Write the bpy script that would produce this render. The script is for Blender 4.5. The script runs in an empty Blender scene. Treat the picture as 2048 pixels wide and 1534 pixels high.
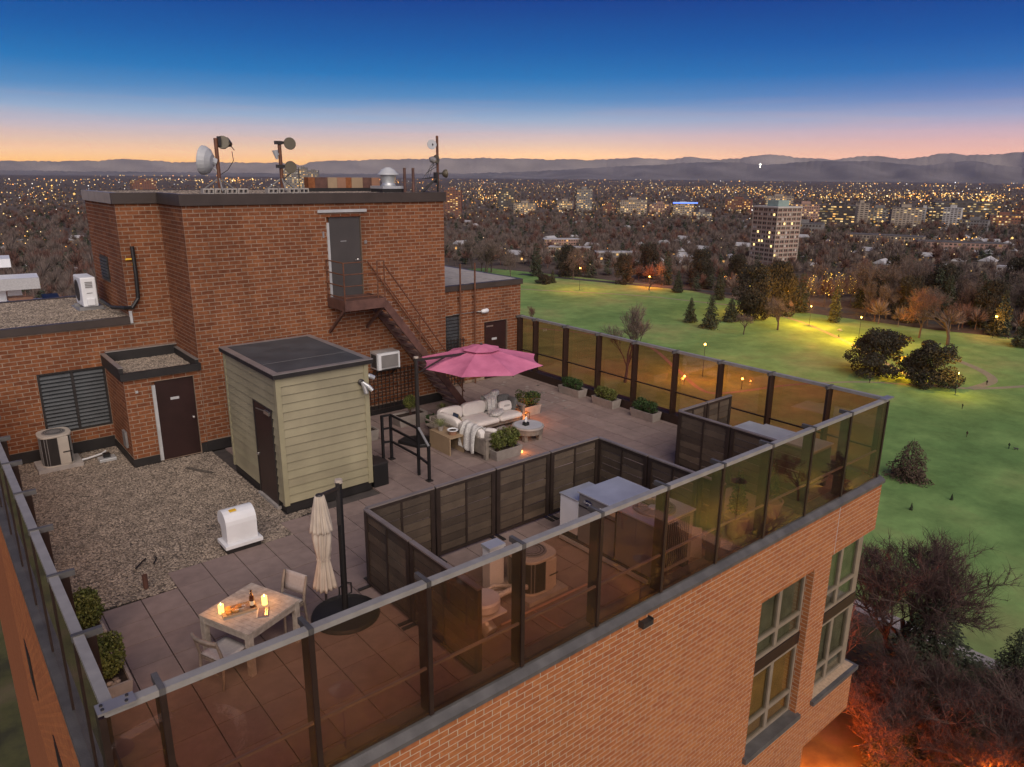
import bpy, bmesh, math, random
import numpy as np
from mathutils import Vector, Matrix
from math import sin, cos, pi, radians, sqrt

SC = bpy.context.scene
COL = SC.collection
rnd = random.Random(7)

# ------------------------------------------------------------------ camera
CAM = Vector((-0.70, -6.90, 7.15))
FPX, PITCH, ROLL, YAW = 1461.04, 0.27689, -0.008557, 0.693935     # focal length in pixels of a 2048 wide frame
GZ = -58.0                                                       # street level below the roof deck

def cam_axes():
    def camv(v):
        xr = v[0]*cos(YAW) - v[1]*sin(YAW)
        zf = v[0]*sin(YAW) + v[1]*cos(YAW)
        z2 = zf*cos(PITCH) - v[2]*sin(PITCH)
        y2 = zf*sin(PITCH) + v[2]*cos(PITCH)
        c, s = cos(ROLL), sin(ROLL)
        return (xr*c - y2*s, xr*s + y2*c, z2)
    return np.array([camv((1,0,0)), camv((0,1,0)), camv((0,0,1))]).T
MC = cam_axes()                                                  # camera = MC @ world
cd = bpy.data.cameras.new('camera')
cam = bpy.data.objects.new('camera', cd)
COL.objects.link(cam)
cd.sensor_width = 36.0
cd.lens = FPX / 2048.0 * 36.0
cd.clip_start = 0.1
cd.clip_end = 150000.0
R3 = Matrix([list(MC[0]), list(MC[1]), list(-MC[2])]).transposed()
cam.matrix_world = Matrix.Translation(CAM) @ R3.to_4x4()
SC.camera = cam

def ray_dir(px, py):
    return MC.T @ np.array([px-1024.0, 767.0-py, FPX])
def on_z(px, py, z):
    d = ray_dir(px, py); t = (z - CAM.z)/d[2]
    return Vector((CAM.x + d[0]*t, CAM.y + d[1]*t, z))
def gp(px, py): return on_z(px, py, GZ)
def proj(p):
    c = MC @ np.array([p[0]-CAM.x, p[1]-CAM.y, p[2]-CAM.z])
    if c[2] <= 0.1: return None
    return (1024 + FPX*c[0]/c[2], 767 - FPX*c[1]/c[2], c[2])

# ------------------------------------------------------------------ sky
SUN_AZ = math.atan2(ray_dir(1130, 340)[1], ray_dir(1130, 340)[0])   # where the sun went down
W = bpy.data.worlds.new("World"); SC.world = W; W.use_nodes = True
nt = W.node_tree; nt.nodes.clear()
def N(t, **k):
    n = nt.nodes.new(t)
    for a, b in k.items(): setattr(n, a, b)
    return n
def L(a, b): nt.links.new(a, b)
def S2L(c):
    return tuple((x/12.92 if x <= .04045 else ((x+.055)/1.055)**2.4) for x in [v/255.0 for v in c])
tc = N('ShaderNodeTexCoord'); sep = N('ShaderNodeSeparateXYZ'); L(tc.outputs['Generated'], sep.inputs[0])
def M(op, a, b=None, c=None, clamp=False):
    n = N('ShaderNodeMath', operation=op); n.use_clamp = clamp
    for i, v in enumerate((a, b, c)):
        if v is None: continue
        if isinstance(v, (int, float)): n.inputs[i].default_value = v
        else: L(v, n.inputs[i])
    return n.outputs[0]
zc = M('MAXIMUM', sep.outputs[2], 0.0)
tpos = M('POWER', zc, 0.5)
def ramp(stops):
    r = N('ShaderNodeValToRGB'); L(tpos, r.inputs[0]); cr = r.color_ramp
    while len(cr.elements) < len(stops): cr.elements.new(0.5)
    for e, (el, c) in zip(cr.elements, stops):
        e.position = sqrt(sin(radians(el))); e.color = (*S2L(c), 1)
    return r.outputs[0]
west = ramp([(0,(248,172,80)),(0.7,(248,186,104)),(1.8,(230,190,156)),(3.0,(194,182,190)),(4.0,(148,172,202)),(5.4,(78,138,192)),
             (6.9,(20,116,184)),(8.8,(0,94,170)),(12.2,(0,58,142)),(25,(0,46,120)),(90,(4,34,92))])
north = ramp([(0,(234,168,140)),(0.7,(240,172,138)),(1.8,(234,178,158)),(3.0,(204,174,184)),(4.0,(158,164,196)),(5.4,(94,130,188)),
              (6.9,(34,108,180)),(8.8,(2,86,166)),(12.2,(0,54,138)),(25,(0,46,120)),(90,(4,34,92))])
east = ramp([(0,(92,96,122)),(1.8,(110,106,134)),(3.9,(128,116,146)),(6,(118,118,156)),(9.2,(78,104,158)),
             (14,(34,74,142)),(30,(8,50,120)),(90,(4,34,92))])
# azimuth weights
ax = M('ADD', M('MULTIPLY', sep.outputs[0], cos(SUN_AZ)), M('MULTIPLY', sep.outputs[1], sin(SUN_AZ)))
side = M('ADD', M('MULTIPLY', sep.outputs[0], sin(SUN_AZ)), M('MULTIPLY', sep.outputs[1], -cos(SUN_AZ)))   # + is to the right of the sun
wr = M('MULTIPLY_ADD', side, 2.3, 0.0, True)
def mix(f, a, b):
    n = N('ShaderNodeMix', data_type='RGBA'); 
    if isinstance(f, (int, float)): n.inputs['Factor'].default_value = f
    else: L(f, n.inputs['Factor'])
    for s, v in ((n.inputs[6], a), (n.inputs[7], b)):
        if isinstance(v, tuple): s.default_value = v
        else: L(v, s)
    return n.outputs[2]
wcol = mix(wr, west, north)
fe = M('MULTIPLY_ADD', ax, -0.9, 0.35, True)
scol = mix(fe, wcol, east)
# thin streaks of cirrus low in the west
mp = N('ShaderNodeMapping'); L(tc.outputs['Generated'], mp.inputs[0]); mp.inputs['Scale'].default_value = (2.2, 2.2, 46)
nz = N('ShaderNodeTexNoise'); L(mp.outputs[0], nz.inputs['Vector']); nz.inputs['Scale'].default_value = 2.4; nz.inputs['Detail'].default_value = 5
st = M('MULTIPLY_ADD', nz.outputs[0], 3.2, -1.55, True)
low = M('SUBTRACT', 1.0, M('MULTIPLY', zc, 9.5), None, True)
scol = mix(M('MULTIPLY', M('MULTIPLY', st, low), 0.42), scol, (*S2L((238,178,150)), 1))
glow = M('POWER', M('MAXIMUM', ax, 0.0), 60.0)
glow = M('MULTIPLY', glow, M('POWER', 2.718, M('MULTIPLY', zc, -42.0)))
gl = N('ShaderNodeMix', data_type='RGBA', blend_type='ADD'); gl.inputs['Factor'].default_value = 1.0
gc = N('ShaderNodeMix', data_type='RGBA', blend_type='MULTIPLY'); gc.inputs['Factor'].default_value = 1.0
gr = N('ShaderNodeCombineXYZ'); [L(glow, gr.inputs[i]) for i in range(3)]
L(gr.outputs[0], gc.inputs[6]); gc.inputs[7].default_value = (0.55, 0.26, 0.02, 1)
L(scol, gl.inputs[6]); L(gc.outputs[2], gl.inputs[7])
# the air in front of the sky (see the haze box) takes light away; the sky behind it is that much brighter
HAZE = 2.1e-5
pth = M('MINIMUM', M('DIVIDE', 880.0, M('MAXIMUM', zc, 0.001)), 35000.0)
comp = M('MULTIPLY', M('POWER', 2.71828, M('MULTIPLY', pth, HAZE)), 0.92)
bg = N('ShaderNodeBackground'); L(gl.outputs[2], bg.inputs[0]); L(comp, bg.inputs[1])
sky = N('ShaderNodeTexSky', sky_type='NISHITA'); sky.sun_disc = False
sky.sun_elevation = radians(-2.0); sky.sun_rotation = pi/2 - SUN_AZ
bg2 = N('ShaderNodeBackground'); L(sky.outputs[0], bg2.inputs[0]); bg2.inputs[1].default_value = 0.01
ads = N('ShaderNodeAddShader'); L(bg.outputs[0], ads.inputs[0]); L(bg2.outputs[0], ads.inputs[1])
wo = N('ShaderNodeOutputWorld'); L(ads.outputs[0], wo.inputs[0])

# ------------------------------------------------------------------ soft light of the dusk sky from behind the camera
sd = bpy.data.lights.new('sun', 'SUN'); sd.energy = 3.3; sd.angle = radians(62); sd.color = (1.0, 0.86, 0.74)
sun = bpy.data.objects.new('sun', sd); COL.objects.link(sun)
sun.rotation_euler = Vector((0.30, 0.74, -0.60)).to_track_quat('-Z', 'Y').to_euler()

SC.view_settings.view_transform = 'Standard'
SC.view_settings.look = 'None'
SC.view_settings.exposure = 0.0
SC.view_settings.gamma = 1.0
SC.view_settings.use_curve_mapping = False
SC.render.engine = 'CYCLES'
SC.cycles.max_bounces = 6
SC.cycles.diffuse_bounces = 2
SC.cycles.glossy_bounces = 3
SC.cycles.transmission_bounces = 4
SC.cycles.transparent_max_bounces = 24
SC.cycles.volume_bounces = 1
SC.cycles.sample_clamp_indirect = 4.0
SC.cycles.sample_clamp_direct = 12.0
SC.cycles.caustics_reflective = False
SC.cycles.caustics_refractive = False
SC.cycles.use_denoising = True

# ------------------------------------------------------------------ helpers
WL = {}
class MB:
    def __init__(s): s.v = []; s.f = []
    def add(s, vs, fs):
        n = len(s.v); s.v.extend([tuple(p) for p in vs]); s.f.extend([tuple(i+n for i in q) for q in fs]); return s
    def box(s, x0, y0, z0, x1, y1, z1):
        x0, x1 = min(x0,x1), max(x0,x1); y0, y1 = min(y0,y1), max(y0,y1); z0, z1 = min(z0,z1), max(z0,z1)
        return s.add([(x0,y0,z0),(x1,y0,z0),(x1,y1,z0),(x0,y1,z0),(x0,y0,z1),(x1,y0,z1),(x1,y1,z1),(x0,y1,z1)],
              [(0,3,2,1),(4,5,6,7),(0,1,5,4),(1,2,6,5),(2,3,7,6),(3,0,4,7)])
    def cbox(s, c, d): return s.box(c[0]-d[0]/2, c[1]-d[1]/2, c[2]-d[2]/2, c[0]+d[0]/2, c[1]+d[1]/2, c[2]+d[2]/2)
    def bar(s, p, q, w, h=None, up=(0,0,1)):
        h = h or w; p = Vector(p); q = Vector(q); d = (q-p).normalized(); u = Vector(up)
        if abs(d.dot(u)) > .98: u = Vector((0,1,0))
        r = d.cross(u).normalized(); u = r.cross(d)
        vs = [b + r*a*w/2 + u*c*h/2 for b in (p, q) for a, c in ((-1,-1),(1,-1),(1,1),(-1,1))]
        return s.add(vs, [(0,1,2,3),(7,6,5,4),(0,4,5,1),(1,5,6,2),(2,6,7,3),(3,7,4,0)])
    def tube(s, pts, r, n=8, cap=True):
        pts = [Vector(p) for p in pts]; rs = r if isinstance(r, (list, tuple)) else [r]*len(pts)
        base = len(s.v); prev = None
        for i, p in enumerate(pts):
            d = (pts[min(i+1, len(pts)-1)] - pts[max(i-1, 0)])
            d = d.normalized() if d.length > 1e-9 else Vector((0,0,1))
            if prev is None:
                a = Vector((1,0,0)) if abs(d.x) < .8 else Vector((0,1,0)); u = d.cross(a).normalized()
            else:
                u = prev - d*prev.dot(d); u = u.normalized() if u.length > 1e-6 else d.orthogonal().normalized()
            prev = u; w = d.cross(u)
            for k in range(n):
                a = 2*pi*k/n; s.v.append(tuple(p + (u*cos(a) + w*sin(a))*rs[i]))
        for i in range(len(pts)-1):
            for k in range(n):
                a = base+i*n+k; b = base+i*n+(k+1) % n; s.f.append((a, b, b+n, a+n))
        if cap:
            s.f.append(tuple(base+k for k in reversed(range(n)))); e = base+(len(pts)-1)*n; s.f.append(tuple(e+k for k in range(n)))
        return s
    def lathe(s, c, prof, n=20, mod=None, axis=None, cap=True):
        base = len(s.v); c = Vector(c); q = None
        if axis is not None: q = Vector(axis).to_track_quat('Z', 'Y')
        for r, z in prof:
            for k in range(n):
                a = 2*pi*k/n; rr = r*(mod(a, z) if mod else 1)
                p = Vector((rr*cos(a), rr*sin(a), z)); p = q @ p if q else p
                s.v.append(tuple(c+p))
        m = len(prof)
        for i in range(m-1):
            for k in range(n):
                a = base+i*n+k; b = base+i*n+(k+1) % n; s.f.append((a, b, b+n, a+n))
        if cap:
            s.f.append(tuple(base+k for k in reversed(range(n)))); s.f.append(tuple(base+(m-1)*n+k for k in range(n)))
        return s
    def puff(s, c, d, e=.35, nu=18, nv=10, rz=0.0, tilt=None):
        """soft cushion: a superquadric of full size d"""
        base = len(s.v); c = Vector(c)
        def pw(x, k): return math.copysign(abs(x)**k, x)
        mt = Matrix.Rotation(rz, 3, 'Z')
        if tilt: mt = mt @ Matrix.Rotation(tilt[1], 3, tilt[0])
        for j in range(nv+1):
            ph = -pi/2 + pi*j/nv
            for i in range(nu):
                th = 2*pi*i/nu
                p = Vector((pw(cos(ph), .5)*pw(cos(th), e)*d[0]/2, pw(cos(ph), .5)*pw(sin(th), e)*d[1]/2, pw(sin(ph), .6)*d[2]/2))
                s.v.append(tuple(c + mt @ p))
        for j in range(nv):
            for i in range(nu):
                a = base+j*nu+i; b = base+j*nu+(i+1) % nu; s.f.append((a, b, b+nu, a+nu))
        return s
    def prism(s, poly, z0, z1):
        n = len(poly); b = len(s.v)
        s.v.extend([(p[0], p[1], z0) for p in poly] + [(p[0], p[1], z1) for p in poly])
        s.f.append(tuple(b+i for i in reversed(range(n)))); s.f.append(tuple(b+n+i for i in range(n)))
        for i in range(n):
            j = (i+1) % n; s.f.append((b+i, b+j, b+n+j, b+n+i))
        return s
    def extr(s, prof, x0, x1):
        """closed profile in (y, z) swept along x"""
        n = len(prof); b = len(s.v)
        s.v.extend([(x0, p[0], p[1]) for p in prof] + [(x1, p[0], p[1]) for p in prof])
        s.f.append(tuple(b+i for i in range(n))); s.f.append(tuple(b+n+i for i in reversed(range(n))))
        for i in range(n):
            j = (i+1) % n; s.f.append((b+i, b+n+i, b+n+j, b+j))
        return s
    def grid(s, fn, nu, nv):
        b = len(s.v)
        for j in range(nv+1):
            for i in range(nu+1): s.v.append(tuple(fn(i/nu, j/nv)))
        for j in range(nv):
            for i in range(nu):
                a = b+j*(nu+1)+i; s.f.append((a, a+1, a+nu+2, a+nu+1))
        return s
    def build(s, name, mat, parent=None, smooth=False, bevel=0, solid=0, subd=0):
        me = bpy.data.meshes.new(name)
        off = WL.get(parent.name, Vector()) if parent else Vector()
        v = np.array(s.v, dtype=float) - np.array(off)
        me.from_pydata(v.tolist(), [], s.f)
        return finish(me, name, mat, parent, smooth, bevel, solid, subd)
def finish(me, name, mat, parent=None, smooth=False, bevel=0, solid=0, subd=0):
    if mat: me.materials.append(mat)
    if smooth: me.polygons.foreach_set('use_smooth', [True]*len(me.polygons))
    me.update()
    o = bpy.data.objects.new(name, me); COL.objects.link(o)
    if parent:
        o.parent = parent; WL[o.name] = WL.get(parent.name, Vector())
    if subd:
        m = o.modifiers.new('s', 'SUBSURF'); m.levels = m.render_levels = subd
    if solid:
        m = o.modifiers.new('t', 'SOLIDIFY'); m.thickness = solid; m.offset = 0
    if bevel:
        m = o.modifiers.new('b', 'BEVEL'); m.width = bevel; m.segments = 2; m.limit_method = 'ANGLE'
    return o
def thing(name, label, cat, loc=(0,0,0), group=None):
    o = bpy.data.objects.new(name, None); o.empty_display_size = .1; COL.objects.link(o)
    o.location = loc; WL[o.name] = Vector(loc); tag(o, label, cat, group); return o
def tag(o, label, cat, group=None):
    o['label'] = label; o['category'] = cat
    if group: o['group'] = group
    return o
def struct(o): o['kind'] = 'structure'; return o
def stuff(o): o['kind'] = 'stuff'; return o
def copy_tree(root, loc, rz=0.0, label=None, scale=None):
    r = root.copy(); COL.objects.link(r); r.location = loc; r.rotation_euler = (0, 0, rz)
    if scale: r.scale = (scale,)*3 if isinstance(scale, (int, float)) else scale
    if label: r['label'] = label
    for ch in list(root.children):
        c = ch.copy(); COL.objects.link(c); c.parent = r
        for g in list(ch.children):
            d = g.copy(); COL.objects.link(d); d.parent = c
    return r
def quads_mesh(name, P, mat, parent=None, tri=False):
    """P: (n, k, 3) array of loose faces"""
    n, k = P.shape[0], P.shape[1]
    off = np.array(WL.get(parent.name, Vector())) if parent else np.zeros(3)
    me = bpy.data.meshes.new(name)
    me.vertices.add(n*k); me.vertices.foreach_set('co', (P.reshape(-1, 3) - off).ravel())
    me.loops.add(n*k); me.loops.foreach_set('vertex_index', np.arange(n*k))
    me.polygons.add(n); me.polygons.foreach_set('loop_start', np.arange(0, n*k, k))
    me.update(calc_edges=True); me.validate()
    return finish(me, name, mat, parent)
# ------------------------------------------------------------------ materials
def newmat(name):
    m = bpy.data.materials.new(name); m.use_nodes = True
    t = m.node_tree; return m, t, t.nodes['Principled BSDF']
def pm(name, base, rough=.6, metal=0.0, var=.12, scale=3.0, bump=0.0, bscale=40.0, island=0.0, objr=0.0, base2=None, spec=.5, detail=4, stain=0.0):
    """base colour with noise, optional per-piece variation and fine relief"""
    m, t, b = newmat(name); nd = t.nodes; lk = t.links.new
    geo = nd.new('ShaderNodeNewGeometry')
    nz = nd.new('ShaderNodeTexNoise'); nz.inputs['Scale'].default_value = scale; nz.inputs['Detail'].default_value = detail
    lk(geo.outputs['Position'], nz.inputs['Vector'])
    c1 = tuple(max(0, x*(1-var)) for x in base); c2 = tuple(x*(1+var) for x in (base2 or base))
    mx = nd.new('ShaderNodeMix'); mx.data_type = 'RGBA'; lk(nz.outputs[0], mx.inputs['Factor'])
    cr = nd.new('ShaderNodeMapRange'); cr.inputs[1].default_value = .3; cr.inputs[2].default_value = .7; lk(nz.outputs[0], cr.inputs[0]); lk(cr.outputs[0], mx.inputs['Factor'])
    mx.inputs[6].default_value = (*c1, 1); mx.inputs[7].default_value = (*c2, 1)
    out = mx.outputs[2]
    if island or objr:
        oi = nd.new('ShaderNodeObjectInfo')
        ad = nd.new('ShaderNodeMath'); ad.operation = 'ADD'; lk(oi.outputs['Random'], ad.inputs[0]); lk(geo.outputs['Random Per Island'], ad.inputs[1])
        fr = nd.new('ShaderNodeMath'); fr.operation = 'FRACT'; lk(ad.outputs[0], fr.inputs[0])
        k = max(island, objr)
        mr = nd.new('ShaderNodeMapRange'); mr.inputs[3].default_value = 1-k; mr.inputs[4].default_value = 1+k; lk(fr.outputs[0], mr.inputs[0])
        hs = nd.new('ShaderNodeHueSaturation'); lk(mr.outputs[0], hs.inputs['Value']); lk(out, hs.inputs['Color'])
        h2 = nd.new('ShaderNodeMath'); h2.operation = 'MULTIPLY_ADD'; lk(fr.outputs[0], h2.inputs[0]); h2.inputs[1].default_value = .007; h2.inputs[2].default_value = .4965
        lk(h2.outputs[0], hs.inputs['Hue']); out = hs.outputs[0]
    if stain:
        n2 = nd.new('ShaderNodeTexNoise'); n2.inputs['Scale'].default_value = .9; n2.inputs['Detail'].default_value = 7; n2.inputs['Roughness'].default_value = .62; vm = nd.new('ShaderNodeVectorMath'); vm.operation = 'MULTIPLY'; vm.inputs[1].default_value = (1,1,.28); lk(geo.outputs['Position'], vm.inputs[0]); lk(vm.outputs[0], n2.inputs['Vector'])
        m3 = nd.new('ShaderNodeMapRange'); m3.inputs[1].default_value = .45; m3.inputs[2].default_value = .75; m3.inputs[4].default_value = stain; lk(n2.outputs[0], m3.inputs[0])
        d = nd.new('ShaderNodeMix'); d.data_type = 'RGBA'; lk(m3.outputs[0], d.inputs['Factor']); lk(out, d.inputs[6]); d.inputs[7].default_value = (base[0]*.35, base[1]*.36, base[2]*.38, 1)
        out = d.outputs[2]
    lk(out, b.inputs['Base Color'])
    b.inputs['Roughness'].default_value = rough; b.inputs['Metallic'].default_value = metal; b.inputs['Specular IOR Level'].default_value = spec
    if bump:
        n3 = nd.new('ShaderNodeTexNoise'); n3.inputs['Scale'].default_value = bscale; n3.inputs['Detail'].default_value = 3; lk(geo.outputs['Position'], n3.inputs['Vector'])
        bp = nd.new('ShaderNodeBump'); bp.inputs['Strength'].default_value = bump; bp.inputs['Distance'].default_value = .02
        lk(n3.outputs[0], bp.inputs['Height']); lk(bp.outputs[0], b.inputs['Normal'])
    return m
def emit(name, col, strength, sample=False):
    m = bpy.data.materials.new(name); m.use_nodes = True; t = m.node_tree; t.nodes.clear()
    e = t.nodes.new('ShaderNodeEmission'); e.inputs[0].default_value = (*col, 1); e.inputs[1].default_value = strength
    o = t.nodes.new('ShaderNodeOutputMaterial'); t.links.new(e.outputs[0], o.inputs[0])
    m.cycles.emission_sampling = 'FRONT' if sample else 'NONE'
    return m
def emit_var(name, cols, strength):
    """lights that differ from one to the next"""
    m = bpy.data.materials.new(name); m.use_nodes = True; t = m.node_tree; t.nodes.clear()
    g = t.nodes.new('ShaderNodeNewGeometry'); r = t.nodes.new('ShaderNodeValToRGB'); t.links.new(g.outputs['Random Per Island'], r.inputs[0])
    r.color_ramp.interpolation = 'CONSTANT'
    while len(r.color_ramp.elements) < len(cols): r.color_ramp.elements.new(.5)
    for i, (e, c) in enumerate(zip(r.color_ramp.elements, cols)): e.position = i/len(cols); e.color = (*c, 1)
    mu = t.nodes.new('ShaderNodeMath'); mu.operation = 'MULTIPLY'; mu.inputs[1].default_value = 7.31; t.links.new(g.outputs['Random Per Island'], mu.inputs[0])
    fr = t.nodes.new('ShaderNodeMath'); fr.operation = 'FRACT'; t.links.new(mu.outputs[0], fr.inputs[0])
    pw = t.nodes.new('ShaderNodeMath'); pw.operation = 'POWER'; pw.inputs[1].default_value = 2.2; t.links.new(fr.outputs[0], pw.inputs[0])
    ml = t.nodes.new('ShaderNodeMath'); ml.operation = 'MULTIPLY_ADD'; ml.inputs[1].default_value = strength; ml.inputs[2].default_value = strength*.12; t.links.new(pw.outputs[0], ml.inputs[0])
    e = t.nodes.new('ShaderNodeEmission'); t.links.new(r.outputs[0], e.inputs[0]); t.links.new(ml.outputs[0], e.inputs[1])
    o = t.nodes.new('ShaderNodeOutputMaterial'); t.links.new(e.outputs[0], o.inputs[0]); m.cycles.emission_sampling = 'NONE'
    return m
def glass(name, tint, refl=1.0, rough=.0, smear_haze=0.0):
    m = bpy.data.materials.new(name); m.use_nodes = True; t = m.node_tree; t.nodes.clear(); nd = t.nodes
    tr = nd.new('ShaderNodeBsdfTransparent'); tr.inputs[0].default_value = (*tint, 1)
    gl = nd.new('ShaderNodeBsdfGlossy'); gl.inputs['Roughness'].default_value = rough; gl.inputs[0].default_value = (refl, refl, refl, 1)
    ge = nd.new('ShaderNodeNewGeometry'); dt = nd.new('ShaderNodeVectorMath'); dt.operation = 'DOT_PRODUCT'
    t.links.new(ge.outputs['Incoming'], dt.inputs[0]); t.links.new(ge.outputs['Normal'], dt.inputs[1])
    def mm(op, a, b):
        n = nd.new('ShaderNodeMath'); n.operation = op
        for i, v in enumerate((a, b)):
            if isinstance(v, (int, float)): n.inputs[i].default_value = v
            else: t.links.new(v, n.inputs[i])
        return n.outputs[0]
    ab = mm('ABSOLUTE', dt.outputs['Value'], 0); p5 = mm('POWER', mm('SUBTRACT', 1.0, ab), 5.0); fr = mm('ADD', mm('MULTIPLY', p5, .94), .06)
    mx = nd.new('ShaderNodeMixShader'); t.links.new(fr, mx.inputs[0]); t.links.new(tr.outputs[0], mx.inputs[1]); t.links.new(gl.outputs[0], mx.inputs[2])
    o = nd.new('ShaderNodeOutputMaterial')
    if smear_haze:  # smears, with the hazy reflection look of the panes put into their colour
        n2 = nd.new('ShaderNodeTexNoise'); n2.inputs['Scale'].default_value = 1.3; n2.inputs['Detail'].default_value = 6; vm = nd.new('ShaderNodeVectorMath'); vm.operation = 'MULTIPLY'; vm.inputs[1].default_value = (1,1,.35)
        t.links.new(ge.outputs['Position'], vm.inputs[0]); t.links.new(vm.outputs[0], n2.inputs['Vector'])
        mr = nd.new('ShaderNodeMapRange'); mr.inputs[1].default_value = .35; mr.inputs[2].default_value = .75; mr.inputs[3].default_value = smear_haze*.35; mr.inputs[4].default_value = smear_haze*1.5; t.links.new(n2.outputs[0], mr.inputs[0])
        df = nd.new('ShaderNodeBsdfDiffuse'); df.inputs[0].default_value = (.30,.24,.19,1); m2 = nd.new('ShaderNodeMixShader')
        t.links.new(mr.outputs[0], m2.inputs[0]); t.links.new(mx.outputs[0], m2.inputs[1]); t.links.new(df.outputs[0], m2.inputs[2]); t.links.new(m2.outputs[0], o.inputs[0])
    else: t.links.new(mx.outputs[0], o.inputs[0])
    return m

MT = {}
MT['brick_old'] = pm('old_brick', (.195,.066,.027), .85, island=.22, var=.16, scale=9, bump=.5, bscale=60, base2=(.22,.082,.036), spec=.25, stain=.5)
MT['brick_lamplit'] = pm('facade_brick', (.350,.121,.042), .85, island=.09, var=.12, scale=9, bump=.4, bscale=60, base2=(.38,.142,.053), spec=.25, stain=.18)  # lighter than the penthouse brick: streetlamp glow from below put into the colour
MT['mortar'] = pm('mortar', (.45,.33,.225), .95, var=.15, scale=14, bump=.3, bscale=120, spec=.2)
MT['mortar_old'] = pm('mortar_old', (.31,.23,.17), .95, var=.2, scale=10, bump=.3, bscale=120, spec=.2, stain=.5)
MT['fascia'] = pm('brown_metal_fascia', (.055,.042,.036), .45, var=.15, scale=2, spec=.5)
MT['flash'] = pm('flashing', (.40,.38,.36), .4, .6, var=.15, scale=3)
MT['tar'] = pm('black_base_flashing', (.018,.016,.016), .6, var=.3, scale=3)
MT['bronze'] = pm('bronze_painted_steel', (.028,.016,.012), .42, var=.18, scale=4, spec=.5)
MT['rail'] = pm('grey_rail_cap', (.33,.315,.29), .42, .2, var=.12, scale=5, stain=.2)
MT['coping'] = pm('coping_metal', (.115,.11,.105), .5, .2, var=.22, scale=4, bump=.2, stain=.45)
MT['glass'] = glass('bronze_tinted_pane', (.88,.715,.615), 1.0, 0, .028)
MT['glass_far'] = glass('bronze_tinted_park_pane', (.90,.625,.575), 1.0, 0, .035)
MT['screen_frame'] = pm('screen_frame', (.030,.021,.017), .5, var=.2, scale=5)
MT['screen_top'] = pm('screen_cap', (.23,.20,.185), .5, .2, var=.15)
MT['screen_board'] = pm('screen_board', (.075,.056,.040), .7, var=.2, scale=3, island=.38, bump=.5, bscale=25)
MT['paver'] = pm('paver', (.272,.207,.184), .82, var=.10, scale=5, objr=.09, island=.09, bump=.35, bscale=90, stain=.32, spec=.3)
MT['slab'] = pm('roof_slab', (.07,.06,.055), .9, var=.2)
MT['gravel'] = pm('gravel_stone', (.26,.215,.172), .85, island=.55, var=.2, scale=2.5, spec=.3)
MT['gravel_bed'] = pm('gravel_bed', (.10,.085,.07), .95, var=.45, scale=38, bump=.8, bscale=60)
MT['siding'] = pm('olive_siding', (.275,.25,.16), .55, var=.12, scale=1.3, base2=(.30,.272,.175), objr=.05, stain=.22)
MT['shed_trim'] = pm('shed_trim', (.31,.285,.18), .5, var=.08, scale=3)
MT['membrane'] = pm('roof_membrane', (.065,.072,.075), .55, var=.25, scale=1.6, stain=.3)
MT['door_dark'] = pm('maroon_door', (.030,.014,.013), .4, var=.2, scale=2)
MT['door_grey'] = pm('charcoal_door', (.062,.056,.054), .45, var=.1, scale=2)
MT['frame_lt'] = pm('pale_jamb', (.42,.43,.44), .5, var=.12, scale=4)
MT['chrome'] = pm('brushed_metal', (.62,.60,.57), .3, .9, var=.06)
MT['rust'] = pm('brown_steel_stair', (.105,.052,.040), .55, var=.25, scale=5, base2=(.12,.06,.045))
MT['rust_lt'] = pm('worn_steel_tread', (.20,.135,.115), .5, var=.3, scale=6)
MT['rustrail'] = pm('rusty_rail', (.135,.055,.028), .55, var=.3, scale=9)
MT['white'] = pm('white_paint', (.74,.76,.78), .45, var=.05, scale=3, stain=.10)
MT['white_metal'] = pm('galvanised', (.60,.63,.64), .38, .5, var=.12, scale=2.2, stain=.1)
MT['grey_metal'] = pm('grey_metal', (.27,.265,.26), .45, .3, var=.1, scale=3)
MT['beige'] = pm('beige_casing', (.47,.43,.37), .5, var=.08, scale=3, stain=.15)
MT['louver'] = pm('louvre_slat', (.075,.082,.088), .5, .3, var=.15, scale=4)
MT['black'] = pm('matte_black', (.012,.012,.013), .5, var=.1)
MT['dark'] = pm('dark_steel', (.03,.027,.026), .4, var=.15)
MT['concrete'] = pm('concrete', (.36,.335,.31), .85, var=.15, scale=6, bump=.3, bscale=70)
MT['planter'] = pm('planter_stone', (.31,.275,.245), .85, var=.12, scale=7, bump=.3, bscale=60)
MT['soil'] = pm('soil', (.035,.022,.015), .95, var=.4, scale=30, bump=.6)
MT['shrub'] = pm('shrub_leaf', (.085,.115,.028), .6, island=.5, var=.3, scale=6, base2=(.12,.125,.03), spec=.3)
MT['shrub_dk'] = pm('shrub_leaf_dark', (.04,.075,.022), .6, island=.5, var=.3, scale=6, spec=.3)
MT['grassy'] = pm('spider_plant_leaf', (.20,.22,.09), .55, island=.35, var=.2, spec=.4)
MT['wood_grey'] = pm('weathered_teak', (.22,.188,.158), .7, var=.22, scale=9, objr=.14, bump=.3, bscale=30)
MT['table_wood'] = pm('limed_wood', (.36,.335,.295), .65, var=.22, scale=11, objr=.1, bump=.35, bscale=34)
MT['tan'] = pm('tan_board', (.33,.24,.15), .55, var=.1, scale=3)
MT['cushion'] = pm('cream_cushion', (.70,.66,.62), .9, var=.06, scale=5, bump=.15, bscale=180)
MT['throw'] = pm('knit_throw', (.62,.61,.58), .95, var=.25, scale=26, bump=.9, bscale=55)
MT['pillow_gr'] = pm('grey_pillow', (.13,.13,.125), .95, var=.3, scale=40, bump=.4, bscale=120)
MT['pillow_tp'] = pm('taupe_pillow', (.25,.215,.19), .95, var=.15, scale=30, bump=.4, bscale=120)
MT['sling'] = pm('grey_sling', (.36,.34,.335), .8, var=.08, scale=30)
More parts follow.
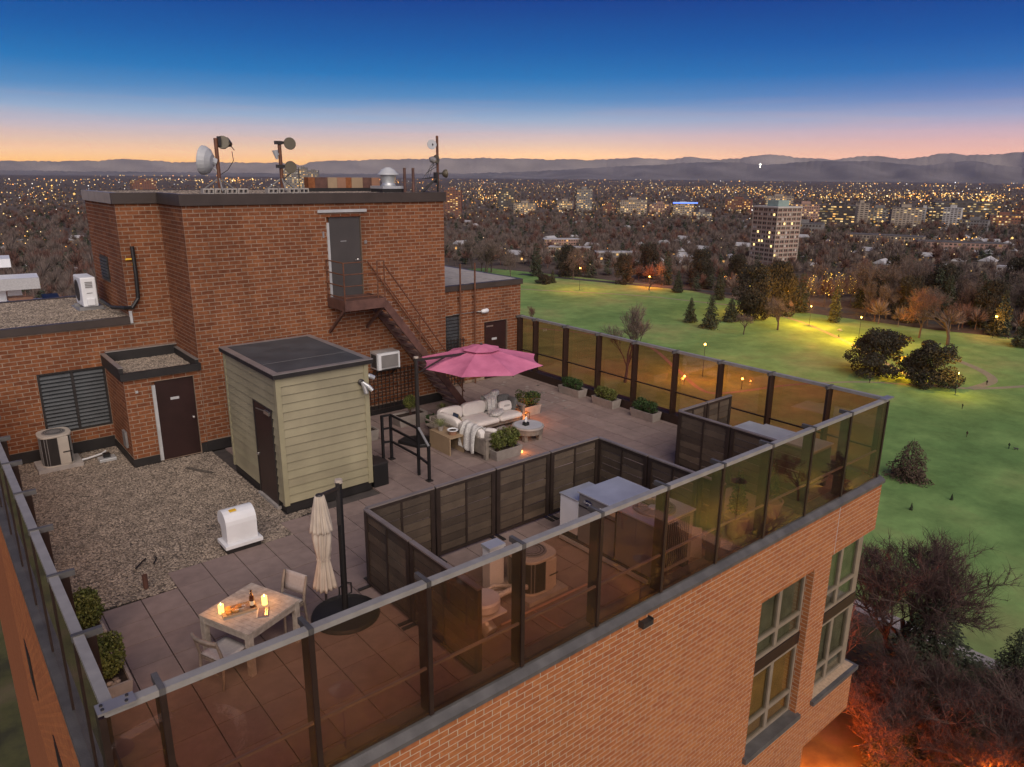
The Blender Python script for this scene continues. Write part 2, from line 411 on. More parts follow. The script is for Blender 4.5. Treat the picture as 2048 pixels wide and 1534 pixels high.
MT['canvas'] = pm('cream_canvas', (.47,.405,.335), .9, var=.12, scale=5, stain=.12)
MT['pink'] = pm('faded_red_canvas', (.57,.155,.275), .8, var=.12, scale=2.2, base2=(.62,.19,.31))
MT['wax'] = emit('candle_wax_lit', (1.0,.50,.12), 3.4)
MT['flame'] = emit('flame', (1.0,.62,.2), 14)
MT['bottle'] = pm('bottle_glass', (.05,.014,.006), .08, var=.1, spec=.8)
MT['paper'] = pm('paper_label', (.66,.58,.42), .7, var=.06)
MT['bread'] = pm('bread', (.52,.25,.06), .8, var=.3, scale=25)
MT['clear'] = glass('clear_glass', (.95,.95,.95))
MT['napkin'] = pm('mauve_napkin', (.20,.15,.145), .9, var=.15, scale=30)
MT['navy'] = pm('navy_cover', (.03,.05,.10), .5)
MT['terracotta'] = pm('terracotta', (.30,.16,.10), .75, var=.12)
MT['yellow'] = pm('yellow_tag', (.80,.48,.03), .5, var=.05)
MT['logo_blue'] = pm('logo_blue', (.012,.016,.06), .4)
MT['copper'] = pm('pinkish_hose', (.40,.25,.20), .6)
MT['dish'] = pm('dish_white', (.46,.48,.50), .45, var=.08)
MT['dish_dk'] = pm('dish_olive', (.10,.085,.055), .5, var=.1)
MT['win_frame'] = pm('pale_window_frame', (.235,.19,.14), .45, var=.12, scale=5)
MT['pane_dark'] = glass('window_pane', (.80,.82,.78))
MT['curtain_g'] = pm('curtain_grey', (.20,.175,.12), .9, var=.25, scale=3)
MT['curtain_glow'] = pm('curtain_lamplight', (.42,.20,.05), .9, var=.25, scale=2)  # warm lamplight of the lower window is put into this amber colour
# ------------------------------------------------------------------ brickwork
BL, BH, JT, PR = 0.305, 0.1016, 0.0155, 0.004
def wall_cells(u0, u1, z0, z1, holes):
    us = sorted({u0, u1, *[h[0] for h in holes], *[h[1] for h in holes]}); us = [u for u in us if u0 <= u <= u1]
    zs = sorted({z0, z1, *[h[2] for h in holes], *[h[3] for h in holes]}); zs = [z for z in zs if z0 <= z <= z1]
    for a, b in zip(us, us[1:]):
        for c, d in zip(zs, zs[1:]):
            um, zm = (a+b)/2, (c+d)/2
            if not any(h[0] < um < h[1] and h[2] < zm < h[3] for h in holes): yield a, b, c, d
def wall_face(mb, O, U, Nn, u0, u1, z0, z1, holes=(), depth=.3):
    """mortar sheet with openings and their reveals"""
    O = Vector(O); U = Vector(U); Nn = Vector(Nn)
    P = lambda u, z, d=0: O + U*u + Vector((0,0,z)) - Nn*d
    for a, b, c, d in wall_cells(u0, u1, z0, z1, holes):
        mb.add([P(a,c), P(b,c), P(b,d), P(a,d)], [(0,1,2,3)])
    for h in holes:
        a, b, c, d = max(h[0],u0), min(h[1],u1), max(h[2],z0), min(h[3],z1)
        mb.add([P(a,c), P(a,d), P(a,d,depth), P(a,c,depth)], [(0,1,2,3)])
        if h[1] < u1: mb.add([P(b,c), P(b,c,depth), P(b,d,depth), P(b,d)], [(0,1,2,3)])
        mb.add([P(a,d), P(b,d), P(b,d,depth), P(a,d,depth)], [(0,1,2,3)])
        mb.add([P(a,c), P(a,c,depth), P(b,c,depth), P(b,c)], [(0,1,2,3)])
def brick_rows(O, U, Nn, u0, u1, z0, z1, holes=(), zref=0.0):
    out = []; k0 = math.floor((z0-zref)/BH)
    for k in range(k0, math.ceil((z1-zref)/BH)):
        za = max(zref+k*BH+JT/2, z0+.004); zb = min(zref+(k+1)*BH-JT/2, z1-.004)
        if zb-za < .02: continue
        off = (BL/2 if k % 2 else 0.0)
        i = math.floor((u0-off)/BL)
        while off+i*BL < u1:
            a = max(off+i*BL+JT/2, u0+.003); b = min(off+(i+1)*BL-JT/2, u1-.003); i += 1
            segs = [(a, b)]
            for h in holes:
                if h[2] < (za+zb)/2 < h[3]:
                    ns = []
                    for p, q in segs:
                        if q <= h[0] or p >= h[1]: ns.append((p, q)); continue
                        if p < h[0]: ns.append((p, h[0]-.004))
                        if q > h[1]: ns.append((h[1]+.004, q))
                    segs = ns
            for p, q in segs:
                if q-p > .02: out.append((Vector(O), Vector(U), Vector(Nn), p, q, za, zb))
    return out
_bm = {}
def brick_faces(mb, O, U, Nn, a, b, za, zb):
    P = lambda u, z, d: tuple(O + U*u + Vector((0,0,z)) + Nn*d)
    e = .0025
    mb.add([P(a,za,-.01), P(b,za,-.01), P(b,zb,-.01), P(a,zb,-.01), P(a+e,za+e,PR), P(b-e,za+e,PR), P(b-e,zb-e,PR), P(a+e,zb-e,PR)],
           [(4,5,6,7), (0,1,5,4), (1,2,6,5), (2,3,7,6), (3,0,4,7)])
def build_bricks(parent, rows, mat, hidden=None, nmax=300):
    sc = []
    for i, (O, U, Nn, a, b, za, zb) in enumerate(rows):
        if b-a < .27 or zb-za < .085: continue
        c = O + U*((a+b)/2) + Vector((0,0,(za+zb)/2)); p = proj(c)
        if not p or not (2 < p[0] < 2046 and 2 < p[1] < 1532): continue
        if hidden and hidden(p[0], p[1]): continue
        v = CAM - c; d = v.length; f = Nn.dot(v)/d
        if f > 0: sc.append((f/d/d, i))
    sc.sort(reverse=True); pick = {i for _, i in sc[:nmax]}
    mb = MB(); off = WL[parent.name]
    for i, (O, U, Nn, a, b, za, zb) in enumerate(rows):
        if i in pick:
            key = (tuple(U), tuple(Nn), round(b-a, 3), round(zb-za, 3), mat.name)
            if key not in _bm:
                m1 = MB(); L2 = (b-a)/2; H2 = (zb-za)/2
                brick_faces(m1, Vector(), U, Nn, -L2, L2, -H2, H2)
                me = bpy.data.meshes.new('brick'); me.from_pydata(m1.v, [], m1.f); me.materials.append(mat); _bm[key] = me
            o = bpy.data.objects.new('brick', _bm[key]); COL.objects.link(o); o.parent = parent
            o.location = O + U*((a+b)/2) + Vector((0,0,(za+zb)/2)) - off
        else: brick_faces(mb, O, U, Nn, a, b, za, zb)
    if mb.v: stuff(mb.build('brick_courses', mat, parent))
X, Y, Zv = (1,0,0), (0,1,0), (0,0,1)
nX, nY = (-1,0,0), (0,-1,0)

# ------------------------------------------------------------------ the apartment tower we stand beside
TX, TYB = 16.82, 30.0
tower = thing('apartment_tower', 'brick apartment tower with the roof terrace, grey coping and recessed windows', 'building', (8, 10, GZ))
holes = [(11.82, 13.95, -5.20, -1.27), (14.70, 16.9, -5.15, -1.22)]
LX = 14.58                                    # below the two projecting top floors the tower is narrower
mb = MB(); wall_face(mb, (0,0,0), X, nY, 0, TX, -6.5, .03, holes, .32); wall_face(mb, (0,0,0), X, nY, 0, LX, -12, -6.5, (), .32); mb.build('wall', MT['mortar'], tower)
rows = brick_rows((0,0,0), X, nY, 0, TX, -6.5, .03, holes) + brick_rows((0,0,0), X, nY, 0, LX, -9.6, -6.5)
rows += brick_rows((13.95,0,0), Y, nX, .0, .32, -5.2, -1.27)
build_bricks(tower, rows, MT['brick_lamplit'])
mb = MB()
mb.box(.3, .33, GZ, 14.3, TYB, -6.52); mb.box(.3, .33, -6.5, 16.52, TYB, -.24); mb.box(.003, .02, GZ, LX-.02, .33, -12.0)
mb.box(.003, .33, GZ, .3, TYB, .03); mb.box(14.3, .33, GZ, LX-.02, TYB, -6.52)
mb.box(16.52, .33, -6.5, TX-.02, TYB, -5.2); mb.box(16.52, .33, -1.2, TX-.02, TYB, .03)
mb.box(16.52, 2.4, -5.2, TX-.02, TYB, -1.2); mb.box(LX-.02, .003, -6.52, TX-.02, .33, -6.5)
mb.build('core', MT['brick_lamplit'], tower)
# west-facing side wall, seen edge-on
rows = brick_rows((0,0,0), Y, nX, .0, 14, -6.5, .03)
mb = MB()
for r in rows: brick_faces(mb, *r)
stuff(mb.build('brick_courses', MT['brick_lamplit'], tower))
for i, y in enumerate((3.2, 6.4, 10.2)):
    mb = MB(); mb.box(-.02, y, -4.1, .0, y+.9, -3.0); f = mb.build('window_frame', MT['bronze'], tower)
    mb = MB(); mb.box(-.026, y+.08, -4.0, -.021, y+.82, -3.1); mb.build('pane', MT['black'], f)
# coping along the front, left and far edge
mb = MB()
mb.add([(-.05,-.05,.03),(TX+.05,-.05,.03),(TX+.05,.34,.03),(-.05,.34,.03),(-.05,-.05,.10),(TX+.05,-.05,.10),(TX+.05,.34,.22),(-.05,.34,.22),(-.05,.06,.17),(TX+.05,.06,.17)],
       [(0,3,2,1),(0,1,5,4),(4,5,9,8),(8,9,6,7),(2,3,7,6),(0,4,8,7,3),(1,2,6,9,5)])
mb.build('coping', MT['coping'], tower)
mb = MB(); mb.box(-.03, .10, .17, TX+.03, .135, .205); mb.build('coping_seam', MT['dark'], tower)
MB().box(-.05, .345, .03, .34, 13.9, .20).build('coping', MT['coping'], tower); MB().box(16.55, .345, .03, 16.87, 13.4, .22).build('coping', MT['coping'], tower); MB().box(16.40, .345, -.04, 16.548, 13.4, .26).build('inner_kerb', MT['bronze'], tower)
# vertical movement joint and scupper spout
mb = MB(); mb.box(14.76, -.008, -1.2, 14.772, .001, .03); mb.build('movement_joint', MT['frame_lt'], tower)
mb = MB(); mb.box(7.86, -.12, -.17, 8.12, .01, -.08); mb.box(7.86,-.12,-.08,7.88,.01,-.05); mb.box(8.10,-.12,-.08,8.12,.01,-.05); mb.build('scupper', MT['dark'], tower)

def sash(parent, x0, x1, z0, z1, y, mat, axis='x'):
    """frame with a mullion, a low rail and panes"""
    fr = MB(); t = .07
    def bx(m, a, b, c, d, e0, e1):
        if axis == 'x': m.box(a, y+e0, c, b, y+e1, d)
        else: m.box(y+e0, a, c, y+e1, b, d)
    xm = (x0+x1)/2; zr = z0 + .30*(z1-z0)
    for a, b, c, d in ((x0,x0+t,z0,z1),(x1-t,x1,z0,z1),(xm-.06,xm+.06,z0+t,z1-t),(x0+t,x1-t,z0,z0+t),(x0+t,x1-t,z1-t,z1),(x0+t,xm-.06,zr-.04,zr+.04),(xm+.06,x1-t,zr-.04,zr+.04)):
        bx(fr, a, b, c, d, 0, .09)
    f = fr.build('window', MT['win_frame'], parent)
    for a, b in ((x0+t, xm-.06), (xm+.06, x1-t)):
        for c, d in ((z0+t, zr-.04), (zr+.04, z1-t)):
            p = MB(); bx(p, a, b, c, d, .035, .05); p.build('pane', MT['pane_dark'], f)
    cu = MB(); bx(cu, x0, x1, z0, z1, .115, .135); cu.build('curtain', mat, f)
    return f
sash(tower, 11.86, 13.93, -2.98, -1.29, .17, MT['curtain_g'])
sash(tower, 11.86, 13.93, -5.16, -3.30, .17, MT['curtain_glow'])
mb = MB(); mb.box(11.83, .15, -3.28, 13.94, .31, -2.99); mb.build('spandrel', MT['bronze'], tower)
mb = MB(); mb.box(11.74, -.10, -5.30, 14.02, .30, -5.165); mb.build('window_sill', MT['coping'], tower)
# corner window: glass wraps the corner
for z0, z1, cm in ((-2.98, -1.24, 'curtain_g'), (-5.12, -3.30, 'curtain_g')):
    sash(tower, 14.72, 16.50, z0, z1, .17, MT[cm])
    sash(tower, .38, 2.36, z0, z1, 16.56, MT[cm], 'y')
mb = MB(); mb.box(16.50, .17, -5.12, 16.66, .34, -1.22); mb.build('corner_post', MT['win_frame'], tower)
mb = MB(); mb.box(14.71, .15, -3.28, 16.66, .31, -2.99); mb.box(16.53, .312, -3.28, 16.66, 2.36, -2.99); mb.build('spandrel', MT['bronze'], tower)
mb = MB(); mb.box(14.62, -.10, -5.27, TX+.08, .31, -5.155); mb.box(16.55, .312, -5.27, TX+.08, 2.38, -5.155); mb.build('window_sill', MT['coping'], tower)

# ------------------------------------------------------------------ the roof terrace floor
terr = bpy.data.objects.new('terrace', None); COL.objects.link(terr); terr.location = (8, 6, 0); WL['terrace'] = Vector((8,6,0)); terr['kind'] = 'structure'
mb = MB(); mb.box(.342, .342, -.236, 16.419, 13.448, -.05); struct(mb.build('roof_slab', MT['slab'], terr))
GP = [(.36,5.86),(.9,5.86),(2.13,6.42),(3.95,6.62),(4.62,7.02),(4.62,7.42)]        # where gravel meets the pavers
TXS, TYS = .612, .648
def in_gravel(x, y): 
    if x > 4.85: return False
    if x < .36: return True
    e = 5.82 if x < 2.13 else (6.44 if x < 4.58 else 7.06)
    return y > e
sc = []; tiles = []
i = 0
for ix in range(-1, 28):
    for iy in range(-5, 17):
        x0, y0 = .90+ix*TXS, 3.215+iy*TYS - (0 if ix % 1 == 0 else 0)
        x1, y1 = x0+TXS, y0+TYS
        x0c, x1c, y0c, y1c = max(x0,.345), min(x1,16.41), max(y0,.345), min(y1,13.44)
        if x1c-x0c < .06 or y1c-y0c < .06: continue
        cx, cy = (x0c+x1c)/2, (y0c+y1c)/2
        if in_gravel(cx, cy): continue
        if 4.5 < cx < 6.9 and 7.35 < cy < 12.3 and (cx < 5 or cy < 10.5): continue
        if cy > 12.3 and cx < 12.5: continue
        p = proj((cx, cy, 0)); s = 0
        if p and 0 < p[0] < 2048 and 0 < p[1] < 1534: s = 1/p[2]**2
        tiles.append((x0c+.008, x1c-.008, y0c+.007, y1c-.007, s))
order = sorted(range(len(tiles)), key=lambda k: -tiles[k][4]); pick = set(order[:298])
tm = {}; mb = MB()
for k, (a, b, c, d, s) in enumerate(tiles):
    h = rnd.uniform(-.002, .002)
    if k in pick:
        key = (round(b-a, 3), round(d-c, 3))
        if key not in tm:
            m1 = MB().box(-(b-a)/2, -(d-c)/2, -.045, (b-a)/2, (d-c)/2, 0); me = bpy.data.meshes.new('paver'); me.from_pydata(m1.v, [], m1.f); me.materials.append(MT['paver']); tm[key] = me
        o = bpy.data.objects.new('paver', tm[key]); COL.objects.link(o); o.parent = terr
        o.location = Vector(((a+b)/2, (c+d)/2, h)) - WL['terrace']; o.rotation_euler = (rnd.uniform(-.0015,.0015), rnd.uniform(-.0015,.0015), 0)
    else: mb.box(a, c, -.045, b, d, h)
if mb.v: stuff(mb.build('far_pavers', MT['paver'], terr))

# ------------------------------------------------------------------ roof gravel: pebbles scattered by geometry nodes
pebs = []
pc = bpy.data.collections.new('pebble_shapes')
for k in range(5):
    bm_ = bmesh.new(); bmesh.ops.create_icosphere(bm_, subdivisions=1, radius=1.0)
    r2 = random.Random(k)
    sx = (r2.uniform(.8,1.3), r2.uniform(.7,1.0), r2.uniform(.45,.7))
    for v in bm_.verts: v.co = Vector((v.co.x*sx[0], v.co.y*sx[1], v.co.z*sx[2]))*r2.uniform(.85, 1.12)
    me = bpy.data.meshes.new('pebble'); bm_.to_mesh(me); bm_.free(); me.materials.append(MT['gravel'])
    me.polygons.foreach_set('use_smooth', [True]*len(me.polygons))
    o = bpy.data.objects.new('pebble', me); pc.objects.link(o)
def pebble_tree(name, density, smin, smax, seed):
    g = bpy.data.node_groups.new(name, 'GeometryNodeTree')
    g.interface.new_socket('Geometry', in_out='INPUT', socket_type='NodeSocketGeometry'); g.interface.new_socket('Geometry', in_out='OUTPUT', socket_type='NodeSocketGeometry')
    n = g.nodes; l = g.links.new
    gi = n.new('NodeGroupInput'); go = n.new('NodeGroupOutput')
    d = n.new('GeometryNodeDistributePointsOnFaces'); d.inputs['Density'].default_value = density; d.inputs['Seed'].default_value = seed
    ci = n.new('GeometryNodeCollectionInfo'); ci.inputs[0].default_value = pc; ci.inputs['Separate Children'].default_value = True; ci.inputs['Reset Children'].default_value = True
    ip = n.new('GeometryNodeInstanceOnPoints'); ip.inputs['Pick Instance'].default_value = True
    rv = n.new('FunctionNodeRandomValue'); rv.data_type = 'FLOAT_VECTOR'; rv.inputs[0].default_value = (-.35,-.35,0); rv.inputs[1].default_value = (.35,.35,6.28)
    sv = n.new('FunctionNodeRandomValue'); sv.inputs[2].default_value = smin; sv.inputs[3].default_value = smax
    jg = n.new('GeometryNodeJoinGeometry')
    l(gi.outputs[0], d.inputs[0]); l(d.outputs['Points'], ip.inputs['Points']); l(ci.outputs[0], ip.inputs['Instance'])
    l(rv.outputs[0], ip.inputs['Rotation']); l(sv.outputs[1], ip.inputs['Scale'])
    l(ip.outputs[0], jg.inputs[0]); l(gi.outputs[0], jg.inputs[0]); l(jg.outputs[0], go.inputs[0]); return g
def gravel(poly, z, name, density, smin, smax, seed, parent=None):
    me = bpy.data.meshes.new(name); off = WL.get(parent.name, Vector()) if parent else Vector()
    me.from_pydata([tuple(Vector((p[0], p[1], z))-off) for p in poly], [], [tuple(range(len(poly)))])
    o = finish(me, name, MT['gravel_bed'], parent); stuff(o)
    m = o.modifiers.new('scatter', 'NODES'); m.node_group = pebble_tree(name, density, smin, smax, seed); return o
gravel([(.345,5.90),(.9,5.90),(2.12,5.86),(2.14,6.48),(4.60,6.48),(4.62,7.10),(4.84,7.12),(5.5,7.3),(5.5,7.44),(4.84,7.44),(4.84,12.34),(2.96,12.34),(2.96,14.33),(.345,14.33)], -.02, 'roof_gravel', 1500, .013, .032, 3)
# ------------------------------------------------------------------ penthouse blocks on the roof
ZT = 6.38
pent = thing('rooftop_penthouse', 'tall brick rooftop penthouse with brown fascia and high charcoal door', 'penthouse', (8.6, 15, 0))
PX0, PX1, PY, PYB, BX0, BY = 4.78, 12.5, 12.35, 18.0, 3.72, 14.336
dh = [(8.56, 9.62, 3.74, 6.03)]
mb = MB()
wall_face(mb, (0,PY,0), X, nY, PX0, PX1, 0, ZT, dh, .10)
wall_face(mb, (PX0,0,0), Y, nX, PY, BY, 0, ZT)
wall_face(mb, (0,BY,0), X, nY, BX0, PX0, 3.281, ZT)
wall_face(mb, (BX0,0,0), Y, nX, BY, PYB, 3.3, ZT)
mb.build('wall', MT['mortar_old'], pent)
mb = MB(); mb.box(PX0+.02, PY+.11, 0, PX1-.004, PYB, ZT); mb.box(BX0+.02, BY+.02, 3.3, PX0+.019, PYB, ZT); mb.build('core', MT['brick_old'], pent)
rows = brick_rows((0,PY,0), X, nY, PX0, PX1, .28, ZT, dh) + brick_rows((PX0,0,0), Y, nX, PY, BY, .2, ZT)
rows += brick_rows((0,BY,0), X, nY, BX0, PX0, 3.29, ZT) + brick_rows((BX0,0,0), Y, nX, BY, PYB, 3.5, ZT, [(16.0, 16.9, 4.2, 4.9)])
build_bricks(pent, rows, MT['brick_old'], lambda x, y: (440 < x < 740 and y > 660) or (740 < x < 890 and y > 600))
MB().box(PX0-.02, PY-.03, .0, PX1-.01, PY-.006, .28).build('base_flashing', MT['tar'], pent)
# fascia band and gravel roof
mb = MB()
mb.box(PX0-.06, PY-.07, ZT, PX1+.06, PY+.10, 6.655)
mb.box(PX0-.06, PY+.10, ZT, PX0+.12, BY-.07, 6.655)
mb.box(BX0-.06, BY-.07, ZT, PX0+.12, BY+.10, 6.655)
mb.box(PX1-.12, PY+.10, ZT, PX1+.06, PYB+.06, 6.655)
mb.box(BX0+.12, PYB-.12, ZT, PX1-.12, PYB+.06, 6.655)
mb.build('fascia', MT['fascia'], pent)
mb = MB(); mb.box(BX0-.06, BY+.10, ZT, BX0+.12, PYB+.06, 6.655); mb.build('fascia', MT['flash'], pent)
mb = MB(); mb.box(PX0+.12, PY+.101, 6.385, PX1-.12, PYB-.12, 6.60); mb.box(BX0+.12, BY+.101, 6.385, PX0+.119, PYB-.12, 6.60); mb.build('roof', MT['gravel_bed'], pent)
gravel([(BX0+.15,BY+.12),(PX0+.13,BY+.12),(PX0+.13,PY+.12),(PX1-.13,PY+.12),(PX1-.13,PYB-.13),(BX0+.15,PYB-.13)], 6.61, 'penthouse_gravel', 320, .03, .06, 5, pent)
# upper door
d = MB().box(8.66, PY+.045, 3.76, 9.60, PY+.095, 6.02).build('door', MT['door_grey'], pent, bevel=.006)
mb = MB(); mb.lathe((9.50, PY+.043, 4.78), [(.035,0),(.035,.02),(.018,.03),(.018,.06)], 10, axis=(0,-1,0)); mb.bar((9.50,PY-.015,4.78),(9.38,PY-.015,4.78),.022); mb.build('handle', MT['chrome'], d)
mb = MB(); mb.box(8.98, PY+.036, 5.32, 9.16, PY+.044, 5.335); mb.build('door_mark', MT['frame_lt'], d)
mb = MB(); mb.box(8.575, PY+.03, 3.76, 8.65, PY+.098, 5.85); mb.build('jamb', MT['frame_lt'], pent)
mb = MB(); mb.box(8.30, PY-.055, 6.13, 9.80, PY-.006, 6.21); mb.build('drip_bar', MT['frame_lt'], pent)
mb = MB(); mb.box(8.42, PY-.02, 5.45, 8.47, PY-.006, 5.62); mb.box(9.70, PY-.03, 5.23, 9.78, PY-.006, 5.32); mb.build('bell_box', MT['grey_metal'], pent)
# louvred vent in the west side
v = MB().box(BX0-.03, 16.0, 4.2, BX0-.006, 16.9, 4.9).build('vent_frame', MT['dark'], pent)
for k in range(7):
    MB().bar((BX0-.045, 16.04, 4.26+k*.09), (BX0-.045, 16.86, 4.26+k*.09), .02, .055).build('slat', MT['louver'], v)
# refrigerant line down the corner
mb = MB(); mb.tube([(3.99,14.29,5.3),(3.99,14.25,4.6),(3.97,14.26,3.95),(3.8,14.24,3.72),(3.66,14.4,3.70),(3.5,15.2,3.62),(3.42,16.1,3.70)], .05, 8); mb.build('insulated_pipe', MT['black'], pent)
mb = MB(); mb.tube([(3.80,14.31,4.97),(3.97,14.31,4.97),(3.97,14.31,4.82)], .028, 8); mb.build('elbow', MT['yellow'], pent)

# left wing
wing = thing('rooftop_wing', 'low brick wing with gravel roof and wide louvre, left of the penthouse', 'rooftop building', (1, 16, 0))
lh = [(1.42, 2.96, .62, 2.24)]
mb = MB(); wall_face(mb, (0,BY,0), X, nY, -.0, PX0, 0, 3.28, lh, .12); mb.build('wall', MT['mortar_old'], wing)
mb = MB(); mb.box(.02, BY+.125, 0, PX0+.01, 19, 3.28); mb.build('core', MT['brick_old'], wing)
rows = brick_rows((0,BY,0), X, nY, 0, PX0, .30, 3.28, lh)
build_bricks(wing, rows, MT['brick_old'], lambda x, y: x > 200 and y > 700)
mb = MB(); mb.box(0, BY-.03, 0, 2.95, BY-.006, .30); mb.build('base_flashing', MT['tar'], wing)
mb = MB(); mb.box(-.06, BY-.06, 3.281, BX0-.01, BY+.10, 3.47); mb.box(-.06, BY+.10, 3.281, .12, 19.06, 3.47); mb.box(.12, 18.9, 3.281, BX0-.01, 19.06, 3.47); mb.build('fascia', MT['fascia'], wing)
mb = MB(); mb.box(BX0-.01, BY-.05, 3.29, BX0+.06, BY-.006, 3.62); mb.build('corner_flashing', MT['frame_lt'], wing)
mb = MB(); mb.box(.12, BY+.101, 3.285, BX0-.005, 18.9, 3.42); mb.build('roof', MT['gravel_bed'], wing)
gravel([(.13,BY+.11),(BX0-.01,BY+.11),(BX0-.01,18.89),(.13,18.89)], 3.43, 'wing_gravel', 700, .018, .038, 8, wing)
lf = MB(); lf.box(1.42,BY+.02,.62,1.47,BY+.11,2.24); lf.box(2.91,BY+.02,.62,2.96,BY+.11,2.24); lf.box(1.47,BY+.02,2.19,2.91,BY+.11,2.24); lf.box(1.47,BY+.02,.62,2.91,BY+.11,.67); lf.box(2.16,BY+.02,.67,2.22,BY+.11,2.19)
lf.box(1.47,BY+.112,.67,2.91,BY+.118,2.19)
lv = lf.build('louvre', MT['dark'], wing)
for k in range(15):
    z = .72+k*.1
    for a, b in ((1.475, 2.155), (2.225, 2.905)):
        m1 = MB(); m1.add([(a,BY+.015,z-.035),(b,BY+.015,z-.035),(b,BY+.09,z+.05),(a,BY+.09,z+.05),(a,BY+.02,z-.045),(b,BY+.02,z-.045),(b,BY+.095,z+.04),(a,BY+.095,z+.04)],
              [(0,1,2,3),(7,6,5,4),(0,4,5,1),(2,6,7,3),(1,5,6,2),(0,3,7,4)]); m1.build('slat', MT['louver'], lv)

# door annex
AX0, AX1 = 2.97, 4.775
anx = thing('door_annex', 'small brick stair head with gravel tray roof and maroon door', 'stair head', (3.9, 13.3, 0))
adh = [(3.58, 4.60, 0, 2.12)]
mb = MB(); wall_face(mb, (0,PY,0), X, nY, AX0, AX1, 0, 2.26, adh, .10); wall_face(mb, (AX0,0,0), Y, nX, PY, BY, 0, 2.26); mb.build('wall', MT['mortar_old'], anx)
mb = MB(); mb.box(AX0+.02, PY+.105, 0, AX1, BY-.01, 2.26); mb.build('core', MT['brick_old'], anx)
build_bricks(anx, brick_rows((0,PY,0), X, nY, AX0, AX1, .20, 2.26, adh) + brick_rows((AX0,0,0), Y, nX, PY, BY, .24, 2.26), MT['brick_old'])
MB().box(AX0-.03, PY-.03, 0, 3.57, PY-.006, .20).box(AX0-.03, PY-.006, 0, AX0-.006, BY-.04, .20).build('base_flashing', MT['tar'], anx); MB().box(4.61, PY-.03, 0, AX1-.02, PY-.006, .27).build('base_flashing', MT['tar'], anx)
mb = MB(); mb.box(AX0-.07,PY-.08,2.262,AX1+.02,PY+.02,2.44); mb.box(AX0-.07,PY+.02,2.262,AX0+.03,BY-.01,2.56); mb.box(AX1-.08,PY+.02,2.262,AX1+.0,BY-.01,2.52); mb.box(AX0+.03,BY-.12,2.262,AX1-.08,BY-.01,2.60); mb.build('parapet', MT['tar'], anx)
mb = MB(); mb.box(AX0-.075,PY+.02,2.561,AX0+.035,BY-.01,2.58); mb.box(AX0+.035,BY-.13,2.601,AX1,BY-.01,2.62); mb.box(AX1-.085,PY+.02,2.521,AX1+.0,BY-.131,2.54); mb.build('parapet_edge', MT['flash'], anx)
mb = MB(); mb.box(AX0+.03, PY+.02, 2.263, AX1-.08, BY-.12, 2.33); mb.build('roof', MT['gravel_bed'], anx)
gravel([(AX0+.04,PY+.03),(AX1-.09,PY+.03),(AX1-.09,BY-.13),(AX0+.04,BY-.13)], 2.34, 'annex_gravel', 1500, .014, .028, 9, anx)
d = MB().box(3.68, PY+.045, .01, 4.59, PY+.09, 2.10).build('door', MT['door_dark'], anx, bevel=.006)
mb = MB(); mb.lathe((4.50, PY+.043, 1.02), [(.03,0),(.03,.015),(.02,.03),(.034,.05),(.03,.075),(0.001,.085)], 10, axis=(0,-1,0)); mb.build('knob', MT['chrome'], d)
mb = MB(); mb.box(4.00, PY+.036, 1.57, 4.21, PY+.044, 1.635); mb.build('door_plate', MT['frame_lt'], d)
mb = MB(); mb.box(3.585, PY+.02, .01, 3.67, PY+.098, 2.02); mb.build('jamb', MT['frame_lt'], anx)
mb = MB(); mb.box(3.20, PY-.03, 1.9, 3.26, PY-.006, 1.96); mb.build('wall_bolt', MT['white_metal'], anx)
mb = MB(); mb.box(AX0-.06, 12.75, .40, AX0-.006, 13.05, .82); mb.build('junction_box', MT['grey_metal'], anx)

# right wing beyond the penthouse
RY = 13.45
rw = thing('rooftop_wing', 'low brick wing with pale flat roof behind the pink parasol', 'rooftop building', (14.5, 16, 0))
rh = [(13.26, 13.84, .9, 2.52), (14.92, 15.98, 0, 2.12)]
mb = MB(); wall_face(mb, (0,RY,0), X, nY, PX1+.01, 16.6, 0, 3.36, rh, .12); mb.build('wall', MT['mortar_old'], rw)
mb = MB(); mb.box(PX1+.07, RY+.125, 0, 16.59, 19.5, 3.36); mb.build('core', MT['brick_old'], rw)
build_bricks(rw, brick_rows((0,RY,0), X, nY, PX1+.01, 16.6, .1, 3.36, rh), MT['brick_old'], lambda x, y: y > 700)
mb = MB(); mb.box(PX1+.08, RY-.06, 3.362, 16.66, RY+.12, 3.55); mb.box(16.48, RY+.12, 3.362, 16.66, 19.56, 3.55); mb.build('fascia', MT['fascia'], rw)
mb = MB()
for i in range(4):
    for j in range(5):
        mb.box(PX1+.10+i*.97, RY+.13+j*1.2, 3.37, PX1+1.06+i*.97, RY+1.31+j*1.2, 3.555+.004*((i+j) % 2))
mb.build('roof', MT['concrete'], rw)
d = MB().box(15.0, RY+.05, .01, 15.96, RY+.10, 2.10).build('door', MT['door_dark'], rw, bevel=.006)
MB().box(15.05, RY+.035, 1.92, 15.35, RY+.049, 1.97).build('door_closer', MT['chrome'], d)
MB().box(15.30, RY+.04, 1.42, 15.52, RY+.049, 1.50).build('door_plate', MT['frame_lt'], d)
v = MB().box(13.27, RY+.03, .92, 13.83, RY+.10, 2.5).build('louvre', MT['dark'], rw)
for k in range(13):
    MB().bar((13.29, RY+.02, .99+k*.118), (13.81, RY+.02, .99+k*.118), .02, .085).build('slat', MT['louver'], v)

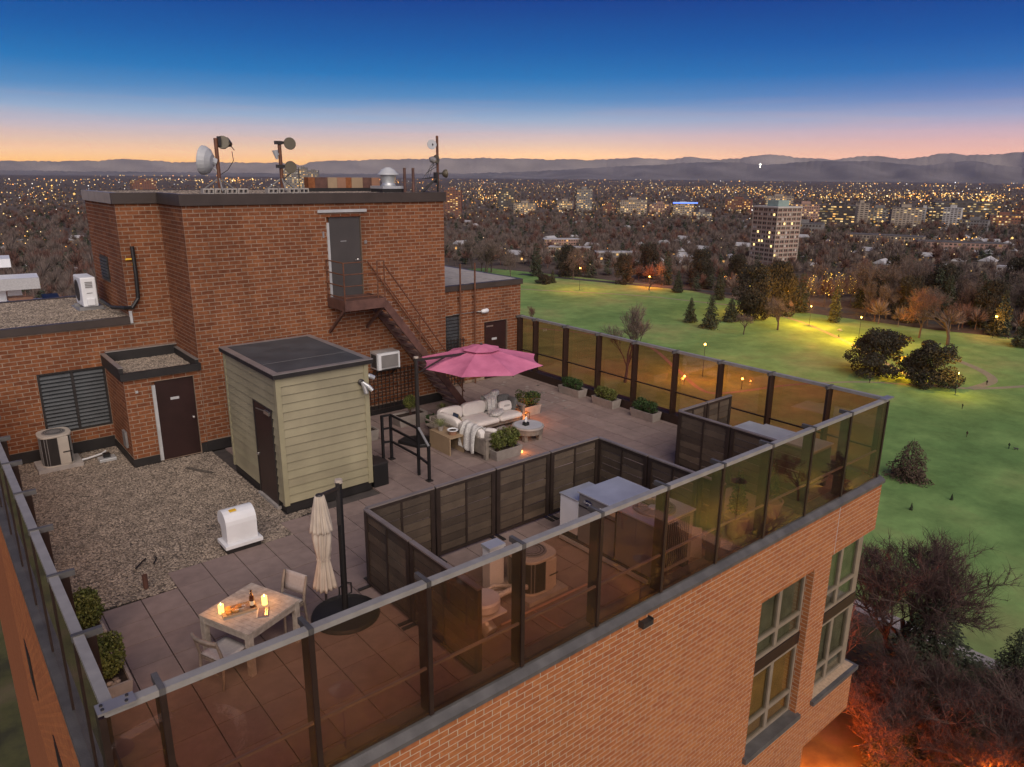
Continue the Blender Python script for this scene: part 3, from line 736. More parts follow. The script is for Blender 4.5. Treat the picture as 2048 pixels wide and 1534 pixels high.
wl = thing('wall_lamp', 'white bulkhead lamp on a thin conduit above the right wing wall', 'lamp', (14.84, RY, 2.55))
MB().tube([(13.55,RY-.03,2.55),(14.6,RY-.03,2.55)], .014, 6).build('conduit', MT['grey_metal'], wl)
mb = MB(); mb.tube([(14.6,RY-.03,2.55),(14.66,RY-.08,2.55),(14.72,RY-.10,2.55)], .03, 8); mb.build('bracket', MT['grey_metal'], wl)
mb = MB(); mb.tube([(14.72,RY-.1,2.55),(14.78,RY-.1,2.55),(14.98,RY-.1,2.56),(15.02,RY-.1,2.56)], [.04,.075,.08,.05], 10); mb.build('shade', MT['white'], wl, smooth=True)

vp = thing('vent_pipe', 'left one of two tall rusty pipes in front of the right wing', 'pipe', (13.78, 13.3, 0), 'tall rusty pipes')
MB().tube([(13.78,13.3,0),(13.78,13.3,4.28)], .03, 8).build('pipe', MT['rustrail'], vp)
MB().box(13.74,13.31,3.1,13.82,RY-.006,3.14).build('clip', MT['rustrail'], vp)
copy_tree(vp, (14.40, 13.3, 0), 0, 'right one of two tall rusty pipes in front of the right wing')

# ------------------------------------------------------------------ steel fire stair
LZ, LY = 3.78, 11.27
fs = thing('fire_stair', 'brown steel fire stair and landing below the high charcoal door', 'stair', (10, 11.8, 0))
mb = MB(); mb.box(8.45, LY, LZ-.26, 9.74, LY+.05, LZ+.02); mb.box(8.45, LY+.05, LZ-.26, 8.50, PY-.006, LZ+.02); mb.box(9.69, LY+.05, LZ-.26, 9.74, PY-.006, LZ+.02); mb.box(8.50, LY+.05, LZ-.03, 9.69, PY-.006, LZ); mb.build('landing', MT['rust'], fs)
mb = MB(); mb.bar((8.47,LY+.1,LZ-.26),(8.47,PY-.01,LZ-1.0),.07); mb.bar((9.66,LY+.1,LZ-.26),(9.66,PY-.01,LZ-1.0),.07); mb.build('bracket', MT['rust'], fs)
def rail(pts, r=.022, name='rail', mat='rustrail'): return MB().tube(pts, r, 7).build(name, MT[mat], fs)
for x, y in ((8.47,PY-.03),(8.47,LY+.03),(9.50,LY+.03),(9.72,LY+.03)): rail([(x,y,LZ),(x,y,LZ+1.07)], .02, 'post')
for h in (.10,.42,.74,1.06):
    rail([(8.47,PY-.03,LZ+h),(8.47,LY+.03,LZ+h)], .017)
    if h > .2: rail([(8.47,LY+.03,LZ+h),(9.1 if h>1 else 9.50,LY+.03,LZ+h)], .015)
    if h > .8: rail([(9.50,LY+.03,LZ+h),(9.72,LY+.03,LZ+h)], .017)
rail([(8.47,LY+.03,LZ+.1),(9.72,LY+.03,LZ+.1)], .015)
SX0, SX1 = 9.72, 12.42
n = 15
for s, y in (('o', LY+.02), ('i', PY-.12)):
    MB().bar((SX0-.03,y,LZ-.14),(SX1,y,.10),.05,.21).build('stringer', MT['rust'], fs)
for k in range(n):
    t = (k+.6)/n; x = SX0+(SX1-SX0)*t; z = LZ*(1-t)
    MB().box(x-.13, LY+.05, z-.02, x+.13, PY-.15, z+.02).build('tread', MT['rust_lt'], fs)
for y, hs in ((LY+.03, (1.0, .52)), (PY-.10, (1.0,))):
    for h in hs: rail([(SX0,y,LZ+h-.05),(SX1+.05,y,.0+h-.02)], .022 if h > .9 else .016)
    for t in (.42, .99): 
        x = SX0+(SX1-SX0)*t; rail([(x,y,LZ*(1-t)-.05 if t < .9 else 0),(x,y,LZ*(1-t)+1.0-.05)], .02, 'post')

# ------------------------------------------------------------------ clad shed
sx0, sx1, sy0, sy1, sz0, sz1 = 4.85, 7.0, 7.45, 10.6, .20, 3.06
shed = thing('roof_shed', 'olive clapboard roof shed with dark flat roof and maroon door', 'shed', (5.9, 9, 0))
MB().box(sx0+.03, sy0+.03, -.02, sx1-.03, sy1-.03, .20).build('plinth', MT['tar'], shed)
MB().box(sx0+.05, sy0+.05, .20, sx1-.05, sy1-.05, 3.05).build('wall', MT['screen_frame'], shed)  # dark backing: shadow lines between the siding boards are put into its colour
nb = 15; hb = (sz1-sz0-.02)/nb
def board(p, q, nrm, z):
    p = Vector(p); q = Vector(q); nn = Vector(nrm)
    m1 = MB(); o0, o1 = nn*.052, nn*.026; ht = hb-.013
    vs = [p+Vector((0,0,z)), q+Vector((0,0,z)), q+Vector((0,0,z+ht)), p+Vector((0,0,z+ht)),
          p+o0+Vector((0,0,z)), q+o0+Vector((0,0,z)), q+o1+Vector((0,0,z+ht)), p+o1+Vector((0,0,z+ht))]
    m1.add(vs, [(4,5,6,7),(0,1,5,4),(3,7,6,2),(0,4,7,3),(1,2,6,5)]); m1.build('siding_board', MT['siding'], shed)
DY0, DY1, DZ1 = 7.83, 8.83, 2.30
for k in range(nb):
    z = sz0+.015+k*hb
    board((sx0+.09,sy0+.045,0),(sx1-.09,sy0+.045,0),nY,z)
    if z < DZ1-.02:
        board((sx0+.045,sy1-.05,0),(sx0+.045,DY1+.04,0),nX,z); board((sx0+.045,DY0-.04,0),(sx0+.045,sy0+.09,0),nX,z)
    else: board((sx0+.045,sy1-.05,0),(sx0+.045,sy0+.09,0),nX,z)
for a, b in ((sx0,sy0),(sx1-.1,sy0)): MB().box(a-.012, b-.012, .17, a+.10, b+.09, 3.06).build('corner_trim', MT['shed_trim'], shed)
MB().box(sx0-.012, sy1-.08, .17, sx0+.06, sy1, 3.06).build('corner_trim', MT['shed_trim'], shed)
d = MB().box(sx0+.0, DY0, .06, sx0+.04, DY1, DZ1-.04).build('door', MT['door_dark'], shed)
MB().tube([(sx0-.005,DY1-.08,1.03),(sx0-.06,DY1-.08,1.03),(sx0-.06,DY1-.19,1.03)], .014, 7).build('handle', MT['chrome'], d)
mb = MB(); mb.box(sx0-.05,DY0+.05,DZ1-.16,sx0-.002,DY0+.32,DZ1-.08); mb.bar((sx0-.04,DY0+.3,DZ1-.10),(sx0-.10,DY0+.62,DZ1-.10),.018); mb.build('door_closer', MT['chrome'], d)
mb = MB(); mb.box(sx0-.014,DY1,.06,sx0+.03,DY1+.035,DZ1); mb.box(sx0-.014,DY0-.035,.06,sx0+.03,DY0,DZ1); mb.box(sx0-.014,DY0,DZ1-.035,sx0+.03,DY1,DZ1); mb.build('door_frame', MT['dark'], shed)
MB().box(sx0-.06, DY0-.06, -.01, sx0+.03, DY1+.06, .055).build('threshold', MT['concrete'], shed)
r = MB().box(sx0-.07, sy0-.07, 3.06, sx1+.10, sy1+.06, 3.15).build('roof', MT['tar'], shed)
MB().box(sx0+.08, sy0+.07, 3.151, sx1-.04, sy1-.08, 3.166).build('membrane', MT['membrane'], r)
mb = MB(); mb.box(sx0-.075,sy0-.075,3.151,sx1+.105,sy0+.068,3.168); mb.box(sx0-.075,sy1-.078,3.151,sx1+.105,sy1+.065,3.168); mb.box(sx0-.075,sy0+.068,3.151,sx0+.078,sy1-.078,3.168); mb.box(sx1-.038,sy0+.068,3.151,sx1+.105,sy1-.078,3.168); mb.build('roof_edging', MT['flash'], r)
MB().box(sx0+.10, 8.35, 3.167, sx1-.06, 8.362, 3.17).build('seam', MT['grey_metal'], r)
fl = thing('flood_lamp', 'grey twin flood lamp on the upper corner of the olive shed', 'lamp', (6.85, 7.35, 2.62))
MB().lathe((6.80,sy0-.01,2.66), [(.075,0),(.075,.03),(.04,.05)], 12, axis=(0,-1,0)).build('wall_plate', MT['dark'], fl)
MB().tube([(6.80,sy0-.05,2.66),(6.82,sy0-.14,2.55),(6.83,sy0-.2,2.42)], [.03,.05,.055], 10).build('lamp_head', MT['grey_metal'], fl)
MB().tube([(6.82,sy0-.06,2.66),(6.92,sy0-.15,2.56),(6.98,sy0-.20,2.47)], [.03,.05,.045], 10).build('lamp_head', MT['white_metal'], fl)
MB().tube([(7.02,7.62,2.75),(7.10,7.60,2.72),(7.22,7.58,2.66)], [.03,.055,.05], 10).build('lamp_head', MT['white_metal'], fl)
bx = thing('bin', 'black square bin beside the right end of the olive shed', 'bin', (7.2, 7.7, 0))
MB().box(7.03,7.45,.0,7.42,7.95,.55).build('body', MT['black'], bx, bevel=.01)
MB().box(7.02,7.44,.552,7.43,7.96,.585).build('lid', MT['dark'], bx, bevel=.008)
# ------------------------------------------------------------------ glass wind screens round the terrace
def railing(label, cuts, end, axis, line, inward, first=0.0, group='glass wind screens round the terrace'):
    loc = (8.3, .1, .2) if axis == 'x' else (line, 7, .2)
    th = thing('glass_railing', label, 'railing', loc, group)
    def bx(a0, a1, d0, d1, z0, z1):
        m = MB(); l0, l1 = line+inward*d0, line+inward*d1
        return m.box(a0, l0, z0, a1, l1, z1) if axis == 'x' else m.box(l0, a0, z0, l1, a1, z1)
    for c in cuts: bx(c-.032, c+.032, .03, .26, .205, 2.135).build('post', MT['bronze'], th)
    for c in cuts[1:-1] if axis == 'x' else cuts:
        bx(c-.03, c+.03, .02, .33, 2.136, 2.215).build('cap_tab', MT['coping'], th)
    for a, b in zip([first]+cuts, cuts+[end]):
        if b-a < .2: continue
        bx(a+.02, b-.02, .035, .145, 2.128, 2.20).build('top_rail', MT['rail'], th)
        bx(a+.034, b-.034, .045, .057, .215, 2.127).build('glass_pane', MT['glass_far'] if label.startswith('far') else MT['glass'], th)
        bx(a+.034, b-.034, .075, .11, .90, .935).build('mid_rail', MT['bronze'] if axis == 'y' else MT['grey_metal'], th)  # front mid rails paler grey: their reflection is put into the colour
        bx(a+.034, b-.034, .062, .10, .206, .25).build('bottom_rail', MT['dark'], th)
    return th
fx = [.04, .58] + [2.16+1.585*k for k in range(9)] + [16.62]
fr = railing('front glass wind screen above the long brick facade', fx, 16.62, 'x', 0.02, 1, .04)
yl = [1.59+1.6*k for k in range(8)]
lr = railing('left glass wind screen beside the gravel roof', yl, 14.1, 'y', 0.02, 1, .18)
yf = [.12, 1.47] + [3.07+1.575*k for k in range(7)] + [13.40]
far = railing('far glass wind screen facing the park lawn', yf, 13.40, 'y', 16.70, -1, .12)
MB().box(0,.0,2.205,.34,.17,2.23).build('corner_plate', MT['flash'], fr)
mb = MB(); [mb.lathe((x,y,2.23), [(.016,0),(.016,.016)], 6) for x, y in ((.05,.05),(.05,.12),(.26,.05),(.28,.13))]; mb.build('bolts', MT['dark'], fr)
MB().box(16.35,.0,2.205,16.74,.17,2.23).build('corner_plate', MT['flash'], fr)

# ------------------------------------------------------------------ slatted screens round the air handlers
def screen(label, pts, splits, h=1.52):
    """pts: polyline; splits: parameter lists of panel ends"""
    th = thing('privacy_screen', label, 'screen', (pts[0][0], pts[0][1], 0), 'slatted privacy screens')
    for (p, q), sp in zip(zip(pts, pts[1:]), splits):
        p = Vector((*p, 0)); q = Vector((*q, 0)); d = (q-p); Ln = d.length; d.normalize(); nrm = Vector((-d.y, d.x, 0))
        cuts = [0]+sp+[Ln]
        for a, b in zip(cuts, cuts[1:]):
            a2, b2 = a+.02, b-.02
            P = lambda u, z, o=0: p + d*u + Vector((0,0,z)) + nrm*o
            m = MB()
            m.bar(P(a2+.045,.06), P(a2+.045,h-.03), .09, .07, nrm); m.bar(P(b2-.045,.06), P(b2-.045,h-.03), .09, .07, nrm)
            m.bar(P((a2+b2)/2,.12), P((a2+b2)/2,h-.07), .045, .05, nrm)
            m.bar(P(a2+.09,.09), P(b2-.09,.09), .06, .06); m.bar(P(a2+.09,h-.06), P(b2-.09,h-.06), .06, .06)
            f = m.build('screen_panel', MT['screen_frame'], th)
            MB().bar(P(a2,h-.014), P(b2,h-.014), .085, .028).build('cap_strip', MT['screen_top'], f)
            nb_ = 8; hb_ = (h-.21)/nb_
            for u0, u1 in ((a2+.09,(a2+b2)/2-.023), ((a2+b2)/2+.023,b2-.09)):
                for k in range(nb_):
                    z = .12+k*hb_+hb_/2; o = rnd.uniform(-.006,.006)
                    MB().bar(P(u0,z,o), P(u1,z+rnd.uniform(-.006,.006),o), .022, hb_-.015).build('screen_board', MT['screen_board'], f)
            for u in (a2+.045, b2-.045):
                MB().bar(P(u,.012,-.24), P(u,.012,.24), .07, .024).build('foot', MT['dark'], f)
    return th
s1 = screen('dark slatted screen enclosing the air handler with the oval badge', [(4.83,.40),(4.83,3.76),(10.72,3.76),(10.72,.40)], [[1.86],[1.46,2.92,4.40],[1.46,2.75]])
s2 = screen('dark slatted screen in the far front corner by the park side glass', [(15.95,3.84),(13.70,3.84),(13.70,.40)], [[1.12],[1.53]])

# ------------------------------------------------------------------ air handling units
def text_mesh(name, body, size, loc, rot, mat, parent, extr=.002):
    cu = bpy.data.curves.new(name, 'FONT'); cu.body = body; cu.size = size; cu.align_x = 'CENTER'; cu.align_y = 'CENTER'; cu.extrude = extr
    o = bpy.data.objects.new(name, cu); me = bpy.data.meshes.new_from_object(o); bpy.data.objects.remove(o)
    me.transform(Matrix.Translation(Vector(loc) - WL[parent.name]) @ rot.to_4x4())
    return finish(me, name, mat, parent)
FACE_NX = Matrix(((0,0,-1),(-1,0,0),(0,1,0)))      # text read while looking along +x
FACE_NY = Matrix(((1,0,0),(0,0,-1),(0,1,0)))       # text read while looking along +y
u1 = thing('air_handler', 'grey packaged air handler with dark oval badge inside the long slatted screen', 'air conditioner', (9.3, 1.6, 0))
b = MB().box(8.78, .50, .16, 9.90, 2.40, 1.18).build('casing', MT['grey_metal'], u1, bevel=.008)
MB().box(8.75, .47, 1.182, 9.93, 2.43, 1.215).build('top_panel', MT['white_metal'], u1, bevel=.006)
MB().box(8.80, 2.44, .22, 9.62, 2.95, .96).build('side_casing', MT['white'], u1, bevel=.008)
MB().box(8.78, 2.437, .962, 9.64, 2.97, .99).build('side_lid', MT['white_metal'], u1, bevel=.005)
mb = MB(); mb.box(8.76, .52, .0, 8.86, 2.9, .158); mb.box(9.78, .52, .0, 9.88, 2.9, .158); mb.box(8.79,2.46,.16,9.6,2.9,.218); mb.build('curb', MT['dark'], u1)
MB().box(8.70, .55, .05, 8.757, 2.85, .11).build('skirt', MT['white_metal'], u1)
MB().lathe((9.33,.98,1.216), [(.40,0),(.40,.035),(.36,.04),(.35,.012),(.34,.012)], 28).build('fan_ring', MT['grey_metal'], u1, smooth=False)
f = MB().lathe((9.33,.98,1.220), [(.11,0),(.11,.02),(.06,.035)], 14).build('fan_hub', MT['white_metal'], u1)
mb = MB()
for r in (.16,.21,.26,.31): mb.tube([(9.33+r*cos(a*pi/12), .98+r*sin(a*pi/12), 1.236) for a in range(25)], .005, 4, False)
for k in range(8): mb.bar((9.33+.1*cos(k*pi/4),.98+.1*sin(k*pi/4),1.236),(9.33+.36*cos(k*pi/4),.98+.36*sin(k*pi/4),1.24),.01)
mb.build('fan_grille', MT['dark'], f)
MB().lathe((9.33,.98,1.2165), [(.345,0),(.345,.006)], 28).build('fan_well', MT['black'], f)
mb = MB(); mb.box(8.755,1.40,.20,8.777,1.412,1.16); mb.box(8.755,1.98,.2,8.777,1.992,.93); mb.box(8.755,1.42,.92,8.777,2.39,.935); mb.build('panel_seam', MT['dark'], b)
mb = MB()
for k in range(14): mb.box(9.902, .56+k*.055, .3, 9.915, .58+k*.055, 1.1)
for k in range(16): mb.box(8.84+k*.06, .478, .26, 8.86+k*.06, .4985, 1.12)
mb.build('coil_guard', MT['dark'], b)
bd = MB().lathe((8.765, 2.13, 1.06), [(.05,0),(.05,.02)], 24, axis=(-1,0,0)).build('badge', MT['logo_blue'], u1)
for v in bd.data.vertices: v.co.y = (v.co.y+WL[bd.name].y-2.13)*2.1 + 2.13 - WL[bd.name].y
text_mesh('lettering', 'Carrier', .066, (8.741, 2.13, 1.06), FACE_NX, MT['white'], bd)
MB().box(8.765, 1.78, 1.03, 8.778, 1.83, 1.06).build('small_label', MT['white'], u1)
MB().box(8.765, 1.43, 1.02, 8.778, 1.62, 1.10).build('spec_label', MT['paper'], u1)

u2 = thing('air_handler', 'grey packaged air handler in the far front corner of the terrace', 'air conditioner', (15.2, 1.9, 0))
b = MB().box(14.75, .80, .14, 15.65, 2.55, 1.06).build('casing', MT['grey_metal'], u2, bevel=.008)
MB().box(14.72, .77, 1.062, 15.68, 2.58, 1.09).build('top_panel', MT['white_metal'], u2, bevel=.006)
MB().box(14.77, 2.59, .2, 15.6, 3.0, 1.03).build('side_casing', MT['grey_metal'], u2, bevel=.006)
MB().box(14.74, 2.585, 1.032, 15.63, 3.03, 1.058).build('side_lid', MT['white_metal'], u2)
mb = MB(); mb.box(14.77,.82,0,14.87,2.95,.138); mb.box(15.53,.82,0,15.63,2.95,.138); mb.build('curb', MT['dark'], u2)
mb = MB(); [mb.box(14.80+k*.06, .778, .24, 14.82+k*.06, .7985, 1.0) for k in range(14)]; mb.build('coil_guard', MT['dark'], b)
mb = MB(); mb.box(14.73,.95,.9,14.748,1.35,.93); mb.box(14.73,1.5,.95,14.748,1.62,.99); mb.build('label', MT['white'], b)

def condenser(loc, label, r=.36, h=.66, beige=True):
    c = thing('condenser', label, 'air conditioner', loc)
    x, y, z = loc
    def sq(k): return [(x+k*(abs(cos(t))**.62)*math.copysign(1,cos(t)), y+k*(abs(sin(t))**.62)*math.copysign(1,sin(t))) for t in [2*pi*i/28+.01 for i in range(28)]]
    MB().prism(sq(r*.96), z, z+h-.02).build('coil', MT['dark'], c)
    mb = MB()
    for k in range(20):
        px_, py_ = sq(r*.965)[(k*28)//20]; mb.box(px_-.006,py_-.006,z+.04,px_+.006,py_+.006,z+h-.03)
    mb.build('coil_guard', MT['grey_metal'], c)
    cap = MB().prism(sq(r*1.02), z+h-.055, z+h).build('top_cap', MT['beige'], c, bevel=.012)
    MB().prism(sq(r*1.01), z, z+.035).build('base_pan', MT['beige'], c)
    MB().lathe((x,y,z+h+.001), [(r*.72,0),(r*.72,.012),(r*.66,.014),(.001,.03)], 24, cap=False).build('fan_guard', MT['grey_metal'], cap)
    mb = MB()
    for rr in (.3,.45,.6): mb.tube([(x+r*rr*cos(a*pi/12), y+r*rr*sin(a*pi/12), z+h+.02) for a in range(25)], .006, 4, False)
    mb.build('fan_grille', MT['black'], cap)
    pn = sq(r*1.0)
    MB().box(x+.02, y-r*1.0, z+.036, x+r*.70, y-r*.9, z+h-.056).build('service_panel', MT['beige'], c, bevel=.01)
    MB().box(x+.10, y-r*1.012, z+h*.42, x+.30, y-r*1.0-.001, z+h*.46).build('panel_slot', MT['dark'], c)
    return c
cl = condenser((1.50, 13.70, .08), 'old beige condenser below the wide louvre on the gravel roof', .36, .80)
MB().box(1.02, 13.30, -.02, 2.0, 14.1, .078).build('pad', MT['concrete'], cl)
cr = condenser((7.07, 1.86, .08), 'beige round condenser behind the front glass inside the slatted screen', .38, .66)
MB().box(6.62, 1.37, .0, 7.53, 2.30, .078).build('pad', MT['concrete'], cr)
MB().box(6.40, 2.2, .0, 6.72, 2.42, .80).build('disconnect_box', MT['white'], cr, bevel=.008)
MB().box(6.38, 2.18, .802, 6.74, 2.44, .86).build('box_lid', MT['white_metal'], cr)
mb = MB(); mb.tube([(6.75,1.6,.25),(6.5,1.65,.3),(6.2,1.75,.2),(6.0,1.6,.12),(5.8,1.75,.15)], .05, 7); mb.tube([(6.75,1.75,.2),(6.45,1.85,.12),(6.1,1.9,.22),(5.85,1.95,.25)], .045, 7); mb.tube([(6.7,1.9,.15),(6.3,2.0,.25),(5.95,1.85,.3)], .035, 7); mb.build('lagged_pipes', MT['throw'], cr, smooth=True)
MB().tube([(5.9,1.95,.0),(5.9,1.95,.42)], .05, 9).build('stub', MT['white'], cr)
hz = thing('hose', 'thin pinkish hose looping across the pavers behind the front glass', 'hose', (6.6, .9, 0))
MB().tube([(6.60,1.31,.02),(6.61,.95,.02),(6.62,.62,.02),(6.70,.47,.02),(6.84,.43,.02),(7.05,.45,.02),(7.5,.7,.02)], .014, 6).build('tube', MT['copper'], hz)
rl = thing('pipe_run', 'straight pale pipe along the pavers beside the round condenser', 'pipe', (6.5, 1.2, 0))
MB().tube([(5.9,1.26,.03),(7.9,1.26,.03)], .022, 7).build('pipe', MT['copper'], rl)
mv = thing('roof_vent', 'white mushroom roof vent behind the front glass', 'vent', (5.55, 1.3, 0))
MB().lathe((5.55,1.3,.50), [(.27,0),(.285,.02),(.285,.14),(.265,.17),(.001,.19)], 28, cap=False).build('cap', MT['white'], mv, smooth=False)
MB().box(5.27,1.02,.42,5.83,1.58,.455).build('plate', MT['white'], mv)
MB().lathe((5.55,1.3,.455), [(.2,0),(.2,.05)], 20).build('neck', MT['grey_metal'], mv)
MB().tube([(5.55,1.3,.42),(5.55,1.3,.26),(5.57,1.22,.16),(5.58,1.12,.10)], .13, 14).build('duct', MT['white_metal'], mv)
MB().box(5.4,1.15,0,5.7,1.45,.05).build('base', MT['dark'], mv)
fb = thing('folded_board', 'bent white board leaning beside the air handler behind the front glass', 'board', (10.2, .7, 0))
mb = MB(); mb.add([(10.05,.9,0),(10.35,.55,0),(10.35,.6,.62),(10.0,1.0,.66),(10.08,.92,0),(10.38,.57,0),(10.38,.62,.62),(10.03,1.02,.66)], [(0,1,2,3),(7,6,5,4),(0,4,5,1),(1,5,6,2),(2,6,7,3),(3,7,4,0)]); mb.build('board', MT['white_metal'], fb)

# wall unit, minisplit
wu = thing('window_air_conditioner', 'pale boxy air conditioner sticking out of the brick wall beside the shed', 'air conditioner', (10.1, 12.1, 1.7))
MB().box(9.72,11.93,1.50,10.50,PY-.006,2.02).build('casing', MT['white_metal'], wu, bevel=.012)
MB().box(9.86,11.915,1.56,10.44,11.928,1.93).build('grille', MT['grey_metal'], wu)
mb = MB(); mb.box(9.75,11.90,1.505,9.85,11.929,2.0); mb.box(10.44,11.90,1.505,10.49,11.929,2.0); mb.box(9.85,11.90,1.94,10.44,11.929,2.0); mb.build('front_trim', MT['white'], wu)
mb = MB(); [mb.box(9.708,11.97+k*.045,1.56,9.719,11.99+k*.045,1.96) for k in range(7)]; mb.build('side_louvres', MT['dark'], wu)
mb = MB(); mb.bar((9.8,PY-.01,1.2),(9.8,11.95,1.48),.03); mb.bar((10.4,PY-.01,1.2),(10.4,11.95,1.48),.03); mb.bar((9.7,11.95,1.48),(10.52,11.95,1.48),.03); mb.build('bracket', MT['dark'], wu)
ms = thing('outdoor_unit', 'slim white heat pump standing on the gravel of the left wing roof', 'air conditioner', (3.2, 16.6, 3.45))
b = MB().box(3.0,16.25,3.52,3.38,17.25,4.34).build('casing', MT['white'], ms, bevel=.03)
MB().lathe((2.995,16.85,3.93), [(.30,0),(.30,.012),(.27,.014),(.26,.004)], 26, axis=(-1,0,0)).build('fan_guard', MT['dark'], ms)
mb = MB(); [mb.box(3.10,16.236,4.06+k*.045,3.28,16.247,4.085+k*.045) for k in range(4)]; mb.box(3.12,16.236,3.90,3.26,16.247,3.915); mb.build('side_louvres', MT['grey_metal'], b)
MB().box(3.10,16.19,3.56,3.30,16.247,3.76).build('valve_cover', MT['white'], ms, bevel=.02)
mb = MB(); mb.box(2.9,16.3,3.44,3.5,16.4,3.518); mb.box(2.9,17.05,3.44,3.5,17.15,3.518); mb.box(2.85,16.2,3.435,3.55,17.3,3.455); mb.build('feet', MT['grey_metal'], ms)

# gooseneck hood
hd = thing('exhaust_hood', 'white gooseneck exhaust hood with a yellow tag at the gravel edge', 'vent', (3.56, 6.66, 0))
MB().box(3.24,6.45,-.02,3.90,6.86,.10).build('curb', MT['tar'], hd)
MB().box(3.20,6.41,.102,3.94,6.90,.175).build('flange', MT['white'], hd, bevel=.006)
prof = [(6.50,.176),(6.49,.56)] + [(6.74-.25*cos(a), .56+.25*sin(a)) for a in [pi*k/10 for k in range(1,9)]] + [(6.99,.60),(6.98,.50),(6.86,.47),(6.82,.40),(6.81,.176)]
MB().extr(prof, 3.27, 3.87).build('hood', MT['white'], hd, bevel=.004)
MB().box(3.40,6.60,.795,3.53,6.68,.815).build('tag', MT['yellow'], hd)
ps = thing('pipe_stub', 'short rusty pipe stub standing in the gravel', 'pipe', (1.69, 6.18, 0))
MB().lathe((1.69,6.18,-.02), [(.045,0),(.045,.27),(.035,.27),(.035,.2)], 12).build('pipe', MT['rust'], ps)
db = thing('drain_box', 'small white drain box and pipe on the gravel beside the old condenser', 'drain', (2.5, 13.4, 0))
MB().box(2.34,13.22,-.02,2.74,13.52,.06).build('tray', MT['white_metal'], db, bevel=.01)
MB().box(2.46,13.32,.061,2.62,13.46,.16).build('strainer', MT['black'], db)
MB().tube([(1.92,13.55,.05),(2.2,13.62,.05),(2.5,13.75,.05),(2.62,13.9,.05)], .025, 7).build('pipe', MT['white'], db)
for i, (q, e) in enumerate((((1.70,6.95),(1.95,7.25)), ((2.02,6.95),(2.12,7.2)))):
    st_ = thing('stick', ['longer dark stick lying on the gravel', 'shorter dark stick lying on the gravel'][i], 'stick', (*q, 0)); MB().tube([(*q,.02),((q[0]+e[0])/2+.03,(q[1]+e[1])/2,.05),(*e,.02)], .015, 5).build('twig', MT['black'], st_)
wk = thing('gravel_strip', 'thin dark strip along a crease in the gravel before the annex door', 'mat', (4.2, 11.6, 0))
MB().bar((3.95,11.5,.005),(4.35,10.75,.005),.07,.03).build('sheet', MT['gravel_bed'], wk)  # thin dark strip laid along a crease in the gravel

# ------------------------------------------------------------------ things on the penthouse roof
ZR = 6.62
def dish(parent, c, r, d, depth, mat, name='dish'):
    """parabolic drum antenna facing d"""
    return MB().lathe(c, [(r,0),(r*1.02,-.02),(r,-depth*.25),(r*.86,-depth*.6),(r*.5,-depth*.92),(.03,-depth),(.001,-depth)], 22, axis=d, cap=True).build(name, mat, parent, smooth=False)
def mast(label, x, y, h, group='antenna masts on the penthouse roof'):
    t = thing('antenna_mast', label, 'antenna', (x, y, ZR), group)
    MB().tube([(x,y,ZR),(x,y,ZR+h)], .05, 10).build('pole', MT['rustrail'], t)
    for a in (.3, 2.4, 4.5): MB().bar((x,y,ZR+.42),(x+.5*cos(a),y+.5*sin(a),ZR+.08),.035).build('leg', MT['grey_metal'], t)
    for k in range(4):
        b = MB(); bx_ = x-.56+k*.30; b.box(bx_, y-.35, ZR, bx_+.28, y-.15, ZR+.035); b.box(bx_, y-.35, ZR+.115, bx_+.28, y-.15, ZR+.15)
        for q in (0, .13, .255): b.box(bx_+q, y-.35, ZR+.035, bx_+q+.025, y-.15, ZR+.115)
        b.build('ballast_block', MT['concrete'], t)
    return t
def W2(px, py, y):  # point of the photograph at depth plane y
    d = ray_dir(px, py); t = (y-CAM.y)/d[1]; return Vector((CAM.x+d[0]*t, y, CAM.z+d[2]*t))
ym = 13.6
c0 = W2(440, 372, ym); m1 = mast('antenna mast with one big pale dish, at the left of the penthouse roof', c0.x, ym, 1.42)
p = W2(410, 320, ym); dish(m1, p+Vector((-.05,.1,0)), .37, (-.75,.62,.12), .30, MT['dish'], 'big_dish')
mb = MB(); mb.tube([p+Vector((.15,0,.0)), Vector((c0.x-.05, ym, p.z-.05))], .10, 10); mb.bar(p+Vector((.1,0,-.1)), (c0.x,ym,ZR+.55), .03); mb.bar(p+Vector((.15,.1,-.1)), (c0.x,ym,ZR+.5), .03); mb.build('dish_mount', MT['dish'], m1)
p = W2(445, 284, ym); dish(m1, p, .17, (-.35,-.75,.25), .22, MT['dish_dk'])
mb = MB(); mb.box(p.x-.13,ym-.05,p.z-.1,p.x-.05,ym+.05,p.z+.14); mb.tube([p+Vector((.1,.05,0)),p+Vector((.25,.1,-.06))], [.14,.06], 10); mb.bar(p+Vector((.2,.1,-.03)),p+Vector((.33,.1,-.2)),.02); mb.build('clamp', MT['dark'], m1)
MB().tube([(c0.x+.05,ym,ZR+.5),(c0.x+.25,ym,ZR+.62),(c0.x+.42,ym,ZR+.86),(c0.x+.40,ym,ZR+1.1)], .01, 5).build('cable', MT['dark'], m1)
c1 = W2(565, 374, ym); m2 = mast('antenna mast with two small olive dishes, in the middle of the penthouse roof', c1.x, ym, 1.35)
for q in ((580, 287), (582, 334)):
    p = W2(*q, ym-.1); dish(m2, p, .165, (-.1,-.95,.1), .14, MT['dish_dk'])
    mb = MB(); mb.bar((c1.x,ym,p.z+.02),p+Vector((0,.1,.02)),.07); mb.box(c1.x-.12,ym-.07,p.z-.03,c1.x+.07,ym+.07,p.z+.06); mb.build('clamp', MT['dark'], m2)
p = W2(552, 308, ym); mb = MB(); mb.tube([p+Vector((-.02,0,.1)),p+Vector((.02,0,-.14))], [.09,.03], 9); mb.bar(p,(c1.x,ym,p.z),.05); mb.build('horn', MT['dish'], m2)
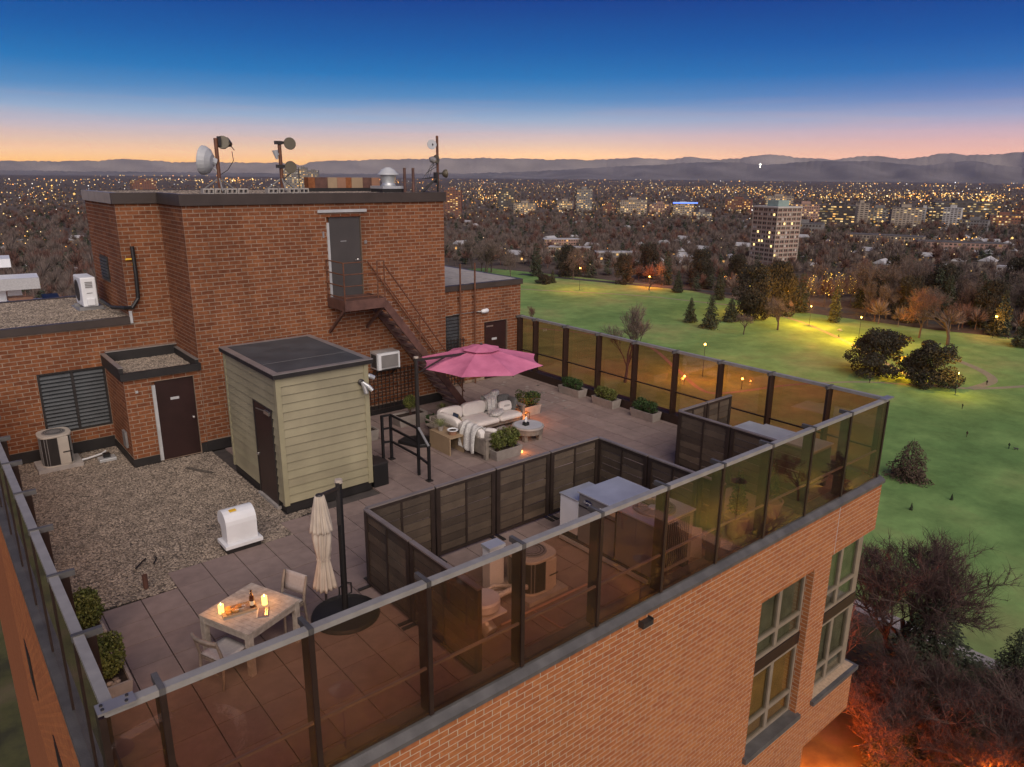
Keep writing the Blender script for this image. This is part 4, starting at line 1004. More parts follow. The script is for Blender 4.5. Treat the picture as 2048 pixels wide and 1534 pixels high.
MB().bar((c1.x,ym,ZR+.35),(c1.x+.28,ym-.05,ZR+.58),.03).build('strut', MT['dark'], m2)
c2 = W2(876, 379, 13.2); m3 = thing('antenna_mast', 'tallest antenna mast with drum antennas and hanging cables, at the right of the penthouse roof', 'antenna', (c2.x, 13.2, ZR), 'antenna masts on the penthouse roof')
MB().tube([(c2.x,13.2,ZR),(c2.x,13.2,ZR+1.72)], .042, 10).build('pole', MT['rustrail'], m3)
for q, dd, r in (((864,289), (-.35,-.9,0), .145), ((874,318), (.3,-.9,.1), .13), ((893,347), (.95,-.2,.05), .13)):
    p = W2(*q, 13.1); dish(m3, p, r, dd, .14, MT['dish'] if q[0] == 864 else MT['dish_dk'])
    MB().bar((c2.x,13.2,p.z),p,.06).build('clamp', MT['dark'], m3)
p = W2(866, 320, 13.1); MB().lathe(p, [(.02,-.12),(.10,-.05),(.10,.06),(.02,.14)], 10, axis=(-.8,.2,.5)).build('radio', MT['grey_metal'], m3)
MB().box(c2.x-.13,13.1,ZR+.3,c2.x-.045,13.25,ZR+.62).build('junction_box', MT['dark'], m3)
mb = MB()
for k, (a, b) in enumerate(((.1,.75),(.16,.8),(.22,.7),(.3,.6))): mb.tube([(c2.x-.05,13.15,ZR+1.1-.1*k),(c2.x-.18-a,13.1,ZR+b),(c2.x-.28-a*1.2,13.1,ZR+.42),(c2.x-.1,13.12,ZR+.5),(c2.x-.05,13.12,ZR+.25)], .009, 5)
mb.build('cables', MT['dark'], m3)
gn = thing('conduit_bend', 'black bent conduit rising beside the tallest antenna mast', 'pipe', (c2.x-.6, 13.1, ZR))
MB().tube([(c2.x-.78,13.05,ZR),(c2.x-.6,13.05,ZR+.08),(c2.x-.2,13.05,ZR+.42),(c2.x-.12,13.05,ZR+.40),(c2.x-.1,13.05,ZR)], .035, 8).build('pipe', MT['black'], gn)
q0 = W2(810, 380, 13.1); q1 = W2(827, 380, 13.1)
vs = thing('vent_stack', 'left one of two dark vent stacks beside the dome vent', 'pipe', (q0.x, 13.1, ZR), 'dark vent stacks on the penthouse roof')
MB().tube([(q0.x,13.1,ZR),(q0.x,13.1,ZR+.74)], .045, 10).build('pipe', MT['rust'], vs)
copy_tree(vs, (q1.x, 13.1, ZR), 0, 'right one of two dark vent stacks beside the dome vent')
q = W2(777, 372, 13.6); dv = thing('dome_vent', 'pale blue domed exhaust fan on a square base on the penthouse roof', 'vent', (q.x, 13.6, ZR))
MB().box(q.x-.42,13.25,ZR,q.x+.42,13.95,ZR+.12).build('curb', MT['tar'], dv)
MB().box(q.x-.42,13.22,ZR+.122,q.x+.40,13.98,ZR+.20).build('base_plate', MT['white_metal'], dv)
MB().lathe((q.x,13.6,ZR+.2), [(.24,0),(.2,.06),(.20,.10),(.22,.14),(.24,.30),(.24,.32)], 24).build('drum', MT['white_metal'], dv, smooth=True)
MB().lathe((q.x,13.6,ZR+.52), [(.33,0),(.34,.015),(.31,.05),(.27,.08),(.20,.17),(.11,.21),(.10,.225),(.001,.235)], 26).build('dome', MT['dish'], dv, smooth=True)
lw = thing('roof_kerb_wall', 'low patchy brick kerb wall along the back of the penthouse roof', 'wall', (9.8, 15.2, ZR))
a0 = W2(617, 372, 15.0).x; a1 = W2(760, 372, 15.0).x
cols = [MT['brick_old'], MT['rust'], MT['tan'], MT['terracotta'], MT['brick_old'], MT['tan'], MT['rust'], MT['terracotta']]
xx = a0
for k in range(8):
    w_ = (a1-a0)*[.09,.17,.13,.12,.08,.16,.13,.12][k]
    MB().box(xx,15.0,ZR+.12,xx+w_-.006,15.3,ZR+.44).build('wall_section', cols[k], lw); xx += w_
MB().box(a0,14.99,ZR-.02,a1,15.31,ZR+.118).build('base', MT['tar'], lw)
# ------------------------------------------------------------------ foliage helpers
def leaf_cards(ells, n, size, seed, flat=0.0, shell=.55, k=4, updir=None):
    """n loose leaf-sized quads filling a set of ellipsoids (cx,cy,cz,rx,ry,rz)"""
    r = np.random.RandomState(seed); E = np.array(ells, float)
    vol = E[:,3]*E[:,4]*E[:,5]; idx = r.choice(len(E), n, p=vol/vol.sum()); e = E[idx]
    d = r.normal(size=(n,3)); d /= np.linalg.norm(d, axis=1)[:,None]
    rad = shell + (1-shell)*r.rand(n)**.6; rad[r.rand(n) < .08] *= 1.10
    c = e[:,:3] + d*e[:,3:]*rad[:,None]
    nrm = d*.6 + r.normal(size=(n,3))*.7; nrm /= np.linalg.norm(nrm, axis=1)[:,None]
    t = np.cross(nrm, r.normal(size=(n,3))); t /= np.linalg.norm(t, axis=1)[:,None]; b = np.cross(nrm, t)
    s = size*r.uniform(.55, 1.35, n)[:,None]
    P = np.stack([c - t*s*.5, c + b*s*.32, c + t*s*.5, c - b*s*.32], axis=1)
    return P
def planter_mesh(x0, y0, x1, y1, z0, z1, t=.035, flare=.05):
    mb = MB()
    o0 = [(x0+flare,y0+flare*.5,z0),(x1-flare,y0+flare*.5,z0),(x1-flare,y1-flare*.5,z0),(x0+flare,y1-flare*.5,z0)]
    o1 = [(x0,y0,z1),(x1,y0,z1),(x1,y1,z1),(x0,y1,z1)]
    i1 = [(x0+t,y0+t,z1),(x1-t,y0+t,z1),(x1-t,y1-t,z1),(x0+t,y1-t,z1)]
    i0 = [(x0+t+.01,y0+t,z1-.06),(x1-t-.01,y0+t,z1-.06),(x1-t-.01,y1-t,z1-.06),(x0+t+.01,y1-t,z1-.06)]
    mb.add(o0+o1+i1+i0, [(0,3,2,1),(0,1,5,4),(1,2,6,5),(2,3,7,6),(3,0,4,7),(4,5,9,8),(5,6,10,9),(6,7,11,10),(7,4,8,11),(8,9,13,12),(9,10,14,13),(10,11,15,14),(11,8,12,15)])
    return mb
def planter_box(label, x0, y0, x1, y1, h, blobs, n=1500, group=None, mat='shrub', seed=1, size=.05):
    t = thing('planter', label, 'planter', ((x0+x1)/2, (y0+y1)/2, 0), group)
    planter_mesh(x0, y0, x1, y1, 0, h).build('trough', MT['planter'], t)
    MB().box(x0+.04, y0+.04, h-.10, x1-.04, y1-.04, h-.045).build('soil', MT['soil'], t)
    for i, bl in enumerate(blobs):
        quads_mesh('shrub', leaf_cards([bl]+[(bl[0]+rnd.uniform(-.6,.6)*bl[3], bl[1]+rnd.uniform(-.6,.6)*bl[4], bl[2]+rnd.uniform(-.2,.65)*bl[5], bl[3]*.5, bl[4]*.5, bl[5]*.5) for _ in range(5)], n, size, seed+i), MT[mat], t)
        mb = MB(); [mb.tube([(bl[0]+rnd.uniform(-.05,.05),bl[1]+rnd.uniform(-.05,.05),h-.06),(bl[0]+rnd.uniform(-.8,.8)*bl[3]*.6,bl[1]+rnd.uniform(-.8,.8)*bl[4]*.6,bl[2])], .008, 4) for _ in range(6)]; mb.build('stems', MT['rust'], t)
    return t
for i, (ya, yb, l) in enumerate(((9.62,10.62,'shrub trough by the far glass, farthest of the three from the slatted screens'), (8.10,9.02,'shrub trough by the far glass, middle one of three'), (6.45,7.36,'shrub trough by the far glass, nearest of the three to the slatted screens'))):
    yc = (ya+yb)/2
    planter_box(l, 15.92, ya, 16.36, yb, .27, [(16.12,yc+.18,.42,.24,.26,.20),(16.13,yc-.18,.41,.23,.25,.19)], 900, 'shrub troughs along the far glass', seed=20+i, mat=['shrub_dk','shrub','shrub_dk'][i])
p = planter_box('round shrub in a stone planter against the left glass, farther one', .38, 4.60, .78, 5.42, .36, [(.58,5.02,.60,.25,.36,.30)], 3600, 'planters along the left glass', seed=31, size=.045)
p = planter_box('round shrub in a stone planter against the left glass, nearer the front corner', .40, 3.10, .80, 3.92, .36, [(.58,3.56,.60,.25,.35,.31)], 3600, 'planters along the left glass', seed=33, size=.045)
mb = MB(); [mb.puff((.58+rnd.uniform(-.1,.12), yb+rnd.uniform(0,.12), .335), (.09,.07,.06), 1, 8, 5) for yb in (3.17,) for _ in range(4)]; o = mb.build('pebbles', MT['gravel'], p, smooth=True)
planter_box('two round shrubs in a pale trough in front of the grey teak sofa', 10.30, 6.93, 11.20, 7.32, .27, [(10.52,7.12,.50,.23,.21,.25),(10.95,7.12,.52,.24,.22,.27)], 1500, seed=41, size=.05)
planter_box('shrub in a trough behind the right arm of the white sofa', 13.15, 9.25, 13.95, 9.75, .3, [(13.4,9.5,.52,.26,.26,.24),(13.75,9.45,.5,.24,.24,.22)], 1000, seed=43, mat='shrub_dk')
planter_box('clipped round shrub in a stone trough behind the pink parasol pole', 9.72, 10.75, 10.72, 11.20, .32, [(10.22,10.95,.66,.20,.20,.22)], 1500, seed=45, size=.04)
planter_box('round shrub in a trough behind the olive shed corner', 8.0, 10.3, 8.8, 10.72, .30, [(8.3,10.5,.58,.22,.22,.24)], 1200, seed=47, size=.045)
for i, (x, y, h, l) in enumerate(((11.62,.66,.52,'tall tapered pot with a cone shaped conifer behind the front glass, left of two'), (12.78,.62,.52,'tall tapered pot with a cone shaped conifer behind the front glass, right of two'))):
    t = thing('potted_conifer', l, 'potted plant', (x, y, 0), 'potted conifers behind the front glass')
    MB().lathe((x,y,0), [(.17,0),(.27,h-.03),(.285,h-.03),(.285,h),(.25,h),(.24,h-.06),(.001,h-.06)], 24, cap=False).build('pot', MT['planter'], t, smooth=False)
    r = np.random.RandomState(60+i); ells = [(x, y, h+.12+.1*k, .19*(1-k/10)+.02, .19*(1-k/10)+.02, .10) for k in range(9)]
    quads_mesh('foliage', leaf_cards(ells, 1500, .05, 61+i), MT['shrub_dk'], t); MB().tube([(x,y,h-.06),(x,y,h+.9)], .012, 5).build('trunk', MT['rust'], t)

def blades(mb, c, n, L_, spread, seed):
    r = random.Random(seed)
    for _ in range(n):
        a = r.uniform(0, 2*pi); l = L_*r.uniform(.6,1.1); s = spread*r.uniform(.5,1.1); w = .007
        pts = [Vector(c) + Vector((cos(a)*s*t, sin(a)*s*t, l*(t*1.5 - t*t*1.25))) for t in (0,.3,.6,1)]
        q = Vector((-sin(a), cos(a), 0))*w
        for j in range(3):
            k0, k1 = 1-j*.28, 1-(j+1)*.30
            mb.add([pts[j]-q*k0, pts[j]+q*k0, pts[j+1]+q*k1, pts[j+1]-q*k1], [(0,1,2,3)])
    return mb
# ------------------------------------------------------------------ dining corner
tc_ = Vector((2.53, 3.24, 0)); TR = radians(22.5)
tb = thing('dining_table', 'square limed wood table set with candles in the tiled corner', 'table', (0,0,0))
for k in range(12):
    MB().box(-.52+k*.0867+.002, -.52, .70, -.52+(k+1)*.0867-.002, .52, .735).build('plank', MT['table_wood'], tb)
mb = MB(); mb.box(-.50,-.50,.60,.50,-.465,.699); mb.box(-.50,.465,.60,.50,.50,.699); mb.box(-.50,-.465,.60,-.465,.465,.699); mb.box(.465,-.465,.60,.50,.465,.699); mb.build('apron', MT['table_wood'], tb)
for a in (-1,1):
    for b in (-1,1): MB().box(a*.515-a*.09, b*.515-b*.09, 0, a*.515, b*.515, .698).build('leg', MT['table_wood'], tb, bevel=.004)
tb.location = tc_; tb.rotation_euler.z = TR
def chair(label):
    c = thing('dining_chair', label, 'chair', (0,0,0), 'chairs at the candle table')
    # the sitter faces +x
    for y in (-.24,.24):
        MB().tube([(.22,y,0),(.21,y,.43)], [.018,.024], 8).build('leg', MT['wood_grey'], c)
        MB().tube([(-.27,y,0),(-.22,y,.44),(-.26,y,.62),(-.32,y,.83)], [.018,.026,.024,.018], 8).build('leg', MT['wood_grey'], c)
        MB().bar((-.22,y,.40),(.21,y,.40),.03,.05).build('side_rail', MT['wood_grey'], c)
    mb = MB(); mb.bar((-.22,-.24,.40),(-.22,.24,.40),.03,.05); mb.bar((.21,-.24,.40),(.21,.24,.40),.03,.05); mb.bar((-.24,-.24,.2),(-.24,.24,.2),.02); mb.build('stretcher', MT['wood_grey'], c)
    MB().grid(lambda u, v: (-.23+.46*u, -.235+.47*v, .445-.018*sin(pi*u)*sin(pi*v)), 6, 6).build('seat', MT['sling'], c, smooth=True, solid=.012)
    return c
ca = chair('limed chair at the near left side of the candle table, seen from behind')
MB().tube([(-.31,-.25,.80),(-.36,-.13,.815),(-.375,0,.82),(-.36,.13,.815),(-.31,.25,.80)], .028, 8).build('top_rail', MT['wood_grey'], ca)
MB().tube([(-.29,-.25,.74),(-.335,-.13,.75),(-.35,0,.755),(-.335,.13,.75),(-.29,.25,.74)], .018, 8).build('back_rail', MT['wood_grey'], ca)
ca.location = Vector((1.98, 2.86, 0)); ca.rotation_euler.z = TR
cb = chair('limed chair with a tall grey sling back on the far side of the candle table')
MB().grid(lambda u, v: (-.27-.07*u, -.235+.47*v, .50+.33*u), 4, 4).build('backrest', MT['sling'], cb, smooth=True, solid=.01)
cb.location = Vector((3.14, 3.49, 0)); cb.rotation_euler.z = TR+pi
ZTB = .736
for i, (x, y) in enumerate(((2.14,3.36),(2.74,3.18))):
    c = thing('candle', ['lit pillar candle on the table, beside the bread tray', 'lit pillar candle on the table, beside the dark bottle'][i], 'candle', (x,y,ZTB), 'lit pillar candles on the table')
    MB().lathe((x,y,ZTB), [(.042,0),(.042,.135),(.036,.14),(.03,.128),(.001,.125)], 16, cap=False).build('wax', MT['wax'], c, smooth=False)
    MB().lathe((x,y,ZTB+.128), [(.003,0),(.010,.014),(.008,.028),(.001,.045)], 8).build('flame', MT['flame'], c)
    ld = bpy.data.lights.new('candle_light', 'POINT'); ld.energy = 5.0; ld.color = (1,.36,.07); ld.shadow_soft_size = .05
    lo = bpy.data.objects.new('candle_light', ld); COL.objects.link(lo); lo.location = (x, y, ZTB+.24)
tr = thing('serving_tray', 'wooden tray with bread and wrapped food between the candles', 'tray', (0,0,0))
mb = MB(); mb.box(-.24,-.12,0,.24,.12,.012); mb.box(-.25,-.13,0,.25,-.12,.035); mb.box(-.25,.12,0,.25,.13,.035); mb.box(-.25,-.12,0,-.24,.12,.035); mb.box(.24,-.12,0,.25,.12,.035); mb.build('tray', MT['tan'], tr)
for x, y, s in ((-.14,.03,.10),(-.06,-.03,.085),(-.16,-.05,.07),(.0,.05,.08)): MB().puff((x,y,.012+s*.3),(s*1.5,s,s*.6),.8,12,7,rnd.uniform(0,3)).build('bread', MT['bread'], tr, smooth=True)
MB().puff((.02,-.02,.055),(.30,.19,.09),.8,14,8).build('wrapping', MT['clear'], tr, smooth=True)
tr.location = Vector((2.37,3.26,ZTB)); tr.rotation_euler.z = radians(-8)
bt = thing('wine_bottle', 'dark wine bottle with a pale label on the tray', 'bottle', (2.555,3.20,ZTB))
MB().lathe((2.555,3.20,ZTB), [(.037,0),(.038,.005),(.038,.17),(.034,.20),(.018,.235),(.014,.25),(.014,.30),(.001,.302)], 18).build('glass', MT['bottle'], bt, smooth=True)
MB().lathe((2.555,3.20,ZTB), [(.0385,.06),(.0385,.13)], 18, cap=False).build('label', MT['paper'], bt)
MB().lathe((2.555,3.20,ZTB), [(.0148,.262),(.0155,.303),(.001,.305)], 12, cap=False).build('capsule', MT['door_dark'], bt)
wg = thing('wine_glass', 'empty stemmed wine glass behind the bottle', 'glass', (2.62,3.42,ZTB))
MB().lathe((2.62,3.42,ZTB), [(.034,0),(.030,.003),(.004,.008),(.004,.085),(.03,.11),(.038,.14),(.034,.18),(.030,.205)], 18, cap=False).build('bowl', MT['clear'], wg, smooth=True)
nk = thing('napkin', 'folded mauve napkin with cutlery on the table corner nearest the glass', 'napkin', (0,0,0))
MB().box(-.08,-.13,0,.08,.13,.012).build('cloth', MT['napkin'], nk, bevel=.004); MB().box(-.10,-.12,0,.02,.14,.004).build('paper_mat', MT['paper'], nk)
mb = MB(); mb.bar((.03,-.11,.016),(.03,.1,.016),.012,.005); mb.bar((.055,-.11,.016),(.055,.1,.016),.008,.005); mb.build('cutlery', MT['chrome'], nk)
nk.location = Vector((2.64,2.97,ZTB)); nk.rotation_euler.z = radians(-25)

# ------------------------------------------------------------------ closed parasol
pu = thing('closed_parasol', 'folded cream cantilever parasol on a dark post by the candle table', 'parasol', (4.06, 3.15, 0))
MB().lathe((4.06,3.15,0), [(.56,0),(.57,.02),(.55,.07),(.40,.10),(.10,.12)], 32).build('base', MT['black'], pu, smooth=False)
MB().tube([(4.06,3.15,.1),(4.09,3.18,2.40)], .052, 12).build('pole', MT['black'], pu)
MB().tube([(4.09,3.18,2.40),(4.092,3.181,2.46)], [.066,.06], 12).build('pole_cap', MT['canvas'], pu)
MB().bar((4.03,3.12,1.7),(4.05,3.14,2.42),.05).build('arm', MT['dark'], pu)
MB().bar((4.06,3.13,2.34),(3.70,3.06,2.33),.045).build('hanger', MT['dark'], pu)
mb = MB(); mb.tube([(4.02,3.1,.62),(3.93,3.06,.62),(3.93,3.06,.5),(3.86,3.02,.46)], .014, 6); mb.tube([(4.1,3.12,.62),(4.17,3.11,.60),(4.17,3.11,.42),(4.1,3.12,.40)], .014, 6); mb.build('crank', MT['black'], pu)
ux, uy = 3.69, 3.05
def fold(a, z): return 1 + .20*cos(13*a+1.3*sin(3*z)) + .06*cos(23*a)
MB().lathe((ux,uy,0), [(.045,2.34),(.065,2.33),(.09,2.2),(.13,1.95),(.155,1.78),(.16,1.74)], 66, fold, cap=False).build('canopy_top', MT['canvas'], pu, smooth=True, solid=.004)
def fold2(a, z): return 1 + .20*cos(11*a+2*sin(2*z)) + .10*cos(4*a+z*3)
MB().lathe((ux,uy,0), [(.10,2.0),(.135,1.76),(.14,1.62),(.115,1.40),(.088,1.27),(.085,1.22),(.10,1.12),(.125,.95),(.15,.78),(.155,.72)], 66, fold2, cap=False).build('canopy', MT['canvas'], pu, smooth=True, solid=.004)
MB().lathe((ux,uy,0), [(.088,1.275),(.096,1.25),(.09,1.225)], 30, fold2, cap=False).build('tie', MT['canvas'], pu, solid=.006)
MB().lathe((ux,uy,2.325), [(.055,0),(.058,.02),(.05,.035),(.001,.03)], 16, cap=False).build('finial', MT['dark'], pu)
MB().tube([(ux,uy,.5),(ux,uy,2.32)], .02, 8).build('mast', MT['dark'], pu)

# ------------------------------------------------------------------ open pink parasol
po = thing('pink_parasol', 'open faded pink cantilever parasol over the sofa corner', 'parasol', (9.45, 9.25, 0))
MB().prism([(9.02,9.70),(9.25,9.05),(9.55,8.92),(9.95,9.05),(10.0,9.35),(9.75,9.72),(9.3,9.85)], 0, .10).build('base', MT['black'], po, bevel=.02)
MB().tube([(9.42,9.27,.1),(9.42,9.27,2.46)], .055, 12).build('pole', MT['dark'], po)
MB().tube([(9.42,9.27,2.46),(9.42,9.27,2.50)], .066, 12).build('pole_cap', MT['canvas'], po)
hx, hy, hz_ = 11.50, 9.14, 2.50
R0 = 1.80; ZRM = 2.08
MB().bar((9.35,9.275,2.40),(11.45,9.15,2.36),.05,.06).build('arm', MT['dark'], po)
MB().bar((9.40,9.27,2.02),(10.3,9.22,2.36),.035).build('strut', MT['dark'], po)
A0 = radians(171)
def canopy(R, zt, zr, cx, cy, scal, nseg=8, nr=8, r0=.0, sag=.06):
    mb = MB()
    for s in range(nseg):
        a0, a1 = A0+2*pi*s/nseg, A0+2*pi*(s+1)/nseg
        def fn(u, v):
            c0 = Vector((cos(a0), sin(a0), 0)); c1 = Vector((cos(a1), sin(a1), 0))
            rr = r0+(R-r0)*v; e = c0.lerp(c1, u)*rr
            e *= 1 - scal*4*u*(1-u)*v
            t = rr/R
            return Vector((cx, cy, 0)) + Vector((e.x, e.y, zt + (zr-zt)*(t**1.18) - sag*4*u*(1-u)*t*(1-t*.5)))
        mb.grid(fn, 6, nr)
    return mb
canopy(R0, hz_, ZRM, hx, hy, .075).build('canopy', MT['pink'], po, smooth=False, solid=.004)
canopy(.56, hz_+.07, hz_-.045, hx, hy, .02, 8, 4, 0, .015).build('vent_cap', MT['pink'], po, solid=.004)
MB().lathe((hx,hy,hz_+.06), [(.045,0),(.05,.02),(.03,.05),(.001,.06)], 12).build('finial', MT['dark'], po)
MB().tube([(hx,hy,1.95),(hx,hy,hz_+.05)], .035, 10).build('hub', MT['dark'], po)
for s in range(8):
    a = A0+2*pi*s/8
    pts = [(hx+cos(a)*R0*t, hy+sin(a)*R0*t, hz_-.02+(ZRM-hz_)*(t**1.18)-.012) for t in (.02,.35,.7,1.0)]
    rb = MB().tube(pts, .011, 5).build('rib', MT['dark'], po)
# ------------------------------------------------------------------ sofa corner
sf = thing('corner_sofa', 'grey teak L shaped sofa with cream cushions under the pink parasol', 'sofa', (11, 8.6, 0))
WG = MT['wood_grey']
MB().box(10.12,9.68,.14,12.90,9.78,.56).build('back_panel', WG, sf, bevel=.006)
MB().box(10.12,7.22,.14,10.20,9.67,.56).build('back_panel', WG, sf, bevel=.006)
MB().box(10.21,8.86,.14,12.90,9.67,.24).build('seat_frame', WG, sf); MB().box(10.21,7.22,.14,11.06,8.85,.24).build('seat_frame', WG, sf)
for x0, y0, x1, y1 in ((12.78,8.80,12.90,9.67),(10.13,7.16,11.10,7.28)):
    MB().box(x0-.01,y0-.01,.55,x1+.01,y1+.01,.60).build('arm_rest', WG, sf, bevel=.006)
for x, y in ((12.84,8.86),(12.84,9.6),(10.19,7.22),(11.04,7.22),(10.17,9.72)): MB().box(x-.05,y-.05,0,x+.05,y+.05,.548).build('leg', WG, sf, bevel=.004)
for z in (.28,.42): MB().box(10.25,7.20,z-.045,10.99,7.235,z+.045).build('arm_slat', WG, sf); 
for z in (.28,.42): MB().box(12.86,8.92,z-.045,12.89,9.54,z+.045).build('arm_slat', WG, sf)
CU = MT['cushion']
for i, (x0, x1) in enumerate(((11.02,11.90),(11.91,12.76))): MB().puff(((x0+x1)/2,9.16,.33),(x1-x0,.86,.19),.16,28,12).build('seat_cushion', CU, sf, smooth=True)
MB().puff((10.62,9.16,.33),(.80,.86,.19),.16,28,12).build('seat_cushion', CU, sf, smooth=True)
MB().puff((10.63,8.02,.33),(.82,1.40,.19),.16,28,12).build('seat_cushion', CU, sf, smooth=True)
for i, (x0, x1) in enumerate(((10.3,11.1),(11.1,11.95),(11.95,12.76))): MB().puff(((x0+x1)/2,9.59,.56),(x1-x0,.19,.42),.2,24,12,0,('X',-.12)).build('back_cushion', CU, sf, smooth=True)
for y0, y1 in ((7.40,8.45),(8.46,9.5)): MB().puff((10.26,(y0+y1)/2,.56),(.19,y1-y0,.42),.2,24,12,0,('Y',-.12)).build('back_cushion', CU, sf, smooth=True)
def drape(label, path, width, wdir, seed, cat='throw'):
    r = random.Random(seed); ph = [r.uniform(0,6) for _ in range(6)]
    path = [Vector(p) for p in path]; ls = [0]
    for a, b in zip(path, path[1:]): ls.append(ls[-1]+(b-a).length)
    def at(v):
        s = v*ls[-1]
        for i in range(len(path)-1):
            if s <= ls[i+1]+1e-9: return path[i].lerp(path[i+1], (s-ls[i])/(ls[i+1]-ls[i]))
        return path[-1]
    wd = Vector(wdir).normalized()
    def fn(u, v):
        w = width*(1-.10*sin(v*5+ph[0])**2)
        p = at(v) + wd*((u-.5)*w + .02*sin(v*9+ph[1]))
        return p + Vector((0,0,.016*sin(u*19+ph[2]+2*v)+.012*sin(v*23+ph[3]))) + Vector((wd.y,-wd.x,0))*(.025*sin(u*14+ph[4]+3*v))
    t = thing('throw', label, cat, tuple(path[0]), 'knitted throws on the sofa')
    MB().grid(fn, 26, 34).build('blanket', MT['throw'], t, smooth=True, solid=.022)
    return t
t1 = drape('cream knitted throw over the sofa back, trailing onto the seat', [(12.22,9.86,.55),(12.22,9.80,.80),(12.20,9.66,.86),(12.16,9.46,.74),(12.1,9.36,.50),(12.02,9.2,.455),(11.9,8.98,.46)], .46, (1,.15,0), 3)
MB().puff((12.0,9.02,.485),(.62,.32,.12),.9,18,8,.5).build('bunched_folds', MT['throw'], t1, smooth=True)
MB().puff((12.40,9.66,.84),(.34,.22,.20),.9,14,8,.2).build('bunched_folds', MT['throw'], t1, smooth=True)
t2 = drape('cream knitted throw hanging over the left end of the sofa', [(10.9,7.9,.455),(10.62,7.92,.47),(10.42,7.92,.62),(10.3,7.9,.80),(10.15,7.88,.79),(10.06,7.86,.6),(10.02,7.84,.36),(10.0,7.82,.14)], .74, (.06,1,0), 8)
def pillow(label, c, d, mat, rz=0, tilt=None, extra=None):
    t = thing('pillow', label, 'pillow', c, 'scatter cushions on the sofa'); MB().puff(c, d, .45, 22, 12, rz, tilt).build('cover', MT[mat], t, smooth=True); return t
pillow('dark grey pillow at the back right of the white sofa', (12.55,9.42,.62), (.46,.16,.44), 'pillow_gr', -.12, ('X',-.3))
pillow('mottled grey pillow tucked in the right sofa arm corner', (12.70,9.25,.58), (.15,.44,.40), 'pillow_gr', .1, ('Y',.25))
t = pillow('white pillow with dark stripes on the right sofa seat', (12.42,9.20,.56), (.46,.14,.30), 'cushion', -.06, ('X',-.35))
mb = MB(); [mb.bar((12.30+.01*k,9.118-.012*k+.03,.50+.035*k),(12.54,9.10-.012*k+.03,.50+.035*k),.006) for k in range(4)]; mb.build('stripe', MT['dark'], t)
pillow('taupe pillow against the front arm of the sofa', (10.86,7.48,.54), (.42,.16,.36), 'pillow_tp', .12, ('X',.35))
pillow('white pillow standing on the front end of the sofa', (10.52,7.42,.58), (.16,.36,.36), 'cushion', .5, ('Y',-.2))
pillow('dark taupe round pillow beside the hanging throw', (10.40,7.42,.54), (.26,.30,.30), 'pillow_tp', .2)
bk = thing('open_book', 'navy open book leaning on the sofa back cushion', 'book', (10.62,9.25,.45))
mb = MB(); mb.add([(10.60,9.12,.44),(10.60,9.36,.44),(10.66,9.36,.66),(10.66,9.12,.66),(10.615,9.12,.44),(10.615,9.36,.44),(10.675,9.36,.66),(10.675,9.12,.66)], [(0,3,2,1),(4,5,6,7),(0,1,5,4),(1,2,6,5),(2,3,7,6),(3,0,4,7)]); mb.build('cover', MT['navy'], bk)
mb = MB(); mb.add([(10.68,9.36,.66),(10.68,9.12,.66),(10.80,9.12,.445),(10.80,9.36,.445),(10.69,9.36,.665),(10.69,9.12,.665),(10.81,9.12,.45),(10.81,9.36,.45)], [(0,3,2,1),(4,5,6,7),(0,1,5,4),(1,2,6,5),(2,3,7,6),(3,0,4,7)]); mb.build('pages', MT['paper'], bk)
# box side table with plant and bowl
sdt = thing('side_table', 'tan open sided box table with a plant at the left of the sofa', 'table', (9.9, 8.5, 0))
MB().box(9.60,8.02,.46,10.07,8.98,.495).build('top', MT['tan'], sdt, bevel=.004)
MB().box(9.60,8.021,0,9.63,8.979,.459).build('side', MT['tan'], sdt); MB().box(10.03,8.021,0,10.069,8.979,.459).build('side', MT['tan'], sdt)
MB().box(9.631,8.92,0,10.029,8.96,.458).build('back', MT['door_dark'], sdt)
sp = thing('spider_plant', 'striped spider plant on the tan box table', 'potted plant', (9.78, 8.70, .496))
MB().lathe((9.78,8.70,.496), [(.06,0),(.085,.13),(.09,.13),(.075,.11),(.001,.11)], 16, cap=False).build('pot', MT['planter'], sp)
blades(MB(), (9.78,8.70,.60), 90, .42, .30, 5).build('leaves', MT['grassy'], sp)
bw = thing('bowl', 'round brown bowl with a white rim on the tan box table', 'bowl', (9.86, 8.25, .496))
MB().lathe((9.86,8.25,.496), [(.10,0),(.115,.09),(.12,.11)], 22).build('body', MT['terracotta'], bw)
MB().lathe((9.86,8.25,.607), [(.105,0),(.15,.012),(.15,.03),(.125,.03),(.115,.012),(.001,.008)], 26, cap=False).build('rim', MT['white'], bw)
MB().lathe((9.86,8.25,.618), [(.11,0),(.001,.004)], 22, cap=False).build('fill', MT['soil'], bw)
# round table
rt = thing('coffee_table', 'round pale coffee table with thick block legs', 'table', (12.15, 7.82, 0))
MB().lathe((12.15,7.82,.345), [(.44,0),(.455,.01),(.455,.045),(.44,.055),(.001,.057)], 40, cap=False).build('top', MT['concrete'], rt)
MB().lathe((12.15,7.82,.20), [(.43,0),(.435,.144)], 36).build('apron', MT['wood_grey'], rt)
for a in (radians(215), radians(300), radians(20), radians(120)):
    c = (12.15+.33*cos(a), 7.82+.33*sin(a)); MB().box(c[0]-.06,c[1]-.06,0,c[0]+.06,c[1]+.06,.199).build('leg', MT['wood_grey'], rt)
MB().lathe((12.15,7.82,.403), [(.40,0),(.40,.003),(.001,.0035)], 40, cap=False).build('inset', MT['dish'], rt)
tb_ = thing('tissue_box', 'black tissue box with a white tissue on the round table', 'box', (12.05, 7.8, .408))
MB().box(11.98,7.73,.408,12.12,7.87,.50).build('box', MT['black'], tb_, bevel=.005)
